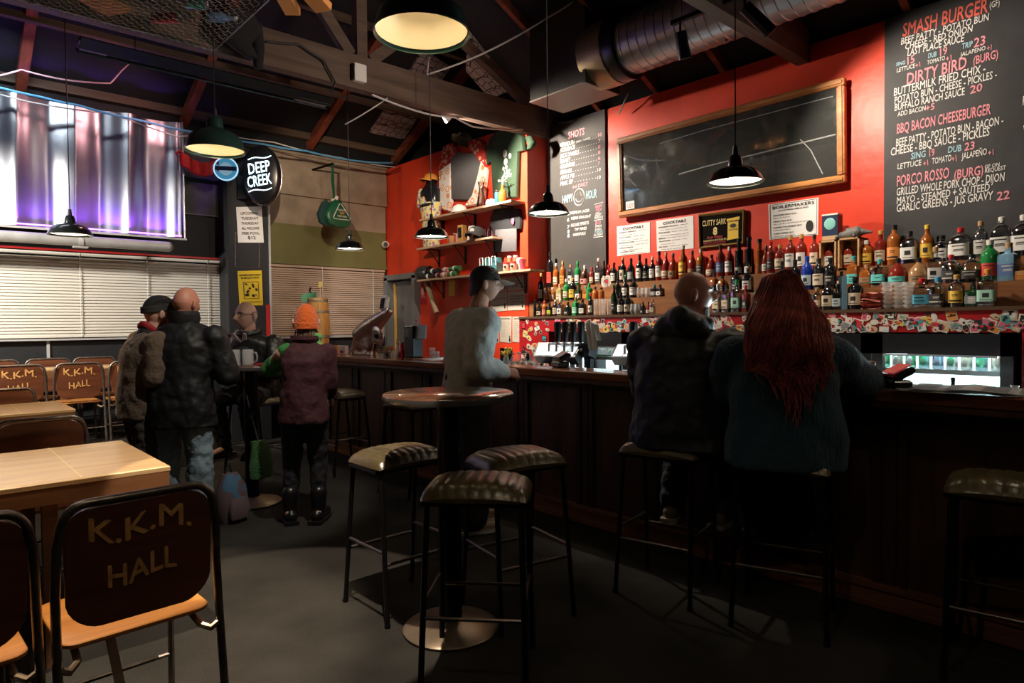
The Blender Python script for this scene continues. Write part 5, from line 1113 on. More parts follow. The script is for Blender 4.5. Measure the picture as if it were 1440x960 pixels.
# px centre, px of the cap top, shape, glass, label, cap, half width px
BOT = {
 2: [(774, 354, 'spir', 'd', 'r', 'k', 5), (782.5, 370, 'bord', 'a', 'c', 'w', 4.5), (792, 367, 'spir', 'a', 'o', 'g', 4.5), (803, 372, 'spir', 'c', 'w', 'o', 4), (813, 367, 'bord', 'g', 'w', 'G', 4.5), (823, 373, 'squat', 'p', 's', 'w', 7), (833, 375, 'bord', 'r', 'c', 'r', 4), (842.5, 363, 'bord', 'c', 'w', 'w', 5.5), (850, 366, 'bord', 'd', '-', 'k', 4), (856.5, 372, 'bord', 'r', 'w', 'r', 4),
     (864, 369, 'wine', 'd', 'w', 'k', 5), (871, 374, 'wine', 'd', '-', 'k', 4), (876.5, 361, 'wine', 'd', 'c', 'g', 5), (881.5, 380, 'squat', 'e', 'a', 'k', 5), (888, 363, 'wine', 'd', 'a', 'k', 5.5), (900, 358, 'wine', 'd', 'w', 'k', 5.5), (909, 363, 'wine', 'd', 'k', 'k', 5), (918, 361, 'wine', 'd', 'w', 'w', 5), (927.5, 353, 'spir', 'r', 'w', 'k', 5.5), (937, 355, 'squat', 'r', 'c', 'n', 6.5), (947, 356, 'squat', 'r', 'n', 'k', 7), (961, 345, 'wine', 'a', 'y', 'w', 6.5),
     (974, 352, 'squat', 'r', 'n', 'k', 7), (986, 350, 'spir', 'a', 'k', 'w', 7), (1001, 358, 'squat', 'r', 'c', 'k', 8), (1013.5, 344, 'spir', 'r', 'b', 'k', 6.5), (1026, 347, 'spir', 'r', 'w', 'w', 6.5), (1039.5, 335, 'cyl', 'd', 'a', 'k', 6), (1053.5, 333, 'cyl', 'd', 'w', 'k', 6.5), (1068, 336, 'cyl', 'a', '-', 'k', 6), (1077.5, 345, 'squat', 'r', 'w', 'k', 6), (1084, 340, 'spir', 'r', 'k', 'r', 6), (1097, 344, 'spir', 'r', 'c', 'g', 7.5), (1111.5, 331, 'spir', 'r', 'w', 'g', 7.5), (1127, 329, 'spir', 'r', 'w', 'g', 7.5), (1145, 330, 'spir', 'r', 'c', 'k', 6.5),
     (1166, 342, 'spir', 'r', 'w', 'k', 6.5), (1193, 339, 'spir', 'r', 'c', 'k', 6.5), (1218.5, 338, 'spir', 'a', 'y', 'w', 9), (1238, 324, 'bord', 'r', 'c', 'g', 8), (1257, 316, 'spir', 'a', 'o', 'k', 9.5), (1279, 325, 'flask', 'c', 'w', 'k', 11), (1303, 316, 'wine', 'a', 'y', 'y', 9), (1324, 331, 'spir', 'c', 'w', 'k', 10.5), (1350, 320, 'flask', 'c', 'w', 'r', 14), (1378, 311, 'spir', 'c', 'w', 'n', 9), (1407.5, 305, 'flask', 'c', 'w', 'w', 13), (1438, 302, 'flask', 'c', 'w', 'w', 14)],
 1: [(761.5, 384, 'bord', 'd', 'w', 'g', 4.5), (769.5, 400, 'sq', 'a', 'o', 'k', 4), (777.5, 404, 'spir', 'a', 'c', 'w', 4.5), (787.5, 399, 'sq', 'o', 'c', 's', 4.5), (797, 392, 'bord', 'g', 'c', 'w', 5), (806, 391, 'spir', 'd', 'y', 'g', 6), (815, 401, 'sq', 'e', 'w', 'k', 5), (824, 402, 'sq', 'a', 'o', 't', 4), (829, 398, 'bord', 'g', '-', 'G', 5), (837.5, 403, 'squat', 'a', '-', 'k', 6), (846, 404, 'spir', 'a', '-', 'k', 4.5),
     (869, 391, 'wine', 'd', '-', 'k', 5.5), (880, 390, 'wine', 'd', 'w', 'k', 5.5), (891.5, 389, 'wine', 'd', 'w', 'k', 6), (920.5, 400, 'sq', 'd', 'a', 't', 5), (928.5, 400, 'sq', 'd', 'w', 'k', 5),
     (1004.5, 385, 'flask', 'a', 'k', 'k', 6.5), (1016, 388, 'flask', 'a', 'k', 'k', 6.5), (1036, 380, 'flask', 'd', 'k', 'k', 7), (1052, 378, 'flask', 'd', 'w', 'k', 7), (1100, 367, 'wine', 'd', '-', 'k', 7), (1118, 365, 'spir', 'd', 'k', 'k', 8), (1135, 360, 'spir', 'b', 'p', 'B', 8), (1151.5, 363, 'spir', 'd', 'c', 'k', 8.5), (1167.5, 362, 'spir', 'd', 'k', 'k', 8.5), (1183, 381, 'bord', 'd', 'c', 'k', 6),
     (1200, 360, 'sq', 'a', 't', 't', 7.5), (1218.5, 372, 'sq', 'a', 'n', 'n', 8), (1237, 364, 'sq', 'c', 't', 't', 9.5), (1262.5, 363, 'squat', 'r', 't', 'k', 14), (1291.5, 362, 'squat', 't', 'n', 'k', 14), (1315, 347, 'sq', 'c', 'w', 'n', 9.5), (1337, 358, 'flask', 'c', 'k', 'r', 11), (1366, 357, 'flask', 'c', 'k', 'k', 12.5), (1391.5, 337, 'spir', 'g', 'r', 'w', 12), (1418, 341, 'sq', 'q', 'b', 'n', 11.5), (1436, 375, 'sq', 't', 'o', 'o', 12)],
 0: [(752.5, 420, 'wine', 'd', '-', 'k', 2.5), (759, 423, 'squat', 'd', 'c', 'k', 4.5), (766, 423, 'spir', 'a', 's', 'r', 4), (773.3, 425, 'sq', 'd', 'l', 'k', 3.5), (781.5, 421, 'spir', 'd', 'c', 'w', 4.5), (788.5, 420, 'sq', 'c', 'w', 'w', 4.5), (799, 424, 'squat', 'd', 'k', 'k', 6), (810, 417, 'sq', 'g', 'm', 'g', 4.5), (819.5, 420, 'sq', 'd', 'w', 'k', 4.5), (831, 412, 'bord', 'd', 'w', 'r', 4),
     (864, 400, 'wine', 'e', 'k', 'G', 5), (873.5, 411, 'bord', 'd', 'w', 'k', 5.5), (883, 410, 'bord', 'd', 'c', 'k', 5.5), (886.5, 422, 'sq', 'd', 'w', 'k', 2.2), (904.5, 424, 'squat', 'd', 'k', 'k', 4.5), (912, 424, 'squat', 'r', 'w', 'k', 3.5), (918, 420, 'sq', 'c', 'c', 'n', 3.5),
     (1010, 399, 'sq', 'c', 'c', 'w', 6.5), (1022.5, 400, 'sq', 'c', 'c', 'k', 7), (1036.5, 393, 'sq', 'c', 'm', 'm' if False else 'G', 7), (1048.5, 401, 'sq', 'r', 'k', 'r', 5.5), (1062.5, 411, 'bord', 'q', 't', 't', 5), (1149, 404, 'sq', 'c', 'c', 'n', 7), (1164.5, 395, 'flask', 'd', 'c', 'k', 8), (1177.5, 399, 'sq', 'd', 'p', 'k', 6), (1203, 389, 'spir', 'd', 'c', 'k', 10.5),
     (1296, 391, 'sq', 'c', 'h', 'r', 11), (1318.5, 389, 'sq', 'c', 'k', 'b', 10), (1345, 386, 'spir', 'c', 'y', 'g', 10.5), (1368, 397, 'sq', 'e', 'a', 'k', 8.5), (1388.5, 378, 'sq', 'c', 'm', 'o', 11.5)]}
ORD = ['first', 'second', 'third', 'fourth', 'fifth', 'sixth', 'seventh', 'eighth', 'ninth', 'tenth', 'eleventh', 'twelfth', 'thirteenth', 'fourteenth', 'fifteenth', 'sixteenth', 'seventeenth', 'eighteenth', 'nineteenth', 'twentieth']
SECT = ((0, 860, 'below shots board'), (860, 980, 'below cocktails sheets'), (980, 1160, 'below whisky sign'), (1160, 1262, 'around crates'), (1262, 1500, 'below burger board'))
def bottle_mesh(row, px, top, shp, gl, lb, cp, hw, k, sect):
    X_ = (4.86, 5.02, 5.19)[row]; z = ST[row][1]+.0005
    c = aX(px, 450, X_); P = aX(px, top, X_); h = P.z-z
    r = hw*(c-Vector((0, 0, CAM_H))).dot(_f)/FPX*.97
    r = min(r, .062)
    ln, lc = LAB[lb]; gn, gm = GL[gl]; cn, cc = CAPC[cp]; sn, prof, sq = SHAPE[shp]
    desc = '%s bottle, %s, %s in the %s %s' % (gn, ('%s label, %s cap' % (ln, cn)) if ln else ('no label, %s cap' % cn), ORD[k], ROWN[row], sect)
    t = thing('liquor_bottle', desc, 'bottle', (X_, c.y, z), 0 if not sq else (.25*math.sin(px)), 'bottles on the back bar')
    b = MB(); pr = [(q*r, s*h) for q, s in prof]; b.lathe(pr, 20 if sq else 16, 0, None, True, sq); b.build('body', gm, t, True)
    hb = pr[-1][1]; rn = pr[-1][0]*1.15
    b = MB(); b.lathe([(rn, hb-.012), (rn, hb+.004), (rn*1.05, h-.004), (rn*.8, h), (0.0005, h)], 12); b.build('cap', mat('cap_'+cn, cc, .35), t, True)
    if gl in 'cp' and shp != 'cyl':
        lev = (.25+.4*((px*7) % 10)/10); b = MB(); q = [(rr_*.93, s) for rr_, s in pr if s < h*lev]; q.append((q[-1][0], h*lev)); b.lathe(q, 16, 0, None, True, sq)
        b.build('liquor', glass('clear_liquor', (.80, .80, .78), .08) if gl == 'c' else mat('pink_liquor', (.7, .30, .2), .2), t, True)
    if ln:
        z0, z1 = (.14*h, .44*h) if shp not in ('squat', 'cyl') else (.10*h, .36*h)
        if lb in 'wcy' and shp in ('flask', 'wine', 'spir'): z1 = .50*h
        if shp == 'squat': z1 = .34*h
        if shp == 'cyl': z0, z1 = .06*h, .22*h
        b = MB(); R = []; n = 12
        for zz in (z0, z1):
            ring = []
            for i in range(n+1):
                a = PI+(i/n-.5)*2*1.02-t.rotation_euler.z; c_, s_ = math.cos(a), math.sin(a)
                kk = (abs(c_)**(2+sq)+abs(s_)**(2+sq))**(-1/(2+sq)) if sq else 1
                ring.append((r*1.012*c_*kk, r*1.012*s_*kk, zz))
            R.append(ring)
        b.rings(R, 0, False, None, False)
        # print on the label: a dark band or badge
        ink = 1; mid = (z0+z1)/2
        for f0, f1, wdt in (((.62, .74, .55), (.34, .40, .7), (.2, .25, .6)), ((.35, .72, .42), (.12, .17, .7)), ((.78, .86, .7), (.5, .56, .5), (.44, .47, .6), (.38, .41, .55)), ((.1, .24, .98), (.66, .72, .5), (.55, .60, .4)))[int(px*3) % 4]:
            ring2 = []
            for zz in (z0+(z1-z0)*f0, z0+(z1-z0)*f1):
                rg = []
                for i in range(7):
                    a = PI+(i/6-.5)*2*1.02*wdt*.8-t.rotation_euler.z; c_, s_ = math.cos(a), math.sin(a)
                    kk = (abs(c_)**(2+sq)+abs(s_)**(2+sq))**(-1/(2+sq)) if sq else 1
                    rg.append((r*1.022*c_*kk, r*1.022*s_*kk, zz))
                ring2.append(rg)
            b.rings(ring2, 1, False, None, False)
        b.build('label', [mat('label_'+ln, lc, .55), m_ink if lb not in 'kba' else mat('label_print', (.5, .48, .42), .5)], t, True)
for row in (2, 1, 0):
    cnt = {}
    for (px, top, shp, gl, lb, cp, hw) in BOT[row]:
        sect = [s for a, b_, s in SECT if a <= px < b_][0]; k = cnt.get(sect, 0); cnt[sect] = k+1
        bottle_mesh(row, px, top, shp, gl, lb, cp, hw, k, sect)
# glass tumblers in stacks
m_tum = mat('tumbler_glass', (.80, .83, .83), .12, spec=.8); m_tum.node_tree.nodes['Principled BSDF'].inputs['Alpha'].default_value = .24
def stack(px0, px1, ncol, nh, top, lab, grp):
    for c in range(ncol):
        px = px0+(px1-px0)*(c+.5)/ncol; p = aX(px, 450, 4.86); T = aX(px, top, 4.86); r = (px1-px0)/ncol*(p-Vector((0, 0, CAM_H))).dot(_f)/FPX*.49
        h = (T.z-ST[0][1])/nh
        for k in range(nh):
            t = thing('tumbler', lab, 'glass', (4.86+.012*(c % 2), p.y, ST[0][1]+k*h+.0008), 0, grp)
            b = MB(); b.lathe([(r*.78, 0), (r*.80, h*.3), (r, h*.45), (r, h*1.25 if k == nh-1 else h*.96), (r*.92, h*.95), (r*.72, h*.3), (r*.70, h*.12)], 14); b.build('glass_body', m_tum, t, 30)
stack(835, 858, 4, 6, 421, 'clear tumbler in the stacks at the left end of the bottle shelf', 'stacked tumblers below the shots board')
stack(1240, 1286, 3, 6, 398, 'clear tumbler in the three tall stacks beside the pink napkins', 'stacked tumblers beside the napkins')
for k, (px, row, tp) in enumerate(((890, 0, 427), (896, 0, 427), (899, 1, 404), (905.5, 1, 405), (911.5, 1, 404))):
    X_ = (4.86, 5.02)[row]; c = aX(px, 450, X_); h = aX(px, tp, X_).z-ST[row][1]
    lathe_thing('rum_glass', 'short stemless glass between the wine bottles, %s from the far end of its %s' % (ORD[k if row == 0 else k-2], ROWN[row]), 'glass', (X_, c.y, ST[row][1]+.0005), [('body', [(.016, 0), (.026, h*.3), (.028, h*.5), (.02, h), (.018, h), (.022, h*.4)], m_tum)])
# wooden crates with things on top
for k, (xa, xb, yt, lab) in enumerate(((1152, 1175.5, 338, 'left wooden crate holding a bottle on the top step'), (1178, 1208, 334, 'right wooden crate holding a bottle on the top step'))):
    A, B_ = aX(xa, 378, 5.11), aX(xb, 378, 5.11); zt_ = aX((xa+xb)/2, yt, 5.11).z; z0 = ST[2][1]+.0005
    t = thing('wooden_crate', lab, 'crate', (5.20, (A.y+B_.y)/2, z0)); L = A.y-B_.y; H = zt_-z0
    b = MB(); b.box((0, L/2-.006, H/2), (.18, .012, H)); b.box((0, -L/2+.006, H/2), (.18, .012, H)); b.box((0, 0, H-.006), (.18, L, .012)); b.box((0, 0, -.0+.0004), (.18, L-.024, .0008)); b.box((.085, 0, H/2), (.008, L-.02, H-.02)); b.build('crate_frame', wood('crate_pine', (.45, .26, .12), (.62, .40, .20), .6, 2, 'Y'), t)
    CR = (A, B_, zt_)
    if k == 0:
        c = thing('gift_carton', 'small dark blue carton with a round teal badge on the left crate', 'carton', (5.17, (A.y+B_.y)/2-.01, zt_)); 
        b = MB(); b.box((0, 0, .035), (.09, .12, .14) if False else (.09, .115, .07)); b.box((0, 0, .13), (.09, .115, .12)); b.build('box', mat('navy_card', (.02, .035, .08), .4), c)
        b = MB(); b.box((-.046, 0, .02), (.003, .11, .03)); b.build('card_strip', mat('kraft_card', (.55, .36, .2), .6), c)
        b = MB(); b.sphere((-.046, 0, .125), (.003, .042, .045), 14, 8); b.build('badge', mat('teal_badge', (.25, .6, .55), .4), c, True)
        b = MB(); b.box((0, 0, .195), (.092, .117, .012)); b.build('lid', m_white, c)
    else:
        c = thing('resin_lizard', 'grey resin lizard ornament lying on the right crate', 'ornament', (5.16, (A.y+B_.y)/2+.02, zt_))
        b = MB(); b.capsule((0, .09, .02), (0, -.06, .04), .02, .045, 12); b.capsule((0, -.06, .045), (0, -.16, .03), .035, .008, 10); b.capsule((0, -.05, .05), (.0, .0, .06), .03, .02, 10)
        for s in (-1, 1): b.capsule((0, .05, .02), (s*.05, .07, .01), .012, .008, 8); b.capsule((0, -.04, .03), (s*.055, -.06, .01), .014, .008, 8)
        b.build('body', mat('grey_resin', (.16, .16, .15), .5, bump=.4, bscale=60), c, True)
# napkins and the blue book
A = aX(1228, 436, 4.86)
for k in range(11):
    z = ST[0][1]+.0005+k*.0105; b = MB()
    R = [[(-.05+.1*i/6, -.065+.13*j/6, .009*math.sin(i*1.1+k)*.5+.004*math.cos(j*1.3+k*2)+.005) for j in range(7)] for i in range(7)]
    b.rings(R, 0, False, None, False); b.rings([[(x, y, z_-.004) for x, y, z_ in q] for q in R], 0, False, None, False)
    o = b.build('napkin', mat('pink_napkin', (.78, .30, .24), .8), None, True); o.location = (4.865, A.y, z); o.rotation_euler = (0, 0, .15*math.sin(k*2.3))
    tag(o, 'folded pink napkin in the pile beside the stacked tumblers', 'napkin', 'pink napkins on the bottle shelf')
A = aX(1184, 436, 4.84); t = thing('menu_book', 'tall black book with a pale blue edge standing on the bottle shelf', 'book', (4.85, A.y, ST[0][1]+.0005), .6)
hB = aX(1184, 389, 4.85).z-ST[0][1]
b = MB(); b.box((0, 0, hB/2), (.10, .028, hB)); b.build('cover', mat('black_cover', (.012, .014, .016), .4), t)
b = MB(); b.box((-.052, 0, hB/2), (.006, .03, hB)); b.build('spine', mat('pale_blue_spine', (.16, .34, .5), .4), t)

# ================================================================ on the bar
Z0 = BT+.0005; IC = BT-.058+.0245
def ontop(px, py, X=None):
    if X is None: p = aZ(px, py, BT); p.z = Z0; return p
    p = aX(px, py, X); p.z = Z0 if X < 3.45 or p.y > 4.95 else IC; return p
def tap_display(lab, corners, nper, seed):
    (tl, tr, br, bl) = [aX(x, y, X_) for (x, y), X_ in zip(corners, (3.86, 3.86, 3.66, 3.66))]
    t = thing('tap_display', lab, 'display', (3.76, (tl.y+br.y)/2, Z0))
    b = MB(); b.add([tl, tr, br, bl]+[p+Vector((.05, 0, -.06)) for p in (tl, tr, br, bl)], [(0, 1, 2, 3), (7, 6, 5, 4)]+[(i, 4+i, 4+(i+1) % 4, (i+1) % 4) for i in range(4)]); b.build('housing', mat('gunmetal', (.07, .075, .08), .4, .5), t, False, True)
    n = (tr-tl).cross(bl-tl).normalized()
    if n.x > 0: n = -n
    b = MB(); k = [tl.lerp(br, .03), tr.lerp(bl, .03), br.lerp(tl, .05), bl.lerp(tr, .05)]; b.add([p+n*.004 for p in k], [(0, 1, 2, 3)]); b.build('lit_panel', mat('lit_white_panel', (.8, .8, .85), .4, emit=(.86, .90, 1), estr=.75), t, False, True)
    b = MB()
    for i in range(1, nper): b.tube([k[0].lerp(k[1], i/nper)+n*.006, k[3].lerp(k[2], i/nper)+n*.006], .0018, 4)
    b.build('divider', m_ink, t, False, True)
    r = random.Random(seed); b = MB()
    c = k[0].lerp(k[1], .86).lerp(k[3].lerp(k[2], .86), .6)+n*.006; d = (tr-tl).normalized(); u = n.cross(d)
    b.rings([[c+d*.035*math.cos(a)*s+u*.03*math.sin(a)*s+n*.001 for a in [2*PI*i/16 for i in range(16)]] for s in (1, .45)], 0, False); b.build('round_badge', mat('green_badge', (.02, .35, .2), .4) if seed == 1 else mat('grey_badge', (.2, .2, .22), .4), t, False, True)
    if seed == 1:
        b = MB(); b.quad(*[k[0].lerp(k[1], u_).lerp(k[3].lerp(k[2], u_), v_)+n*.0055 for u_, v_ in ((.06, .25), (.24, .25), (.24, .85), (.06, .85))]); b.build('violet_print', mat('violet_print', (.50, .42, .72), .5), t, False, True)
    b = MB()
    for p in (tl.lerp(tr, .78), tl.lerp(tr, .2)): b.cyl((3.80, p.y, IC), (3.80, p.y, p.z-.08), .014, seg=8)
    b.build('post', m_blackmetal, t, False, True)
    return t
tap_display('tilted lit tap badge display beside the black card terminal', ((757, 482), (820, 481), (808, 502), (750, 500)), 3, 1)
tap_display('tilted lit tap badge display partly behind the bald customer', ((868, 484), (930, 484), (922, 503), (858, 502)), 4, 2)
t = thing('tap_housing', 'dark angled end housing of the tap font', 'housing', ontop(826, 505, 3.82))
b = MB(); zz = aX(826, 483, 3.82).z-IC; b.box((0, 0, zz*.7), (.10, .12, zz*.55), 0, (0, .3, 0), .006); b.box((.03, 0, zz*.25), (.04, .04, zz*.5)); b.build('body', m_blackmetal, t)
b = MB(); b.sphere((-.062, .01, zz*.75), (.006, .012, .012), 8, 6); b.build('knob', m_white, t, True)
for k, px in enumerate((784.5, 795, 806, 817.5, 891)):
    p = ontop(px, 505, 3.80); zt_ = aX(px, 452, 3.80).z-IC
    t = thing('beer_tap', '%s black beer tap handle from the far end of the bar' % ORD[k], 'tap', p, 0, 'beer taps')
    b = MB(); b.cyl((0, 0, 0), (0, 0, zt_*.55), .02, seg=10); b.cyl((0, 0, zt_*.5), (-.10, 0, zt_*.5), .012, seg=8); b.cyl((-.10, 0, zt_*.5), (-.10, 0, zt_*.35), .01, seg=8); b.build('spout', m_steel, t, True)
    b = MB(); b.lathe([(.014, zt_*.5), (.02, zt_*.6), (.026, zt_*.92), (.02, zt_), (.001, zt_)], 10, 0, None, True, 3); b.build('handle', m_blackmetal, t, True)
p = aX(831, 456, 3.78); b = MB()
b.rings([[(p.x-.012+.03*s_+.012*math.sin(i*1.4), p.y-.045+.09*i/9-.03*u, p.z-.19*u+.02*math.sin(PI*i/9)*(1-u)) for i in range(10)] for s_ in (0,) for u in (0, .12, .35, .7, 1)], 0, False, None, False)
b.rings([[(p.x+.03+.012*math.sin(i*1.4), p.y-.045+.09*i/9-.03*u, p.z-.12*u+.02*math.sin(PI*i/9)*(1-u)) for i in range(10)] for u in (0, .3, .7, 1)], 0, False, None, False)
b.rings([[(p.x-.012, p.y-.045+.09*i/9, p.z+.02*math.sin(PI*i/9)) for i in range(10)], [(p.x+.03, p.y-.045+.09*i/9, p.z+.02*math.sin(PI*i/9)) for i in range(10)]], 0, False, None, False)
tag(b.build('bar_towel', mat('grey_towel', (.50, .50, .46), .9), None, True), 'pale grey towel draped over the last tap of the bank', 'towel')
def terminal(lab, p, rz, red):
    t = thing('card_terminal', lab, 'terminal', p, rz)
    b = MB(); b.box((0, 0, .022), (.09, .12, .044), 0, (0, 0, 0), .01); b.box((.012, 0, .070), (.10, .115, .035), 0, (0, -.45, 0), .01); b.build('body', m_shade, t)
    b = MB(); b.box((.003, 0, .092), (.085, .095, .004), 0, (0, -.45, 0)); b.build('screen', mat('red_screen', (.42, .06, .06), .3, emit=(.5, .05, .04), estr=.35) if red else mat('dark_screen', (.03, .035, .04), .2), t)
    if red:
        b = MB(); b.box((-.035, 0, .062), (.006, .09, .012)); b.build('red_print', MATS['red_print'], t)
terminal('black card terminal below the tap badge display', ontop(781, 517)+Vector((.05, 0, 0)), -.3, False)
terminal('black card terminal with a red screen beside the newspaper', ontop(1254, 548)+Vector((.05, .0, 0)), -.75, True)
p = ontop(1228, 545)+Vector((.08, .04, 0)); lathe_thing('pepper_mill', 'small brown wooden pepper mill on the bar top', 'mill', p, [('body', [(.022, 0), (.022, .02), (.017, .05), (.021, .08), (.021, .085)], wood('mill_wood', (.14, .06, .03), (.25, .12, .06), .4, 2, 'Z')), ('head', [(.021, .087), (.021, .115), (.012, .118)], wood('mill_head', (.20, .09, .045), (.3, .15, .08), .4, 2, 'Z'))])
for k, (px, lab) in enumerate(((1206, 'red snack carton partly behind the red-haired customer'), (1219, 'second red snack carton beside the pepper mill'))):
    p = ontop(px, 541)+Vector((.12, .0, 0)); t = thing('snack_carton', lab, 'carton', p, .1)
    b = MB(); b.box((0, 0, .025), (.05, .065, .05), bev=.003); b.build('box', mat('red_card', (.55, .05, .045), .5), t)
    b = MB(); b.box((-.026, 0, .025), (.002, .04, .02)); b.build('label', m_white, t)
# newspaper spread on the bar
t = thing('newspaper', 'open newspaper spread over the near end of the bar', 'newspaper', ontop(1370, 553)+Vector((.06, 0, 0)), .12)
b = MB()
for k in range(3): 
    R = [[(-.15+.30*i/8+.01*k, -.26+.52*j/14+.012*k, .001+.003*k+.010*math.exp(-((j-7)/2.2)**2)*(1 if k == 2 else .4)+.003*math.sin(i*1.2+j*.8+k)**2) for j in range(15)] for i in range(9)]
    b.rings(R, 0, False, None, False)
b.build('pages', mat('newsprint', (.36, .34, .31), .8), t, True)
b = MB()
for i in range(9):
    for j in range(4): b.box((-.13+.032*i, -.19+.125*j, .0165), (.02, .09, .0006))
b.build('print', mat('grey_print', (.16, .15, .145), .8), t)
p = ontop(1340, 549, 3.5); lathe_thing('spike', 'small black peg standing behind the newspaper', 'peg', p, [('body', [(.012, 0), (.008, .01), (.008, .06), (.01, .075), (.004, .08)], m_blackmetal)])
p = ontop(1427, 556, 3.46); lathe_thing('shot_glass', 'narrow clear shot glass beside the newspaper', 'glass', p, [('body', [(.011, 0), (.015, .06), (.012, .06), (.009, .01)], m_tum)])
for k, (px, w_) in enumerate(((1290, .07), (1316, .06))):
    p = ontop(px, 545, 3.62); t = thing('glass_dish', ('left', 'right')[k]+' low clear glass dish behind the card terminal', 'dish', p, 0)
    b = MB(); b.lathe([(w_*.7, 0), (w_, .03), (w_*.96, .032), (w_*.66, .006)], 18); b.build('bowl', m_tum, t, True)
p = ontop(1350, 544, 3.66); t = thing('drip_mat', 'long black rubber drip mat behind the newspaper', 'mat', p); b = MB(); b.box((0, 0, .012), (.10, .32, .024), bev=.004); b.build('rubber', m_ck, t)
b = MB(); put_text(b, 'FIDDLER SPIRITS', Matrix(((0, 0, -1, -.0515), (-1, 0, 0, .12), (0, 1, 0, .007), (0, 0, 0, 1))), .24, .011, 0, .02); b.build('lettering', m_white, t)
# sauce bottles, flowers, small things left of the tap display
for k, (px, h, m, c) in enumerate(((722, .115, 'w', 'c'), (729.5, .12, 'w', 'c'), (737, .115, 'c', 'c'), (742.5, .13, 'c', 'd'), (748, .11, 'c', 'c'), (753, .095, 'w', 'c'))):
    p = ontop(px, 514, 3.50+.05*(k % 2)); t = thing('sauce_bottle', '%s small sauce bottle from the flowers, beside the card terminal' % ORD[k], 'bottle', p, 0, 'sauce bottles on the bar')
    b = MB(); b.lathe([(.022, 0), (.025, .006), (.025, h*.55), (.012, h*.75), (.011, h*.88)], 12); b.build('body', m_tum if c == 'c' else GL['d'][1], t, True)
    b = MB(); b.lathe([(.012, h*.87), (.014, h), (.0, h)], 10); b.build('cap', MATS['cap_white'] if m == 'w' else MATS['cap_cream'] if 'cap_cream' in MATS else mat('cap_cream', (.6, .48, .34), .5), t, True)
    b = MB(); b.lathe([(.0255, h*.1), (.0255, h*.42)], 12, 0, None, False); b.build('label', mat('label_cream', (.62, .52, .38), .5) if k % 2 else m_white, t, True)
p = ontop(712, 513, 3.62); t = thing('flower_vase', 'small vase of yellow flowers in front of a dark card', 'flowers', p)
b = MB(); b.lathe([(.025, 0), (.028, .03), (.018, .07), (.02, .08)], 12); b.build('vase', m_tum, t, True)
b = MB(); r = random.Random(4)
for k in range(22): a = r.random()*6.28; q = r.random()*.05; c = (q*math.cos(a), q*math.sin(a), .095+.05*r.random()); b.sphere(c, .012, 7, 5); b.tube([(0, 0, .06), c], .002, 3)
b.build('blossom', mat('yellow_petal', (.65, .48, .08), .7), t, True)
p = ontop(712, 512, 3.72); b = MB(); b.box((0, 0, .07), (.008, .15, .14)); o = b.build('display_card', m_blackmetal); o.location = p; tag(o, 'dark card standing behind the yellow flowers', 'card')
p = ontop(697, 511, 3.50); t = thing('sauce_caddy', 'small white box of sachets beside the flowers', 'caddy', p, -.3); b = MB(); b.box((0, 0, .02), (.06, .085, .04), bev=.003); b.build('tray', m_white, t); b = MB(); 
for k in range(4): b.box((0, -.03+.02*k, .045), (.045, .004, .04), 0, (.1, 0, 0))
b.build('sachets', MATS['label_pink'] if 'label_pink' in MATS else mat('label_pink', (.75, .3, .26), .5), t)
# coaster stack, order kiosk
for k in range(5):
    p = ontop(608, 509, 3.50); lathe_thing('glass_jar', 'small glass in the short stack beside the order kiosk', 'glass', (p.x+.035*(k % 2), p.y-.02*(k % 2), Z0+.034*(k//2)+.0005*k), [('body', [(.024, 0), (.030, .032), (.026, .032), (.02, .004)], m_tum)], 'stacked small glasses beside the kiosk', 12)
p = ontop(582, 506, 3.55); t = thing('order_kiosk', 'black order kiosk with a grey tilted screen at the alcove', 'kiosk', p, .1); zk = aX(582, 456, 3.55).z-Z0
b = MB(); b.box((0, .0, zk*.48), (.13, .13, zk*.96), bev=.008); b.build('cabinet', m_blackmetal, t)
b = MB(); b.box((-.02, -.135, zk*.77), (.02, .14, zk*.42), 0, (0, .12, 0), .004); b.build('screen', mat('grey_screen', (.13, .17, .21), .3), t)
b = MB(); b.box((-.067, .02, zk*.75), (.004, .06, zk*.24)); b.sphere((-.069, .02, zk*.75), (.003, .02, .03), 10, 6); b.build('front_plate', mat('grey_print2', (.22, .22, .22), .5), t)
b = MB(); b.tube([(0, -.05, zk*.96), (0, -.05, zk*1.05), (0, -.06, zk*1.12), (0, -.05, zk*1.18), (0, -.04, zk*1.12), (0, -.05, zk*1.06)], .006, 5); b.build('finial', mat('pink_ornament', (.6, .25, .25), .4), t, True)
# wooden barrel with a paddle and a card on top
p = ontop(448, 500, 3.62); t = thing('wooden_barrel', 'small golden oak barrel with grey hoops on the bar end', 'barrel', p); hb = aX(448, 419, 3.62).z-Z0; R0 = .14
b = MB(); b.lathe([(R0*.82, 0), (R0*.93, hb*.2), (R0, hb*.45), (R0*.97, hb*.65), (R0*.82, hb), (R0*.76, hb), (R0*.76, hb-.015), (.001, hb-.015)], 28); b.build('staves', wood('golden_oak', (.46, .22, .055), (.62, .34, .10), .4, 1.6, 'Z', bump=.15), t, 60)
for z_, k in ((.03, .86), (.28, .975), (.74, .945), (.95, .86)):
    b = MB(); b.lathe([(R0*k, hb*(z_-.025)), (R0*(k+.02), hb*z_), (R0*k, hb*(z_+.03))], 28, 0, None, False); b.build('hoop', mat('dull_hoop', (.34, .28, .20), .5, .6), t, True)
b = MB(); b.cyl((-.12, -.03, hb*.1), (-.17, -.035, hb*.1), .012, seg=8); b.cyl((-.16, -.035, hb*.1), (-.16, -.035, hb*.02), .008, seg=8); b.build('tap', m_steel, t, True)
q = aX(461, 430, 3.6)
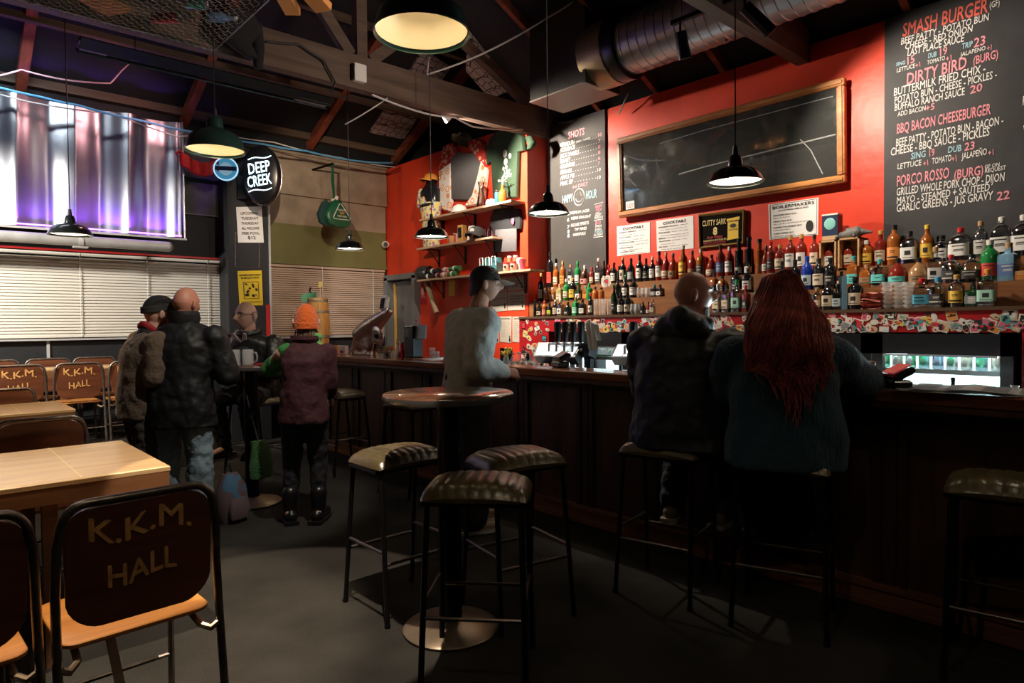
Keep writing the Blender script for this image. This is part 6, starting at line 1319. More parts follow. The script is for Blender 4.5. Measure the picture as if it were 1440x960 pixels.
t = thing('number_paddle', 'small yellow paddle on a thin stand atop the barrel', 'paddle', (3.62, p.y-.075, Z0+hb)); zz = aX(461, 401, 3.6).z; 
b = MB(); b.cyl((0, 0, .006), (0, 0, .13), .006, seg=6); b.lathe([(.03, 0), (.03, .006), (.0, .008)], 12); b.build('stand', m_ply, t)
b = MB(); b.prism([(x, y+.16) for x, y in rounded(.085, .075, .025)], Matrix(((0, 0, -1, .004), (1, 0, 0, 0), (0, 1, 0, 0), (0, 0, 0, 1))), .008); b.build('paddle_head', mat('yellow_card', (.80, .60, .18), .5), t)
t = thing('sign_clip', 'green card held up on a black arm behind the orange beanie', 'sign', (3.62, p.y+.07, Z0+hb))
b = MB(); b.tube([(0, 0, 0), (0, .03, .03), (-.02, .10, .09), (-.03, .05, .13)], .012, 6); b.build('arm', m_blackmetal, t, True)
g = [aX(x, y, 3.58) for x, y in ((424, 414), (445, 410), (445, 424), (424, 424))]; b = MB(); b.add(g+[k+Vector((.006, 0, 0)) for k in g], [(0, 1, 2, 3), (7, 6, 5, 4)]+[(i, 4+i, 4+(i+1) % 4, (i+1) % 4) for i in range(4)]); b.build('card', mat('green_card', (.09, .30, .16), .5), t, False, True)
# steel slicer
p = ontop(524, 500, 3.55); t = thing('meat_slicer', 'steel slicing machine with a round blade on the far bar end', 'slicer', p); 
def sl(px, py, X_=3.55): return aX(px, py, X_)
b = MB(); ax_ = [(500, 496), (506, 470), (515, 455), (530, 443), (546, 436)]; rads = (.05, .105, .125, .10, .055)
P = [sl(*q) for q in ax_]
b.sphere(sl(516, 474), (.075, .15, .16), 24, 16, 0, (-.45, 0, 0))
for q0, q1, r0, r1 in (((500, 494), (508, 480), .05, .10), ((512, 468), (526, 455), .13, .115), ((526, 455), (538, 445), .115, .08), ((538, 445), (547, 438), .08, .05)): b.capsule(sl(*q0), sl(*q1), r0, r1, 18, 0, .75)
b.box(sl(512, 497)+Vector((.02, 0, 0)), (.16, .26, .05), bev=.015); slicer, slicer_mb = t, b
c = sl(531, 472, 3.41); b = MB(); M = Matrix.Translation(c) @ Matrix.Rotation(-PI/2-.25, 4, 'Y'); b.lathe([(.001, .012), (.05, .014), (.095, .004), (.10, 0), (.095, -.01), (.001, -.012)], 30, 0, M); b.build('blade', m_steel, t, True, True)
b = MB(); b.lathe([(.001, .026), (.022, .024), (.026, .010)], 16, 0, M); b.build('hub', m_blackmetal, t, True, True)
c = sl(541, 426); b = MB(); b.box(c, (.05, .11, .15), 0, (0, .2, .0), .015); b.build('handle_housing', m_white, t, False, True); b = MB(); b.box(c+Vector((-.03, 0, 0)), (.012, .06, .10), 0, (0, .2, 0), .004); b.build('control_panel', m_blackmetal, t, False, True)
b = MB(); b.tube([sl(502, 470), sl(497, 482), sl(490, 497)], .009, 6); b.tube([sl(516, 482), sl(522, 499)], .009, 6); b.build('leg', m_steel, t, True, True)
b = MB(); b.tube([sl(528, 483), sl(526, 500)], .012, 6); b.box(sl(532, 480), (.12, .02, .015), 0, (0, 0, .4)); b.build('carriage', m_blackmetal, t, True, True)
for q, nm, lab, m in (((474, 494), 'snack_box', 'orange snack box beside the barrel', 'orange_card'), ((483, 495), 'snack_box', 'white and red snack box next to the slicer', 'white_plastic')):
    p = ontop(q[0], 499, 3.5); t = thing(nm, lab, 'box', p, .2); b = MB(); b.box((0, 0, .045), (.05, .07 if m[0] == 'o' else .11, .09), bev=.003); b.build('box', MATS[m], t); b = MB(); b.box((-.026, 0, .025), (.002, .05, .03)); b.build('label', MATS['red_print'], t)
p = ontop(544, 500, 3.50); t = lathe_thing('wooden_bowl', 'shallow wooden bowl below the slicer blade', 'bowl', p, [('bowl', [(.05, .04), (.085, .10), (.078, .10), (.04, .05)], wood('bowl_wood', (.42, .20, .07), (.58, .30, .12), .4, 2, 'X')), ('foot', [(.035, 0), (.03, .02), (.045, .045)], m_blackmetal)])
for k, (px, c) in enumerate(((527, 'r'), (533, 'g'), (540, 'G'), (548, 'w'), (553, 'r'))):
    p = ontop(px, 502, 3.42); h = .05+.02*(k % 3); t = thing('spice_jar', '%s small spice jar in front of the slicer' % ORD[k], 'jar', p, 0, 'spice jars on the bar'); b = MB(); b.lathe([(.016, 0), (.018, .004), (.018, h)], 10); b.build('body', m_tum, t, True); b = MB(); b.lathe([(.018, h), (.018, h+.012), (0, h+.012)], 10); b.build('lid', mat('cap_'+CAPC[c][0], CAPC[c][1], .35), t, True)
for k, (px, m, h) in enumerate(((560, 'cap_white', .16), (566, 'red_print', .13))):
    p = ontop(px, 503, 3.5); t = thing('bar_figure', ('white bottle-shaped', 'red tapered')[k]+' ornament in front of the grey door', 'ornament', p); b = MB(); b.lathe([(.026, 0), (.03, h*.3), (.018, h*.6), (.015, h*.75), (.022, h*.85), (.014, h)], 12); b.build('body', MATS[m], t, True); b = MB(); b.sphere((0, 0, h), .018, 10, 8); b.build('head', m_ply, t, True)
# menu sheet by the kiosk
b = MB(); b.box((0, 0, .002), (.15, .21, .003)); o = b.build('paper_menu', m_paper); p = ontop(608, 511, 3.36); o.location = p+Vector((0, -.05, .0)); tag(o, 'white paper lying at the bar edge by the small glasses', 'paper')
# ================================================================ furniture
m_leather = bpy.data.materials.new('olive_leather'); m_leather.use_nodes = True
def _lea():
    n, l = nodes(m_leather); b = n['Principled BSDF']; b.inputs['Roughness'].default_value = .30; b.inputs['Specular IOR Level'].default_value = .6
    tc = n.new('ShaderNodeTexCoord'); t = n.new('ShaderNodeTexNoise'); t.inputs['Scale'].default_value = 9; t.inputs['Detail'].default_value = 6
    l.new(tc.outputs['Object'], t.inputs['Vector']); r = n.new('ShaderNodeValToRGB'); r.color_ramp.elements[0].position = .3; r.color_ramp.elements[1].position = .75
    r.color_ramp.elements[0].color = (.045, .038, .016, 1); r.color_ramp.elements[1].color = (.13, .095, .042, 1)
    l.new(t.outputs['Fac'], r.inputs[0]); l.new(r.outputs[0], b.inputs['Base Color'])
    q = n.new('ShaderNodeTexNoise'); q.inputs['Scale'].default_value = 60; l.new(tc.outputs['Object'], q.inputs['Vector'])
    bp = n.new('ShaderNodeBump'); bp.inputs['Strength'].default_value = .25; bp.inputs['Distance'].default_value = .004; l.new(q.outputs['Fac'], bp.inputs['Height']); l.new(bp.outputs[0], b.inputs['Normal'])
_lea()
def make_stool():
    t = thing('bar_stool', 'x', 'stool')
    b = MB(); nx, ny = 64, 18; sx, sy = .205, .155; R = []
    def ztop(u, v):
        e = (1-abs(u)**5)**.5*(1-abs(v)**4)**.5
        ch = abs(math.sin((u*.5+.5)*PI*9))**.45
        return .705+.058*e*(.88+.12*ch)-.012*abs(u)**2.2
    for i in range(nx+1):
        u = -1+2*i/nx; row = []
        for j in range(ny+1):
            v = -1+2*j/ny
            k = (1-.06*abs(v)**6); row.append((u*sx*k, v*sy*(1-.05*abs(u)**6), ztop(u*.999, v*.999)))
        R.append(row)
    b.rings(R, 0, False, None, False)
    low = [R[i][0] for i in range(nx+1)]+[R[nx][j] for j in range(1, ny+1)]+[R[i][ny] for i in range(nx-1, -1, -1)]+[R[0][j] for j in range(ny-1, 0, -1)]
    b.rings([[(x, y, z) for x, y, z in low], [(x*.985, y*.985, .69) for x, y, z in low]], 0, False)
    b.build('seat', m_leather, t, 60)
    b = MB(); b.box((0, 0, .683), (.37, .27, .014)); b.tube([(-.185, -.125, .682), (.185, -.125, .682)], .012, 8); b.tube([(-.185, .125, .682), (.185, .125, .682)], .012, 8); b.tube([(-.19, -.12, .68), (-.19, .12, .68)], .012, 8); b.tube([(.19, -.12, .68), (.19, .12, .68)], .012, 8); b.build('seat_frame', m_blackmetal, t, True)
    F = {}
    for s in (-1, 1):
        for q in (-1, 1):
            b = MB(); top = Vector((s*.175, q*.125, .685)); ft = Vector((s*.192, q*.192, .004)); F[s, q] = (top, ft)
            b.tube([top+Vector((-s*.03, 0, 0)), top+Vector((0, 0, -.012)), top.lerp(ft, .06), ft], .0115, 8); b.cyl(ft+Vector((0, 0, -.004)), ft+Vector((0, 0, .012)), .014, seg=8); b.build('leg', m_blackmetal, t, True)
    def on(s, q, z): a, f = F[s, q]; return a.lerp(f, (a.z-z)/(a.z-f.z))
    for (p, q, z) in (((-1, -1), (1, -1), .27), ((-1, 1), (1, 1), .27), ((-1, -1), (-1, 1), .32), ((1, -1), (1, 1), .32)):
        b = MB(); b.cyl(on(*p, z), on(*q, z), .0075, seg=8); b.build('rung', mat('worn_steel_rung', (.16, .14, .13), .35, .9), t, True)
    return t
stool0 = make_stool(); first = [True]
def put_stool(x, y, rz, lab, group=None):
    o = stool0 if first[0] else copy_tree(stool0); first[0] = False
    o.location = (x, y, 0); o.rotation_euler = (0, 0, rz); tag(o, lab, 'stool', group)
put_stool(1.715, 2.705, 0, 'olive leather bar stool on the far left of the round high table')
put_stool(1.60, 1.96, math.radians(-48), 'olive leather bar stool nearest the camera at the round high table')
put_stool(2.07, 2.26, math.radians(-12), 'olive leather bar stool between the round high table and the bar')
put_stool(2.79, 1.92, math.radians(-78), 'bar stool under the bald customer in the dark coat')
put_stool(2.88, 1.36, math.radians(-72), 'bar stool under the red-haired customer')
put_stool(3.03, .56, math.radians(-80), 'empty olive leather bar stool at the near end of the bar')
put_stool(2.95, 4.45, math.radians(-85), 'dark bar stool against the bar behind the round high table')
# stool with a back by the far bar
def back_stool(x, y, rz, lab):
    t = copy_tree(stool0); t.location = (x, y, 0); t.rotation_euler = (0, 0, rz); tag(t, lab, 'stool')
    b = MB(); R = [[(.19*math.sin(a), -.13-.05*math.cos(a)-.03*k, .74+.30*k) for a in [(-1.2+2.4*i/12) for i in range(13)]] for k in (0, .3, .6, .85, 1)]
    b.rings(R, 0, False, None, False); b.rings([[(x_, y_-.02, z_) for x_, y_, z_ in q] for q in R], 0, False, None, False); b.build('backrest', m_blackmetal, t, True)
back_stool(2.92, 5.55, math.radians(-90), 'dark bar stool with a curved back beside the person in the orange beanie')
put_stool(2.18, 5.72, math.radians(100), 'bar stool under the bald man in glasses')
# round high tables
m_tt = wood('dark_glossy_table_top', (.055, .025, .015), (.12, .055, .032), .16, 1.2, 'X', coat=.6)
def high_table(x, y, z, r, lab):
    t = thing('high_table', lab, 'table', (x, y, 0))
    b = MB(); b.lathe([(r-.015, z-.035), (r, z-.030), (r, z-.006), (r-.006, z), (.001, z)], 56); b.build('table_top', m_tt, t, 50)
    b = MB(); b.lathe([(r+.0015, z-.029), (r+.003, z-.018), (r+.0015, z-.006)], 56, 0, None, False); b.build('edge_band', mat('worn_edge_band', (.20, .20, .20), .22, .7), t, True)
    b = MB(); b.lathe([(.05, .02), (.05, z-.05), (.12, z-.035), (.12, z-.03)], 24); b.build('column', m_blackmetal, t, 50)
    b = MB(); b.lathe([(.205, 0), (.21, .012), (.20, .02), (.11, .035), (.06, .05), (.05, .055)], 40); b.build('base', mat('scuffed_steel_base', (.36, .28, .20), .38, .75, var=.25, vscale=5), t, 50)
    return t
high_table(1.722, 2.312, 1.046, .285, 'round high table with a dark glossy top among the bar stools')
high_table(1.88, 5.02, 1.055, .29, 'round high table between the four drinkers')
T2Z = 1.0555
# drinks on the far high table
for k, (x, y) in enumerate(((1.735, 4.93), (1.82, 4.90))):
    t = thing('beer_mug', ('left', 'right')[k]+' empty glass beer mug on the far high table', 'mug', (x, y, T2Z), 2.2 if k == 0 else -1.0)
    b = MB(); b.lathe([(.036, 0), (.040, .006), (.042, .10), (.040, .12), (.037, .12), (.036, .012), (.001, .01)], 12); b.build('body', m_tum, t, 20)
    b = MB(); b.tube([(.04, 0, .025), (.075, 0, .035), (.08, 0, .07), (.07, 0, .095), (.04, 0, .10)], .007, 6); b.build('handle', m_tum, t, True)
t = lathe_thing('sauce_bottle', 'small orange sauce bottle beside the glass mugs', 'bottle', (1.665, 4.93, T2Z), [('body', [(.018, 0), (.02, .005), (.02, .06), (.009, .085)], mat('orange_sauce', (.62, .26, .05), .3)), ('cap', [(.009, .085), (.011, .11), (0, .11)], m_white)])
t = thing('phone', 'red phone lying on the far high table', 'phone', (1.93, 4.86, T2Z), .9); b = MB(); b.box((0, 0, .006), (.075, .15, .012), bev=.004); b.build('case', mat('red_phone', (.42, .02, .03), .25), t)
# long tables
m_lam = wood('pale_wood_laminate', (.46, .30, .15), (.60, .42, .22), .28, 1.1, 'X', coat=.25)
m_edge = wood('brown_table_edge', (.13, .055, .022), (.20, .09, .04), .4, 1, 'X')
def long_table(xa, xb, ya, yb, z, base, lab):
    t = thing('long_table', lab, 'table', ((xa+xb)/2, (ya+yb)/2, base)); h = z-base; L, D = xb-xa, yb-ya
    b = MB(); b.box((0, 0, h-.012), (L, D, .024), 0, bev=.004); b.build('table_top', m_lam, t)
    b = MB(); b.box((0, -D/2+.012, h-.055), (L-.01, .022, .065)); b.box((0, D/2-.012, h-.055), (L-.01, .022, .065)); b.box((L/2-.012, 0, h-.055), (.022, D-.05, .065)); b.box((-L/2+.012, 0, h-.055), (.022, D-.05, .065)); b.build('apron', m_edge, t)
    b = MB(); b.box((L/2-.32, 0, h+.0002), (.004, D-.004, .0012)); b.build('seam', mat('pale_seam', (.70, .55, .35), .4), t)
    for sx in (-1, 1):
        for sy in (-1, 1):
            b = MB(); b.box((sx*(L/2-.42), sy*(D/2-.10), (h-.03)/2), (.05, .05, h-.03)); b.build('leg', m_edge, t)
        b = MB(); b.box((sx*(L/2-.42), 0, .12), (.03, D-.25, .04)); b.build('stretcher', m_edge, t)
long_table(-1.15, .80, 3.06, 3.95, .75, 0, 'pale wood table nearest the camera behind the lettered chair')
long_table(-1.15, .868, 5.73, 6.51, .75, 0, 'pale wood table in the second row')
long_table(-1.4, 1.44, 7.25, 7.58, .98, .28, 'pale wood table on the low platform by the window')
# folding chairs
m_tubef = mat('worn_chair_tube', (.20, .17, .15), .35, .85, var=.3, vscale=20)
m_chb = wood('dark_ply_back', (.085, .026, .012), (.15, .050, .022), .38, 1.0, 'X', coat=.25)
m_chs = wood('orange_ply_seat', (.42, .16, .035), (.58, .25, .06), .35, 1.0, 'X', coat=.2)
m_letter = mat('worn_gold_paint', (.66, .36, .12), .7, var=.3, vscale=30)
def make_chair():
    t = thing('folding_chair', 'x', 'chair')
    P = [(-.218, -.27, .004), (-.218, -.215, .40), (-.216, -.198, .60), (-.212, -.212, .74)]
    top = [(-.205+.065*(1-math.cos(a)), -.216, .775+.075*math.sin(a)) for a in [PI/2*k/6 for k in range(7)]]
    half = P+top; pts = half+[(-x, y, z) for x, y, z in reversed(half)]
    b = MB(); b.tube(pts, .0125, 10); b.build('back_frame', m_tubef, t, True)
    for s in (-1, 1):
        b = MB(); b.tube([(s*.20, .20, .415), (s*.205, .23, .20), (s*.21, .25, .004)], .0115, 8); b.build('front_leg', m_tubef, t, True)
        b = MB(); b.tube([(s*.214, -.215, .40), (s*.19, -.215, .388), (s*.165, -.19, .40), (s*.16, -.10, .42)], .011, 8); b.build('hinge_hook', mat('bright_hook', (.55, .42, .30), .3, .85), t, True)
    b = MB(); b.box((-.02, -.02, .20), (.028, .62, .006), 0, (.72, .15, .1)); b.build('brace_strap', mat('perforated_strap', (.42, .36, .30), .4, .8), t)
    b = MB(); b.cyl((-.205, .235, .14), (.205, .235, .14), .008, seg=8); b.cyl((-.218, -.245, .18), (.218, -.245, .18), .008, seg=8); b.build('cross_bar', m_tubef, t, True)
    # seat
    b = MB(); out = rounded(.405, .40, .045); R = []
    def dz(x, y): return -.010*math.cos(x/.2*1.4)*math.cos(y/.2*1.2)+.018*max(0, (-y-.12)/.08)*.0
    for z, k in ((-.007, .985), (-.004, 1), (.005, 1), (.008, .985)): R.append([(x*k, y*k+.01, .445+z+dz(x, y)) for x, y in out])
    b.rings(R, 0, False); g = 8
    for z, k in ((.008, .985), (-.007, .985)):
        prev = R[-1] if z > 0 else R[0]; RR = [[(x*k*q, y*k*q+.01, .445+z+dz(x*q, y*q)) for x, y in out] for q in (1, .7, .4, .1)]; b.rings(RR, 0, False); b.add(RR[-1], [tuple(range(len(out)))])
    b.build('seat', m_chs, t, 40)
    # back panel with the painted lettering on its rear face
    def yb(x, z): return -.203-.010*math.cos(x/.2*1.5)-.06*max(0, z-.62)*.6
    o2 = []
    for x, z in rounded(.395, .345, .075, 6): o2.append((x, z+.665) if z > 0 else (x*(1-.10*(-z/.17)**3), z+.665))
    b = MB(); R = [[(x*k, yb(x, z)+d, .665+(z-.665)*k) for x, z in o2] for d, k in ((-.005, .985), (-.003, 1), (.003, 1), (.005, .985))]
    b.rings(R, 0, False)
    for d in (-.005, .005):
        RR = [[(x*.985*q, yb(x*q, .665+(z-.665)*q)+d, .665+(z-.665)*.985*q) for x, z in o2] for q in (1, .75, .5, .25, .05)]; b.rings(RR, 0, False); b.add(RR[-1], [tuple(range(len(o2)))])
    bk = b.build('backrest', m_chb, t, 40)
    b = MB()
    for s_, z, wd, h in (('K.K.M.', .735, .275, .068), ('HALL', .605, .185, .066)):
        V, F = text_geo(s_, .018, 0); x0 = min(v[0] for v in V); x1 = max(v[0] for v in V); k = wd/(x1-x0); q = h/.72
        pts = []
        for x, y, zo in V:
            X_ = -wd/2+(x-x0)*k; Z_ = z+y*q+.012*math.sin(X_*28); pts.append((X_, yb(X_, Z_)-.0066-zo, Z_))
        b.add(pts, F)
    b.build('lettering', m_letter, bk)
    return t
chair0 = make_chair(); cfirst = [True]
def put_chair(x, y, rz, z, sc_, lab):
    o = chair0 if cfirst[0] else copy_tree(chair0); cfirst[0] = False
    o.location = (x, y, z); o.rotation_euler = (0, 0, rz); o.scale = (sc_, sc_, sc_); tag(o, lab, 'chair')
put_chair(.478, 2.385, .04, 0, 1.0, 'folding chair with worn K K M HALL lettering nearest the camera')
put_chair(.005, 2.40, .05, 0, 1.0, 'folding chair at the picture edge left of the nearest lettered chair')
put_chair(.50, 4.14, PI+.02, 0, 1.0, 'folding chair facing the camera between the first and second pale tables')
put_chair(.53, 6.52, PI, 0, 1.0, 'folding chair facing the camera beyond the second pale table')
put_chair(.18, 6.55, PI-.1, 0, 1.0, 'folding chair partly in the picture beyond the second pale table, at the left edge')
for x, lab in ((.66, 'lettered folding chair on the platform, behind the second table'), (1.095, 'lettered folding chair in the middle of the platform row'), (1.515, 'lettered folding chair on the platform half hidden by the man in the black beanie')):
    put_chair(x, 7.19, 0, .28, .88, lab)
for x, lab in ((.56, 'folding chair against the window wall at the left picture edge'), (.975, 'folding chair against the window wall under the middle of the blind'), (1.365, 'folding chair against the window wall nearest the man in the black beanie')):
    put_chair(x, 7.67, PI, .28, .90, lab)
# bags under the far high table
t = thing('backpack', 'small blue and pink patterned backpack on the floor by the jeans', 'bag', (1.60, 4.66, 0), .3)
b = MB(); b.loft([((0, 0, 0), .10, .07), ((0, 0, .10), .12, .085), ((0, 0, .24), .10, .075), ((0, .01, .33), .05, .04)], 18); b.build('bag_body', pattern('blue_pink_cloth', (.11, .075, .09), [(.04, .12, .24), (.10, .07, .08), (.05, .14, .24)], 5, .5), t, True)
b = MB(); b.tube([(-.03, .03, .32), (0, .02, .40), (.03, .03, .32)], .008, 6); b.build('handle', m_blk, t, True)
b = MB(); b.loft([((0, -.075, .03), .07, .03), ((0, -.085, .10), .08, .03), ((0, -.07, .17), .06, .02)], 14); b.build('front_pocket', mat('mauve_cloth', (.12, .085, .095), .8), t, True)
t = thing('mesh_bag', 'green sequinned mesh bag hung below the far high table', 'bag', (1.84, 4.74, .25), .2)
b = MB(); b.loft([((0, 0, 0), .085, .04), ((0, 0, .10), .09, .045), ((0, 0, .22), .07, .035), ((-.02, 0, .27), .06, .02)], 18); b.build('bag_body', mat('green_sequin', (.05, .17, .05), .35, .3, bump=.9, bscale=120), t, True)
b = MB(); b.tube([(-.02, 0, .27), (-.02, .1, .50), (.0, .24, .76)], .006, 5); b.build('strap', m_blk, t, True)
# ================================================================ people
def bake(mb, name, m, voxel, it=4, disp=None, parent=None, extra=None):
    """merge the overlapping shapes of mb into one continuous smooth surface"""
    me = mb.mesh('tmp', m); o = bpy.data.objects.new('tmp', me); COL.objects.link(o)
    r = o.modifiers.new('r', 'REMESH'); r.mode = 'VOXEL'; r.voxel_size = voxel; r.use_smooth_shade = True
    if it: s = o.modifiers.new('s', 'SMOOTH'); s.factor = .5; s.iterations = it
    if disp:
        for k, (st, sc_) in enumerate(disp):
            tx = bpy.data.textures.new('fold', 'CLOUDS'); tx.noise_scale = sc_; tx.noise_depth = 1
            d = o.modifiers.new('d', 'DISPLACE'); d.texture = tx; d.strength = st; d.mid_level = .5; d.texture_coords = 'LOCAL'
    dg = bpy.context.evaluated_depsgraph_get(); dg.update()
    nm = bpy.data.meshes.new_from_object(o.evaluated_get(dg)); nm.name = name
    bpy.data.objects.remove(o); bpy.data.meshes.remove(me)
    if extra is not None:
        bm = bmesh.new(); bm.from_mesh(nm)
        for q in extra: bm.from_mesh(q)
        bm.to_mesh(nm); bm.free()
    nm.materials.clear(); nm.materials.append(m); nm.polygons.foreach_set('use_smooth', [True]*len(nm.polygons))
    n = bpy.data.objects.new(name, nm); COL.objects.link(n)
    if parent is not None: n.parent = parent
    return n
def bake_mesh(mb, m, voxel, it): 
    o = bake(mb, 'tmp2', m, voxel, it); me = o.data; bpy.data.objects.remove(o); return me
def head_shape(mb, M, female=False, s=1.0):
    """face towards +y of M, centre at ear height"""
    nu, nv = 56, 40; R = []
    g = lambda a, b_: math.exp(-(a/b_)**2)
    for j in range(nv+1):
        th = PI*j/nv; sz = -math.cos(th); rr_ = max(1e-3, math.sin(th)); row = []
        for i in range(nu):
            ph = 2*PI*i/nu; sx, sy = rr_*math.cos(ph), rr_*math.sin(ph)
            x, y, z = .076*sx, .097*sy, .118*sz
            if sz < 0:
                t = -sz; x *= 1-.26*t**1.5
                if sy < 0: y *= 1-.42*t
                else: y *= 1-.06*t
            else: y *= 1+.03*sz*(1 if sy < 0 else 0)
            if sy > 0:
                f = sy**.5
                y -= .006*f*g(z-.045, .05)*0
                y += f*(.036*g(x, .0135)*g(z+.020, .021)+.018*g(x, .010)*g(z-.006, .022))       # nose, bridge
                y -= f*.016*(g(x-.033, .016)+g(x+.033, .016))*g(z-.010, .014)                 # eye sockets
                y += f*.010*g(abs(x)-.03, .03)*g(z-.032, .011)                                # brow
                y += f*.009*g(x, .024)*g(z+.056, .007)+f*.009*g(x, .022)*g(z+.069, .007)-f*.006*g(x, .026)*g(z+.062, .003)
                y += f*.010*g(x, .022)*g(z+.098, .018)                                         # chin
                y += f*.005*(g(x-.045, .02)+g(x+.045, .02))*g(z+.02, .02)                      # cheeks
            row.append((x*s, y*s, z*s))
        R.append(row)
    mb.rings(R, 0, True, M)
    for k in (-1, 1):
        mb.sphere(M @ Vector((k*.083*s, -.012*s, -.004*s)), (.012*s, .020*s, .034*s), 10, 8, 0, (M.to_3x3() @ Euler((0, k*.15, k*.35)).to_matrix()).to_euler())
def hand_shape(mb, wrist, d, nrm, side, curl=.5, s=1.0):
    """d: towards the fingers; nrm: out of the back of the hand; side: +1 thumb towards d x nrm"""
    d = Vector(d).normalized(); n = Vector(nrm); n = (n-d*n.dot(d)).normalized(); x = d.cross(n)*side
    w_ = Vector(wrist)
    for k, o in enumerate((-.030, -.010, .010, .030)): mb.capsule(w_+d*.012+x*o*.6*s, w_+d*.085*s+x*o*s, .015*s, .0135*s, 10, 0, .9, x)
    for k, (o, L) in enumerate(((.031, .066), (.011, .076), (-.010, .071), (-.030, .055))):
        p = w_+d*.088*s+x*o*s; a = 0; dd = d
        for q, f in enumerate((.45, .32, .26)):
            a += curl*(.55+.35*q); dd = (d*math.cos(a)-n*math.sin(a)); e = p+dd*L*f*s*1.0
            mb.capsule(p, e, (.0095-.001*q)*s, (.0088-.0012*q)*s, 8); p = e
    p = w_+d*.025*s+x*.030*s; e = p+(d*.55+x*.75-n*.25*curl).normalized()*.042*s; mb.capsule(p, e, .0135*s, .011*s, 8); mb.capsule(e, e+(d*.85+x*.35-n*.4*curl).normalized()*.034*s, .0105*s, .0085*s, 8)
q_ = MB(); q_.v = [p-slicer.location for p in slicer_mb.v]; q_.f = slicer_mb.f; q_.m = slicer_mb.m
bake(q_, 'hood', mat('brushed_hood', (.50, .46, .42), .32, .9, bump=.05), .012, 8, None, slicer)
def skin(n, c): return mat(n, c, .5, bump=.05, bscale=60)
SK = skin('light_skin', (.52, .27, .19)); SK2 = skin('ruddy_skin', (.50, .22, .15)); SK3 = skin('pale_skin', (.56, .34, .26))
def person(label, loc, rz, J, C, group=None):
    """J: joints in the person's own frame (x right, y forward, z up). C: clothing."""
    t = thing('person', label, 'person', loc, rz, group)
    V = Vector; sk = C.get('skin', SK)
    hip, waist, chest, neck = V(J['hip']), V(J['waist']), V(J['chest']), V(J['neck'])
    hd = V(J['head']); HM = Matrix.Translation(hd) @ Euler((J.get('pitch', 0), J.get('tilt', 0), J.get('yaw', 0)), 'ZXY' if False else 'XYZ').to_matrix().to_4x4()
    HM = Matrix.Translation(hd) @ Matrix.Rotation(J.get('yaw', 0), 4, 'Z') @ Matrix.Rotation(J.get('pitch', 0), 4, 'X') @ Matrix.Rotation(J.get('tilt', 0), 4, 'Y')
    sw, hw = J.get('sw', .185), J.get('hw', .165); hs = J.get('hs', 1.0)
    b = MB()
    b.loft([(hip-V((0, 0, .09)), hw*.9, .095), (hip, hw, .11), (waist, hw*.86, .10), (chest, sw*.92, .115), (chest+(neck-chest)*.55, sw*.80, .085), (neck, .06, .06)], 20)
    b.capsule(neck-V((0, 0, .03)), hd+HM.to_3x3() @ V((0, -.02, -.06)), .062, .055, 14)
    for sh, el, wr in J['arms']: b.capsule(sh, el, .050, .040, 12); b.capsule(el, wr, .040, .027, 12)
    for h, k, a in J['legs']: b.capsule(h, k, .082, .056, 12); b.capsule(k, a, .056, .036, 12); b.capsule(V(a)-V((0, .03, .03)), V(a)+V((0, .14, -.045)), .034, .028, 10)
    ex = []
    q = MB(); head_shape(q, HM, s=hs); q.capsule(neck, hd+HM.to_3x3() @ V((0, -.02, -.05)), .058, .052, 16); ex.append(bake_mesh(q, sk, .0052, 2))
    for (sh, el, wr), hp in zip(J['arms'], J['hands']):
        if hp is None: continue
        q = MB(); d = V(hp[0]); hand_shape(q, V(wr)+V(d).normalized()*.01, d, hp[1], hp[2], hp[3]); q.capsule(V(el).lerp(V(wr), .6), V(wr)+d.normalized()*.02, .032, .024, 12); ex.append(bake_mesh(q, sk, .0042, 1))
    bake(b, 'body', sk, .014, 4, None, t, ex)
    # jacket or jumper
    c = C['top']; m = c['m']; e = c.get('pad', .022); b = MB(); hem = c.get('hem', hip.z-.08); fl = c.get('flare', 1.0)
    hemc = hip+(V((0, 0, hem-hip.z))+V((0, c.get('hemy', 0), 0)))
    b.loft([(hemc, hw*1.04*fl+e, .125*fl+e), (hip+V((0, 0, .02)), hw*1.02+e*1.2, .12+e), (waist, hw*.95+e, .115+e), (chest, sw*.97+e, .128+e), (chest+(neck-chest)*.45, sw*.92+e, .115+e), (chest+(neck-chest)*.78, sw*.62+e, .088+e), (neck+V((0, 0, -.01)), .075+e*.4, .072+e*.4)], 28)
    for (sh, el, wr), cut in zip(J['arms'], c.get('cuff', (.96, .96))):
        if cut is None: continue
        sh, el, wr = V(sh), V(el), V(wr); ar = c.get('arm', 1.0)
        b.capsule(sh, el, (.062+e)*ar, (.050+e)*ar, 14); b.capsule(el, el.lerp(wr, cut), (.049+e)*ar, (.036+e*.8)*ar, 14)
    bake(b, c['name'], m, .013, 5, c.get('disp', [(.028, .11), (.012, .045)]), t)
    if c.get('collar'):
        k = c['collar']; b = MB(); n0 = neck+V((0, -.01, -.02)); R = []
        for rr_, z in ((.085, -.02), (.088+k[1], k[0]*.5), (.082+k[1], k[0]), (.074+k[1], k[0]*.9), (.07, -.01)): R.append([n0+V((rr_*math.cos(a), rr_*1.05*math.sin(a)+(neck.y-chest.y)*.2, z-.025*max(0, math.sin(a)))) for a in [2*PI*i/28 for i in range(28)]])
        b.rings(R, 0, False); bake_ = b.build('collar', k[2], t, True)
    # trousers and shoes
    c = C['legs']; b = MB(); e = c.get('pad', .012)
    b.loft([(hip-V((0, 0, .11)), hw*.96+e, .11+e), (hip, hw+e*.8, .118+e), (waist, hw*.86+e, .10+e)], 22)
    for h, k, a in J['legs']: b.capsule(h, k, .088+e, .060+e*1.2, 14); b.capsule(k, V(k).lerp(V(a), .98), .060+e*1.2, c.get('cuff', .050)+e, 14)
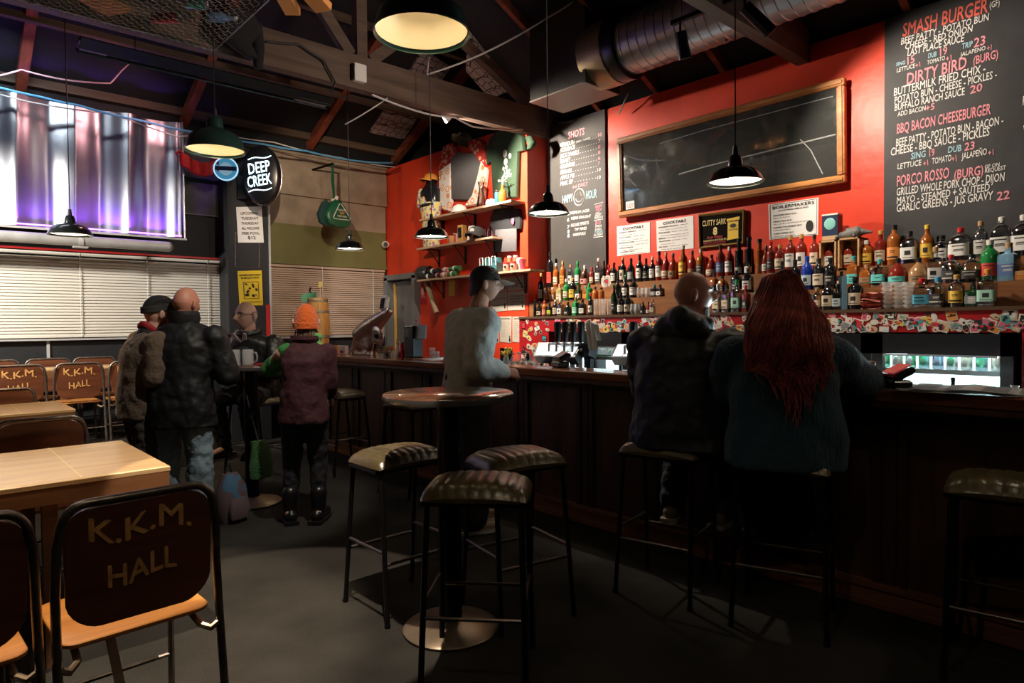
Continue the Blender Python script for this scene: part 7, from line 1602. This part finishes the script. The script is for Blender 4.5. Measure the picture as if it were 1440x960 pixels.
    bake(b, 'trousers', c['m'], .013, 4, c.get('disp', [(.018, .07), (.010, .035)]), t)
    if C.get('shoe'):
        for (h, k, a), td in zip(J['legs'], J['toes']):
            b = MB(); a = V(a); d = V(td).normalized(); z = a.z-.085; 
            b.capsule(a+V((0, 0, -.05))-d*.04, a+V((0, 0, -.058))+d*.14, .042, .036, 14); b.capsule(a, a+V((0, 0, -.05)), .046, .045, 12)
            if C.get('boot'): b.capsule(a+V((0, 0, .10)), a, .058, .05, 12)
            s_ = bake(b, 'shoe', C['shoe'], .009, 3, None, t)
            q = MB(); F = [(-.045, -.09), (.045, -.09), (.05, .05), (.035, .16), (0, .185), (-.035, .16), (-.05, .05)]; x = V((d.y, -d.x, 0))
            base = V((a.x, a.y, max(a.z-.096, 0.002 if loc[2] == 0 else -9)))
            q.rings([[base+x*u+d*v+V((0, 0, zz)) for u, v in F] for zz in (0, .022)], 0); q.build('sole', C.get('sole', m_ck), s_)
    return t, HM, hd
def glasses(t, HM, s=1.0):
    b = MB()
    for k in (-1, 1): b.tube([HM @ Vector((k*.033+.022*math.cos(a), .098, .008+.016*math.sin(a))) for a in [2*PI*i/14 for i in range(15)]], .002, 5, 0, False); b.tube([HM @ Vector((k*.055, .095, .012)), HM @ Vector((k*.080, .05, .014)), HM @ Vector((k*.083, -.01, .012))], .002, 5)
    b.tube([HM @ Vector((-.012, .103, .010)), HM @ Vector((.012, .103, .010))], .002, 5)
    b.build('glasses', m_blackmetal, t, True)
def eyes(t, HM):
    for k in (-1, 1):
        b = MB(); b.sphere(HM @ Vector((k*.033, .068, .010)), .0115, 12, 8); e = b.build('eye', m_white, t, True)
        b = MB(); b.sphere(HM @ Vector((k*.033, .0775, .010)), .0042, 8, 6); b.build('iris', m_ink, e, True)
        b = MB(); b.tube([HM @ Vector((k*.014, .098, .030)), HM @ Vector((k*.032, .094, .036)), HM @ Vector((k*.052, .080, .030))], [.004, .005, .003], 6); b.build('eyebrow', mat('grey_brow', (.10, .08, .07), .8), t, True)
def beanie(t, HM, m, low=.015, cuff=None):
    b = MB(); R = []
    for k in range(9):
        a = PI/2*k/8; R.append([HM @ Vector(((.086*math.cos(a)**.8 if k < 8 else .001)*math.cos(q), -.004+(.106*math.cos(a)**.8 if k < 8 else .001)*math.sin(q), low+.135*math.sin(a)-low*math.sin(a)-.020*math.sin(q)*-1*(1-k/8))) for q in [2*PI*i/28 for i in range(28)]])
    b.rings(R, 0, False); o = b.build('beanie', m, t, True)
    b = MB(); R = [[HM @ Vector((rx*math.cos(q), -.004+ry*math.sin(q), z+.020*math.sin(q))) for q in [2*PI*i/28 for i in range(28)]] for rx, ry, z in ((.084, .103, low-.012), (.091, .112, low-.008), (.092, .113, low+.03), (.086, .106, low+.036))]
    b.rings(R, 0, False); b.build('cuff', cuff or m, o, True)
    return o
def hair_shell(t, HM, m, front=.03, drop=-.05):
    b = MB(); R = []
    for k in range(9):
        a = PI/2*k/8; R.append([HM @ Vector(((.081*math.cos(a)**.75 if k < 8 else .001)*math.cos(q), -.004+(.101*math.cos(a)**.75 if k < 8 else .001)*math.sin(q), (front if math.sin(q) > .1 else drop+(front-drop)*max(0, (math.sin(q)+.6)/.7 if math.sin(q) > -.6 else 0))*(1-math.sin(a))+.124*math.sin(a))) for q in [2*PI*i/28 for i in range(28)]])
    b.rings(R, 0, False); return b.build('hair', m, t, True)
m_coat = mat('black_coat_cloth', (.006, .008, .010), .6, bump=.2, bscale=30)
m_navy = mat('dark_navy_coat', (.008, .011, .016), .6, bump=.2, bscale=25, sheen=.1)
m_jean = mat('faded_denim', (.22, .31, .37), .8, bump=.3, bscale=60, var=.35, vscale=5)
m_djean = mat('dark_denim', (.013, .015, .019), .8, bump=.3, bscale=60, var=.3)
m_shoek = mat('black_shoe', (.012, .012, .013), .3)
Z = Vector
# 1 standing man with a black beanie
t, HM, hd = person('person in a brown jumper and black beanie standing at the blind, facing right', (1.17, 5.10, 0), -math.radians(88),
    dict(hip=(0, -.02, .84), waist=(0, -.01, .98), chest=(0, .02, 1.17), neck=(0, .07, 1.325), head=(0, .11, 1.435), yaw=.1, pitch=-.05, sw=.175, hw=.16,
         arms=[((.19, .04, 1.24), (.23, .0, 1.0), (.15, .23, 1.02)), ((-.19, .04, 1.24), (-.25, .08, 1.0), (-.18, .30, 1.05))], hands=[((-.1, 1, .0), (.5, 0, .8), -1, .6), ((.2, 1, 0), (0, 0, 1), 1, .4)],
         legs=[((.085, -.02, .80), (.09, .0, .45), (.10, -.03, .10)), ((-.085, -.02, .80), (-.09, .03, .45), (-.10, .03, .10))], toes=[(.15, 1, 0), (-.15, 1, 0)]),
    dict(skin=SK3, top=dict(name='jumper', m=mat('brown_wool', (.115, .080, .055), .9, bump=.4, bscale=50, sheen=.2), hem=.72, collar=None), legs=dict(m=mat('grey_brown_trousers', (.050, .046, .040), .85, bump=.25, bscale=50), pad=.022, cuff=.06), shoe=m_shoek))
eyes(t, HM); o = beanie(t, HM, mat('black_knit', (.012, .012, .013), .9, bump=.5, bscale=80), .030, mat('dark_grey_knit', (.03, .03, .032), .9, bump=.5, bscale=80))
b = MB()
for k in (-1, 1): b.sphere(HM @ Z((k*.034, .100, .095)), (.028, .014, .020), 12, 8, 0, HM.to_euler())
b.tube([HM @ Z((-.06, .09, .10)), HM @ Z((-.09, .02, .10)), HM @ Z((-.085, -.05, .09))], .003, 5); b.tube([HM @ Z((.06, .09, .10)), HM @ Z((.09, .02, .10)), HM @ Z((.085, -.05, .09))], .003, 5); b.build('sunglasses', m_shade, t, True)
b = MB(); b.tube([Z((.070*math.cos(a), .070+.072*math.sin(a), 1.325-.035*math.sin(a)-.01*math.cos(3*a))) for a in [2*PI*i/20 for i in range(21)]], .024, 8, 0, False); b.capsule((.03, .13, 1.29), (.05, .15, 1.19), .025, .02, 8); b.build('scarf', mat('red_scarf', (.30, .015, .02), .85), t, True)
# 2 man with his back to the camera
t, HM, hd = person('person in a long black jacket and faded jeans, back to the camera', (1.36, 4.90, 0), -math.radians(45),
    dict(hip=(0, -.02, .86), waist=(0, -.01, 1.0), chest=(0, .01, 1.20), neck=(0, .05, 1.385), head=(.0, .085, 1.505), yaw=-.25, pitch=-.12, sw=.215, hw=.185,
         arms=[((.235, .02, 1.265), (.30, .06, 1.0), (.20, .28, 1.045)), ((-.235, .02, 1.265), (-.29, .08, 1.0), (-.19, .27, 1.02))], hands=[((-.2, 1, 0), (0, 0, 1), -1, .4), ((.2, 1, 0), (0, 0, 1), 1, .4)],
         legs=[((.10, -.02, .82), (.12, .0, .46), (.135, -.03, .10)), ((-.10, -.02, .82), (-.12, .01, .46), (-.13, .0, .10))], toes=[(.2, 1, 0), (-.2, 1, 0)]),
    dict(skin=SK2, top=dict(name='jacket', m=m_coat, hem=.66, flare=1.08, pad=.03, collar=(.09, .02, m_coat), disp=[(.035, .13), (.016, .05)]), legs=dict(m=m_jean, pad=.024, cuff=.065, disp=[(.03, .08), (.014, .035)]), shoe=m_shoek))
# 3 bald man in glasses, seated
t, HM, hd = person('bald person in glasses and a black jacket seated across the far high table', (2.18, 5.72, 0), math.radians(128),
    dict(hip=(0, -.02, .80), waist=(0, -.0, .93), chest=(0, .03, 1.12), neck=(0, .08, 1.29), head=(0, .11, 1.435), yaw=-.32, pitch=-.05, sw=.20, hw=.175,
         arms=[((.215, .04, 1.19), (.27, .12, .97), (.14, .34, 1.0)), ((-.215, .04, 1.19), (-.27, .12, .97), (-.10, .36, 1.0))], hands=[((-.4, 1, .25), (0, 0, 1), -1, .5), ((.4, 1, .25), (0, 0, 1), 1, .5)],
         legs=[((.09, 0, .80), (.14, .36, .74), (.13, .26, .36)), ((-.09, 0, .80), (-.14, .36, .74), (-.13, .26, .36))], toes=[(.1, 1, 0), (-.1, 1, 0)]),
    dict(skin=SK3, top=dict(name='jacket', m=mat('black_waxed_jacket', (.014, .015, .017), .4, bump=.3, bscale=30), pad=.028, hem=.74, collar=(.06, .025, MATS['black_waxed_jacket'] if 'black_waxed_jacket' in MATS else m_coat)), legs=dict(m=m_djean), shoe=m_shoek))
glasses(t, HM); eyes(t, HM)
b = MB(); r = random.Random(8)
for k in range(260):
    a = PI*(1.0+r.random()); zz = -.045+.075*r.random(); w_ = (1-(zz/.118)**2)**.5*(1 if zz > 0 else .93); b.sphere(HM @ Z((.0755*math.cos(a)*w_, .095*math.sin(a)*w_*(1 if zz > -.01 else .93), zz)), (.006, .006, .009), 5, 4)
b.build('hair', mat('short_grey_hair', (.34, .30, .28), .9), t, True)
b = MB(); b.loft([((0, .185, .92), .075, .02), ((0, .195, 1.08), .085, .02), ((0, .165, 1.20), .06, .02), ((0, .14, 1.255), .03, .015)], 16); b.build('jumper_front', mat('dark_blue_knit', (.014, .022, .03), .85), t, True)
b = MB()
for k in (-1, 1): b.prism([(0, 0), (k*.055, .02), (k*.065, .075), (k*.045, .085)] if k > 0 else [(0, 0), (k*.045, .085), (k*.065, .075), (k*.055, .02)], Matrix.Translation((0, .195, 1.215)) @ Matrix.Rotation(PI/2-.5, 4, 'X'), .008)
b.build('shirt_collar', pattern('checked_shirt', (.50, .45, .45), [(.30, .08, .10), (.6, .55, .55), (.30, .08, .10)], 60, .5), t)
# 4 person in an orange beanie
t, HM, hd = person('person in an orange beanie, maroon jacket and green hood', (1.975, 4.30, 0), -math.radians(35),
    dict(hip=(0, -.02, .80), waist=(0, -.0, .95), chest=(0, .03, 1.10), neck=(0, .09, 1.245), head=(0, .13, 1.365), yaw=.15, pitch=-.15, sw=.150, hw=.135,
         arms=[((.150, .05, 1.155), (.165, .05, .93), (.14, .22, .84)), ((-.155, .05, 1.155), (-.27, .19, 1.04), (-.18, .33, 1.09))], hands=[((0, 1, -.5), (1, 0, 0), -1, .5), ((.35, .8, .35), (-.8, 0, .4), 1, .7)],
         legs=[((.075, -.01, .77), (.085, .01, .42), (.09, -.04, .10)), ((-.075, -.01, .77), (-.09, .02, .42), (-.10, -.03, .10))], toes=[(.2, 1, 0), (-.35, 1, 0)]),
    dict(skin=SK3, top=dict(name='jacket', m=mat('maroon_cord', (.050, .010, .016), .8, bump=.3, bscale=40), pad=.012, hem=.68, flare=1.12, arm=.88, cuff=(.95, None), collar=(.05, .02, MATS['maroon_cord'] if 'maroon_cord' in MATS else None)), legs=dict(m=m_djean, pad=.004, cuff=.04), shoe=m_shoek, boot=True))
beanie(t, HM, mat('orange_wool', (.78, .14, .015), .95, bump=.8, bscale=55, sheen=.3), -.03)
m_gs = mat('green_fleece', (.035, .21, .045), .9, bump=.4, bscale=60)
b = MB(); b.capsule((-.12, .05, 1.165), (-.27, .19, 1.04), .064, .058, 14); b.capsule((-.27, .19, 1.04), (-.195, .315, 1.083), .058, .044, 14); bake(b, 'sleeve', m_gs, .011, 4, [(.02, .06)], t)
b = MB(); b.capsule((.06, .08, 1.235), (.105, .05, 1.19), .035, .03, 10); b.capsule((.055, .10, 1.27), (.09, .07, 1.265), .03, .03, 10); bake(b, 'hood', mat('lime_fleece', (.16, .45, .14), .9, bump=.4, bscale=60), .009, 3, None, t)
b = MB(); r = random.Random(2)
for k in range(40): a = PI+PI*r.random(); x, y = .07*math.cos(a), .08*math.sin(a); b.tube([HM @ Z((x, y, -.05)), HM @ Z((x*1.1, y*1.12, -.08)), HM @ Z((x*1.15, y*1.1, -.10-.02*r.random()))], [.006, .005, .002], 4)
b.build('hair', mat('dark_blond_hair', (.20, .13, .08), .6), t, True)
# 5 customer standing at the bar
t, HM, hd = person('person in a grey sweatshirt and dark cap standing at the bar', (2.70, 3.36, 0), -math.radians(105),
    dict(hip=(0, -.04, .90), waist=(0, -.03, 1.06), chest=(0, -.01, 1.28), neck=(0, .045, 1.455), head=(0, .10, 1.605), yaw=-.30, pitch=-.02, sw=.185, hw=.155, hs=.96,
         arms=[((.20, -.0, 1.35), (.245, -.08, 1.09), (.20, .13, 1.035)), ((-.20, .0, 1.35), (-.24, .0, 1.10), (-.16, .20, 1.06))], hands=[((-.15, 1, -.12), (.75, 0, .6), -1, .75), ((.3, 1, -.1), (0, 0, 1), 1, .4)],
         legs=[((.085, -.04, .88), (.09, -.01, .49), (.10, -.05, .10)), ((-.085, -.04, .88), (-.09, .02, .49), (-.10, .05, .10))], toes=[(.1, 1, 0), (-.1, 1, 0)]),
    dict(skin=SK, top=dict(name='sweatshirt', m=mat('pale_grey_fleece', (.52, .54, .53), .9, bump=.2, bscale=60, sheen=.2), pad=.030, hem=.84, flare=1.02, arm=1.12, cuff=(.93, .93), collar=(.02, -.004, MATS['pale_grey_fleece'] if 'pale_grey_fleece' in MATS else None), disp=[(.04, .13), (.018, .05)]), legs=dict(m=mat('charcoal_trousers', (.022, .024, .024), .85, bump=.2, bscale=50), pad=.03, cuff=.07), shoe=mat('tan_sneaker', (.42, .33, .24), .6), sole=m_white))
eyes(t, HM)
b = MB(); R = []
for k in range(8): a = PI/2*k/7; R.append([HM @ Z(((.083*math.cos(a)**.8 if k < 7 else .001)*math.cos(q), -.003+(.104*math.cos(a)**.8 if k < 7 else .001)*math.sin(q), .025+.100*math.sin(a))) for q in [2*PI*i/28 for i in range(28)]])
b.rings(R, 0, False); cp = b.build('cap', mat('dark_green_cap', (.018, .024, .023), .7), t, True)
b = MB(); R = [[HM @ Z((.080*math.sin(a), .07+.105*u*math.cos(a)*1.0+.03*math.cos(a), .028-.02*u*u-.018*abs(math.sin(a))*u)) for a in [-1.25+2.5*i/14 for i in range(15)]] for u in (0, .35, .7, 1)]; b.rings(R, 0, False, None, False); b.rings([[p+Z((0, 0, .006)) for p in q] for q in R], 0, False, None, False); b.build('visor', mat('pale_visor', (.30, .28, .25), .7), cp, True)
hair_shell(t, HM, mat('dark_brown_hair', (.018, .012, .010), .6, bump=.5, bscale=120), .035, -.075)
# 6 bald customer on a stool
t, HM, hd = person('bald person in a dark coat seated at the bar, head turned in profile', (2.85, 1.87, 0), -math.radians(76),
    dict(hip=(0, -.04, .82), waist=(0, -.03, .97), chest=(0, .03, 1.18), neck=(0, .105, 1.33), head=(.01, .145, 1.485), yaw=-1.0, pitch=-.02, sw=.215, hw=.20,
         arms=[((.22, .05, 1.225), (.26, .16, 1.0), (.14, .39, 1.075)), ((-.22, .05, 1.225), (-.255, .14, 1.0), (-.12, .40, 1.075))], hands=[((-.35, 1, 0), (0, 0, 1), -1, .4), ((.35, 1, 0), (0, 0, 1), 1, .4)],
         legs=[((.10, 0, .80), (.14, .36, .70), (.13, .24, .37)), ((-.10, 0, .80), (-.14, .36, .70), (-.13, .22, .37))], toes=[(.1, 1, 0), (-.1, 1, 0)]),
    dict(skin=SK2, top=dict(name='coat', m=m_navy, pad=.035, hem=.72, flare=1.12, collar=None, disp=[(.04, .14), (.016, .05)]), legs=dict(m=mat('blue_black_denim', (.016, .022, .034), .8, bump=.3, bscale=60), pad=.018), shoe=mat('worn_tan_shoe', (.16, .12, .08), .6), sole=mat('pale_sole', (.34, .28, .20), .6)))
eyes(t, HM); b = MB(); b.capsule((-.07, -.0, 1.31), (.07, -.0, 1.31), .075, .075, 16); b.capsule((-.09, .05, 1.32), (.0, -.03, 1.36), .06, .07, 14); b.capsule((.09, .05, 1.32), (.0, -.03, 1.36), .06, .07, 14); bake(b, 'hood', m_navy, .011, 4, [(.03, .08)], t)
b = MB(); r = random.Random(5)
for k in range(120): u, v = r.random()*1.9-.95, r.random(); b.sphere(HM @ Z((.048*math.sin(u)*(1.05), .088*math.cos(u)*.86+.004, -.068-.042*v)), (.007, .006, .009), 5, 4)
b.build('beard', mat('grey_beard', (.36, .33, .32), .9), t, True)
# 7 red-haired customer on a stool
t, HM, hd = person('person with long red hair and a teal jumper seated at the bar', (2.90, 1.37, 0), -math.radians(58),
    dict(hip=(0, -.04, .82), waist=(0, -.03, .98), chest=(0, .0, 1.14), neck=(0, .06, 1.30), head=(0, .085, 1.435), yaw=.25, pitch=-.08, sw=.19, hw=.20,
         arms=[((.20, .02, 1.175), (.35, .15, 1.05), (.16, .36, 1.085)), ((-.19, .02, 1.17), (-.245, .14, 1.0), (-.10, .38, 1.075))], hands=[((-.7, .7, 0), (0, 0, 1), -1, .4), ((.4, 1, 0), (0, 0, 1), 1, .4)],
         legs=[((.11, 0, .80), (.15, .36, .70), (.14, .24, .37)), ((-.11, 0, .80), (-.15, .36, .70), (-.14, .22, .37))], toes=[(.1, 1, 0), (-.1, 1, 0)]),
    dict(skin=SK3, top=dict(name='jumper', m=mat('teal_knit', (.016, .052, .080), .9, bump=.6, bscale=90, sheen=.1, stretch=(1, 1, .25)), pad=.042, hem=.70, flare=1.04, arm=1.08, disp=[(.03, .12)]), legs=dict(m=mat('black_trousers', (.010, .010, .012), .8), pad=.015), shoe=m_shoek))
m_hair = mat('dark_red_hair', (.27, .055, .042), .5, bump=.3, bscale=150, var=.6, vscale=14, spec=.3)
b = MB(); hs_ = HM
b.sphere(HM @ Z((0, -.012, .02)), (.098, .112, .118), 20, 12)
b.loft([((.01, -.170, 1.13), .060, .022), ((0, -.160, 1.22), .105, .040), ((0, -.06, 1.32), .13, .075), (tuple(HM @ Z((0, -.03, -.03))), .112, .10), (tuple(HM @ Z((0, -.02, .05))), .09, .09)], 22)
bake(b, 'hair', m_hair, .012, 8, [(.012, .03)], t)
b = MB(); r = random.Random(9)
for k in range(420):
    a = PI*1.5+(r.random()-.5)*PI*1.25; q = .55+.45*r.random(); top = HM @ Z((.012*math.cos(a), .075-.15*r.random(), .134)); x = math.cos(a)
    L = r.random(); z1 = .92+.24*L**.8+.12*x*x+.05*math.sin(a*7)+(.06 if x < 0 else 0)
    j = r.uniform(-.02, .02); w2 = .115*math.cos(a)+j
    pts = [top, HM @ Z((.074*math.cos(a), .0+.085*math.sin(a), .108)), HM @ Z((.110*math.cos(a), -.002+.124*math.sin(a), .02)), Z((w2*1.25, -.105-.05*(1-abs(x))+j*.5, 1.33)), Z((w2*1.18+j, -.180-.025*(1-abs(x))+j*.4, 1.22)), Z((w2*.95+j*1.5+.02*math.sin(k), -.203-.018*(1-abs(x)), 1.13)), Z((w2*.55+.02+j*2+.02*math.sin(k*1.7), -.212-.018*(1-abs(x)), z1))]
    P = []
    for i in range(len(pts)-1):
        for s_ in range(3): P.append(pts[i].lerp(pts[i+1], s_/3)+Z(((.003 if i < 2 else .009)*math.sin(i*2.2+s_*.9+k*1.3), .004*math.cos(i*2+s_+k), 0)))
    P.append(pts[-1]); n = len(P); b.tube(P, [.0055*(1-.75*(i/n)**2)+.0006 for i in range(n)], 4)
o = b.build('hair_locks', m_hair, t, True)
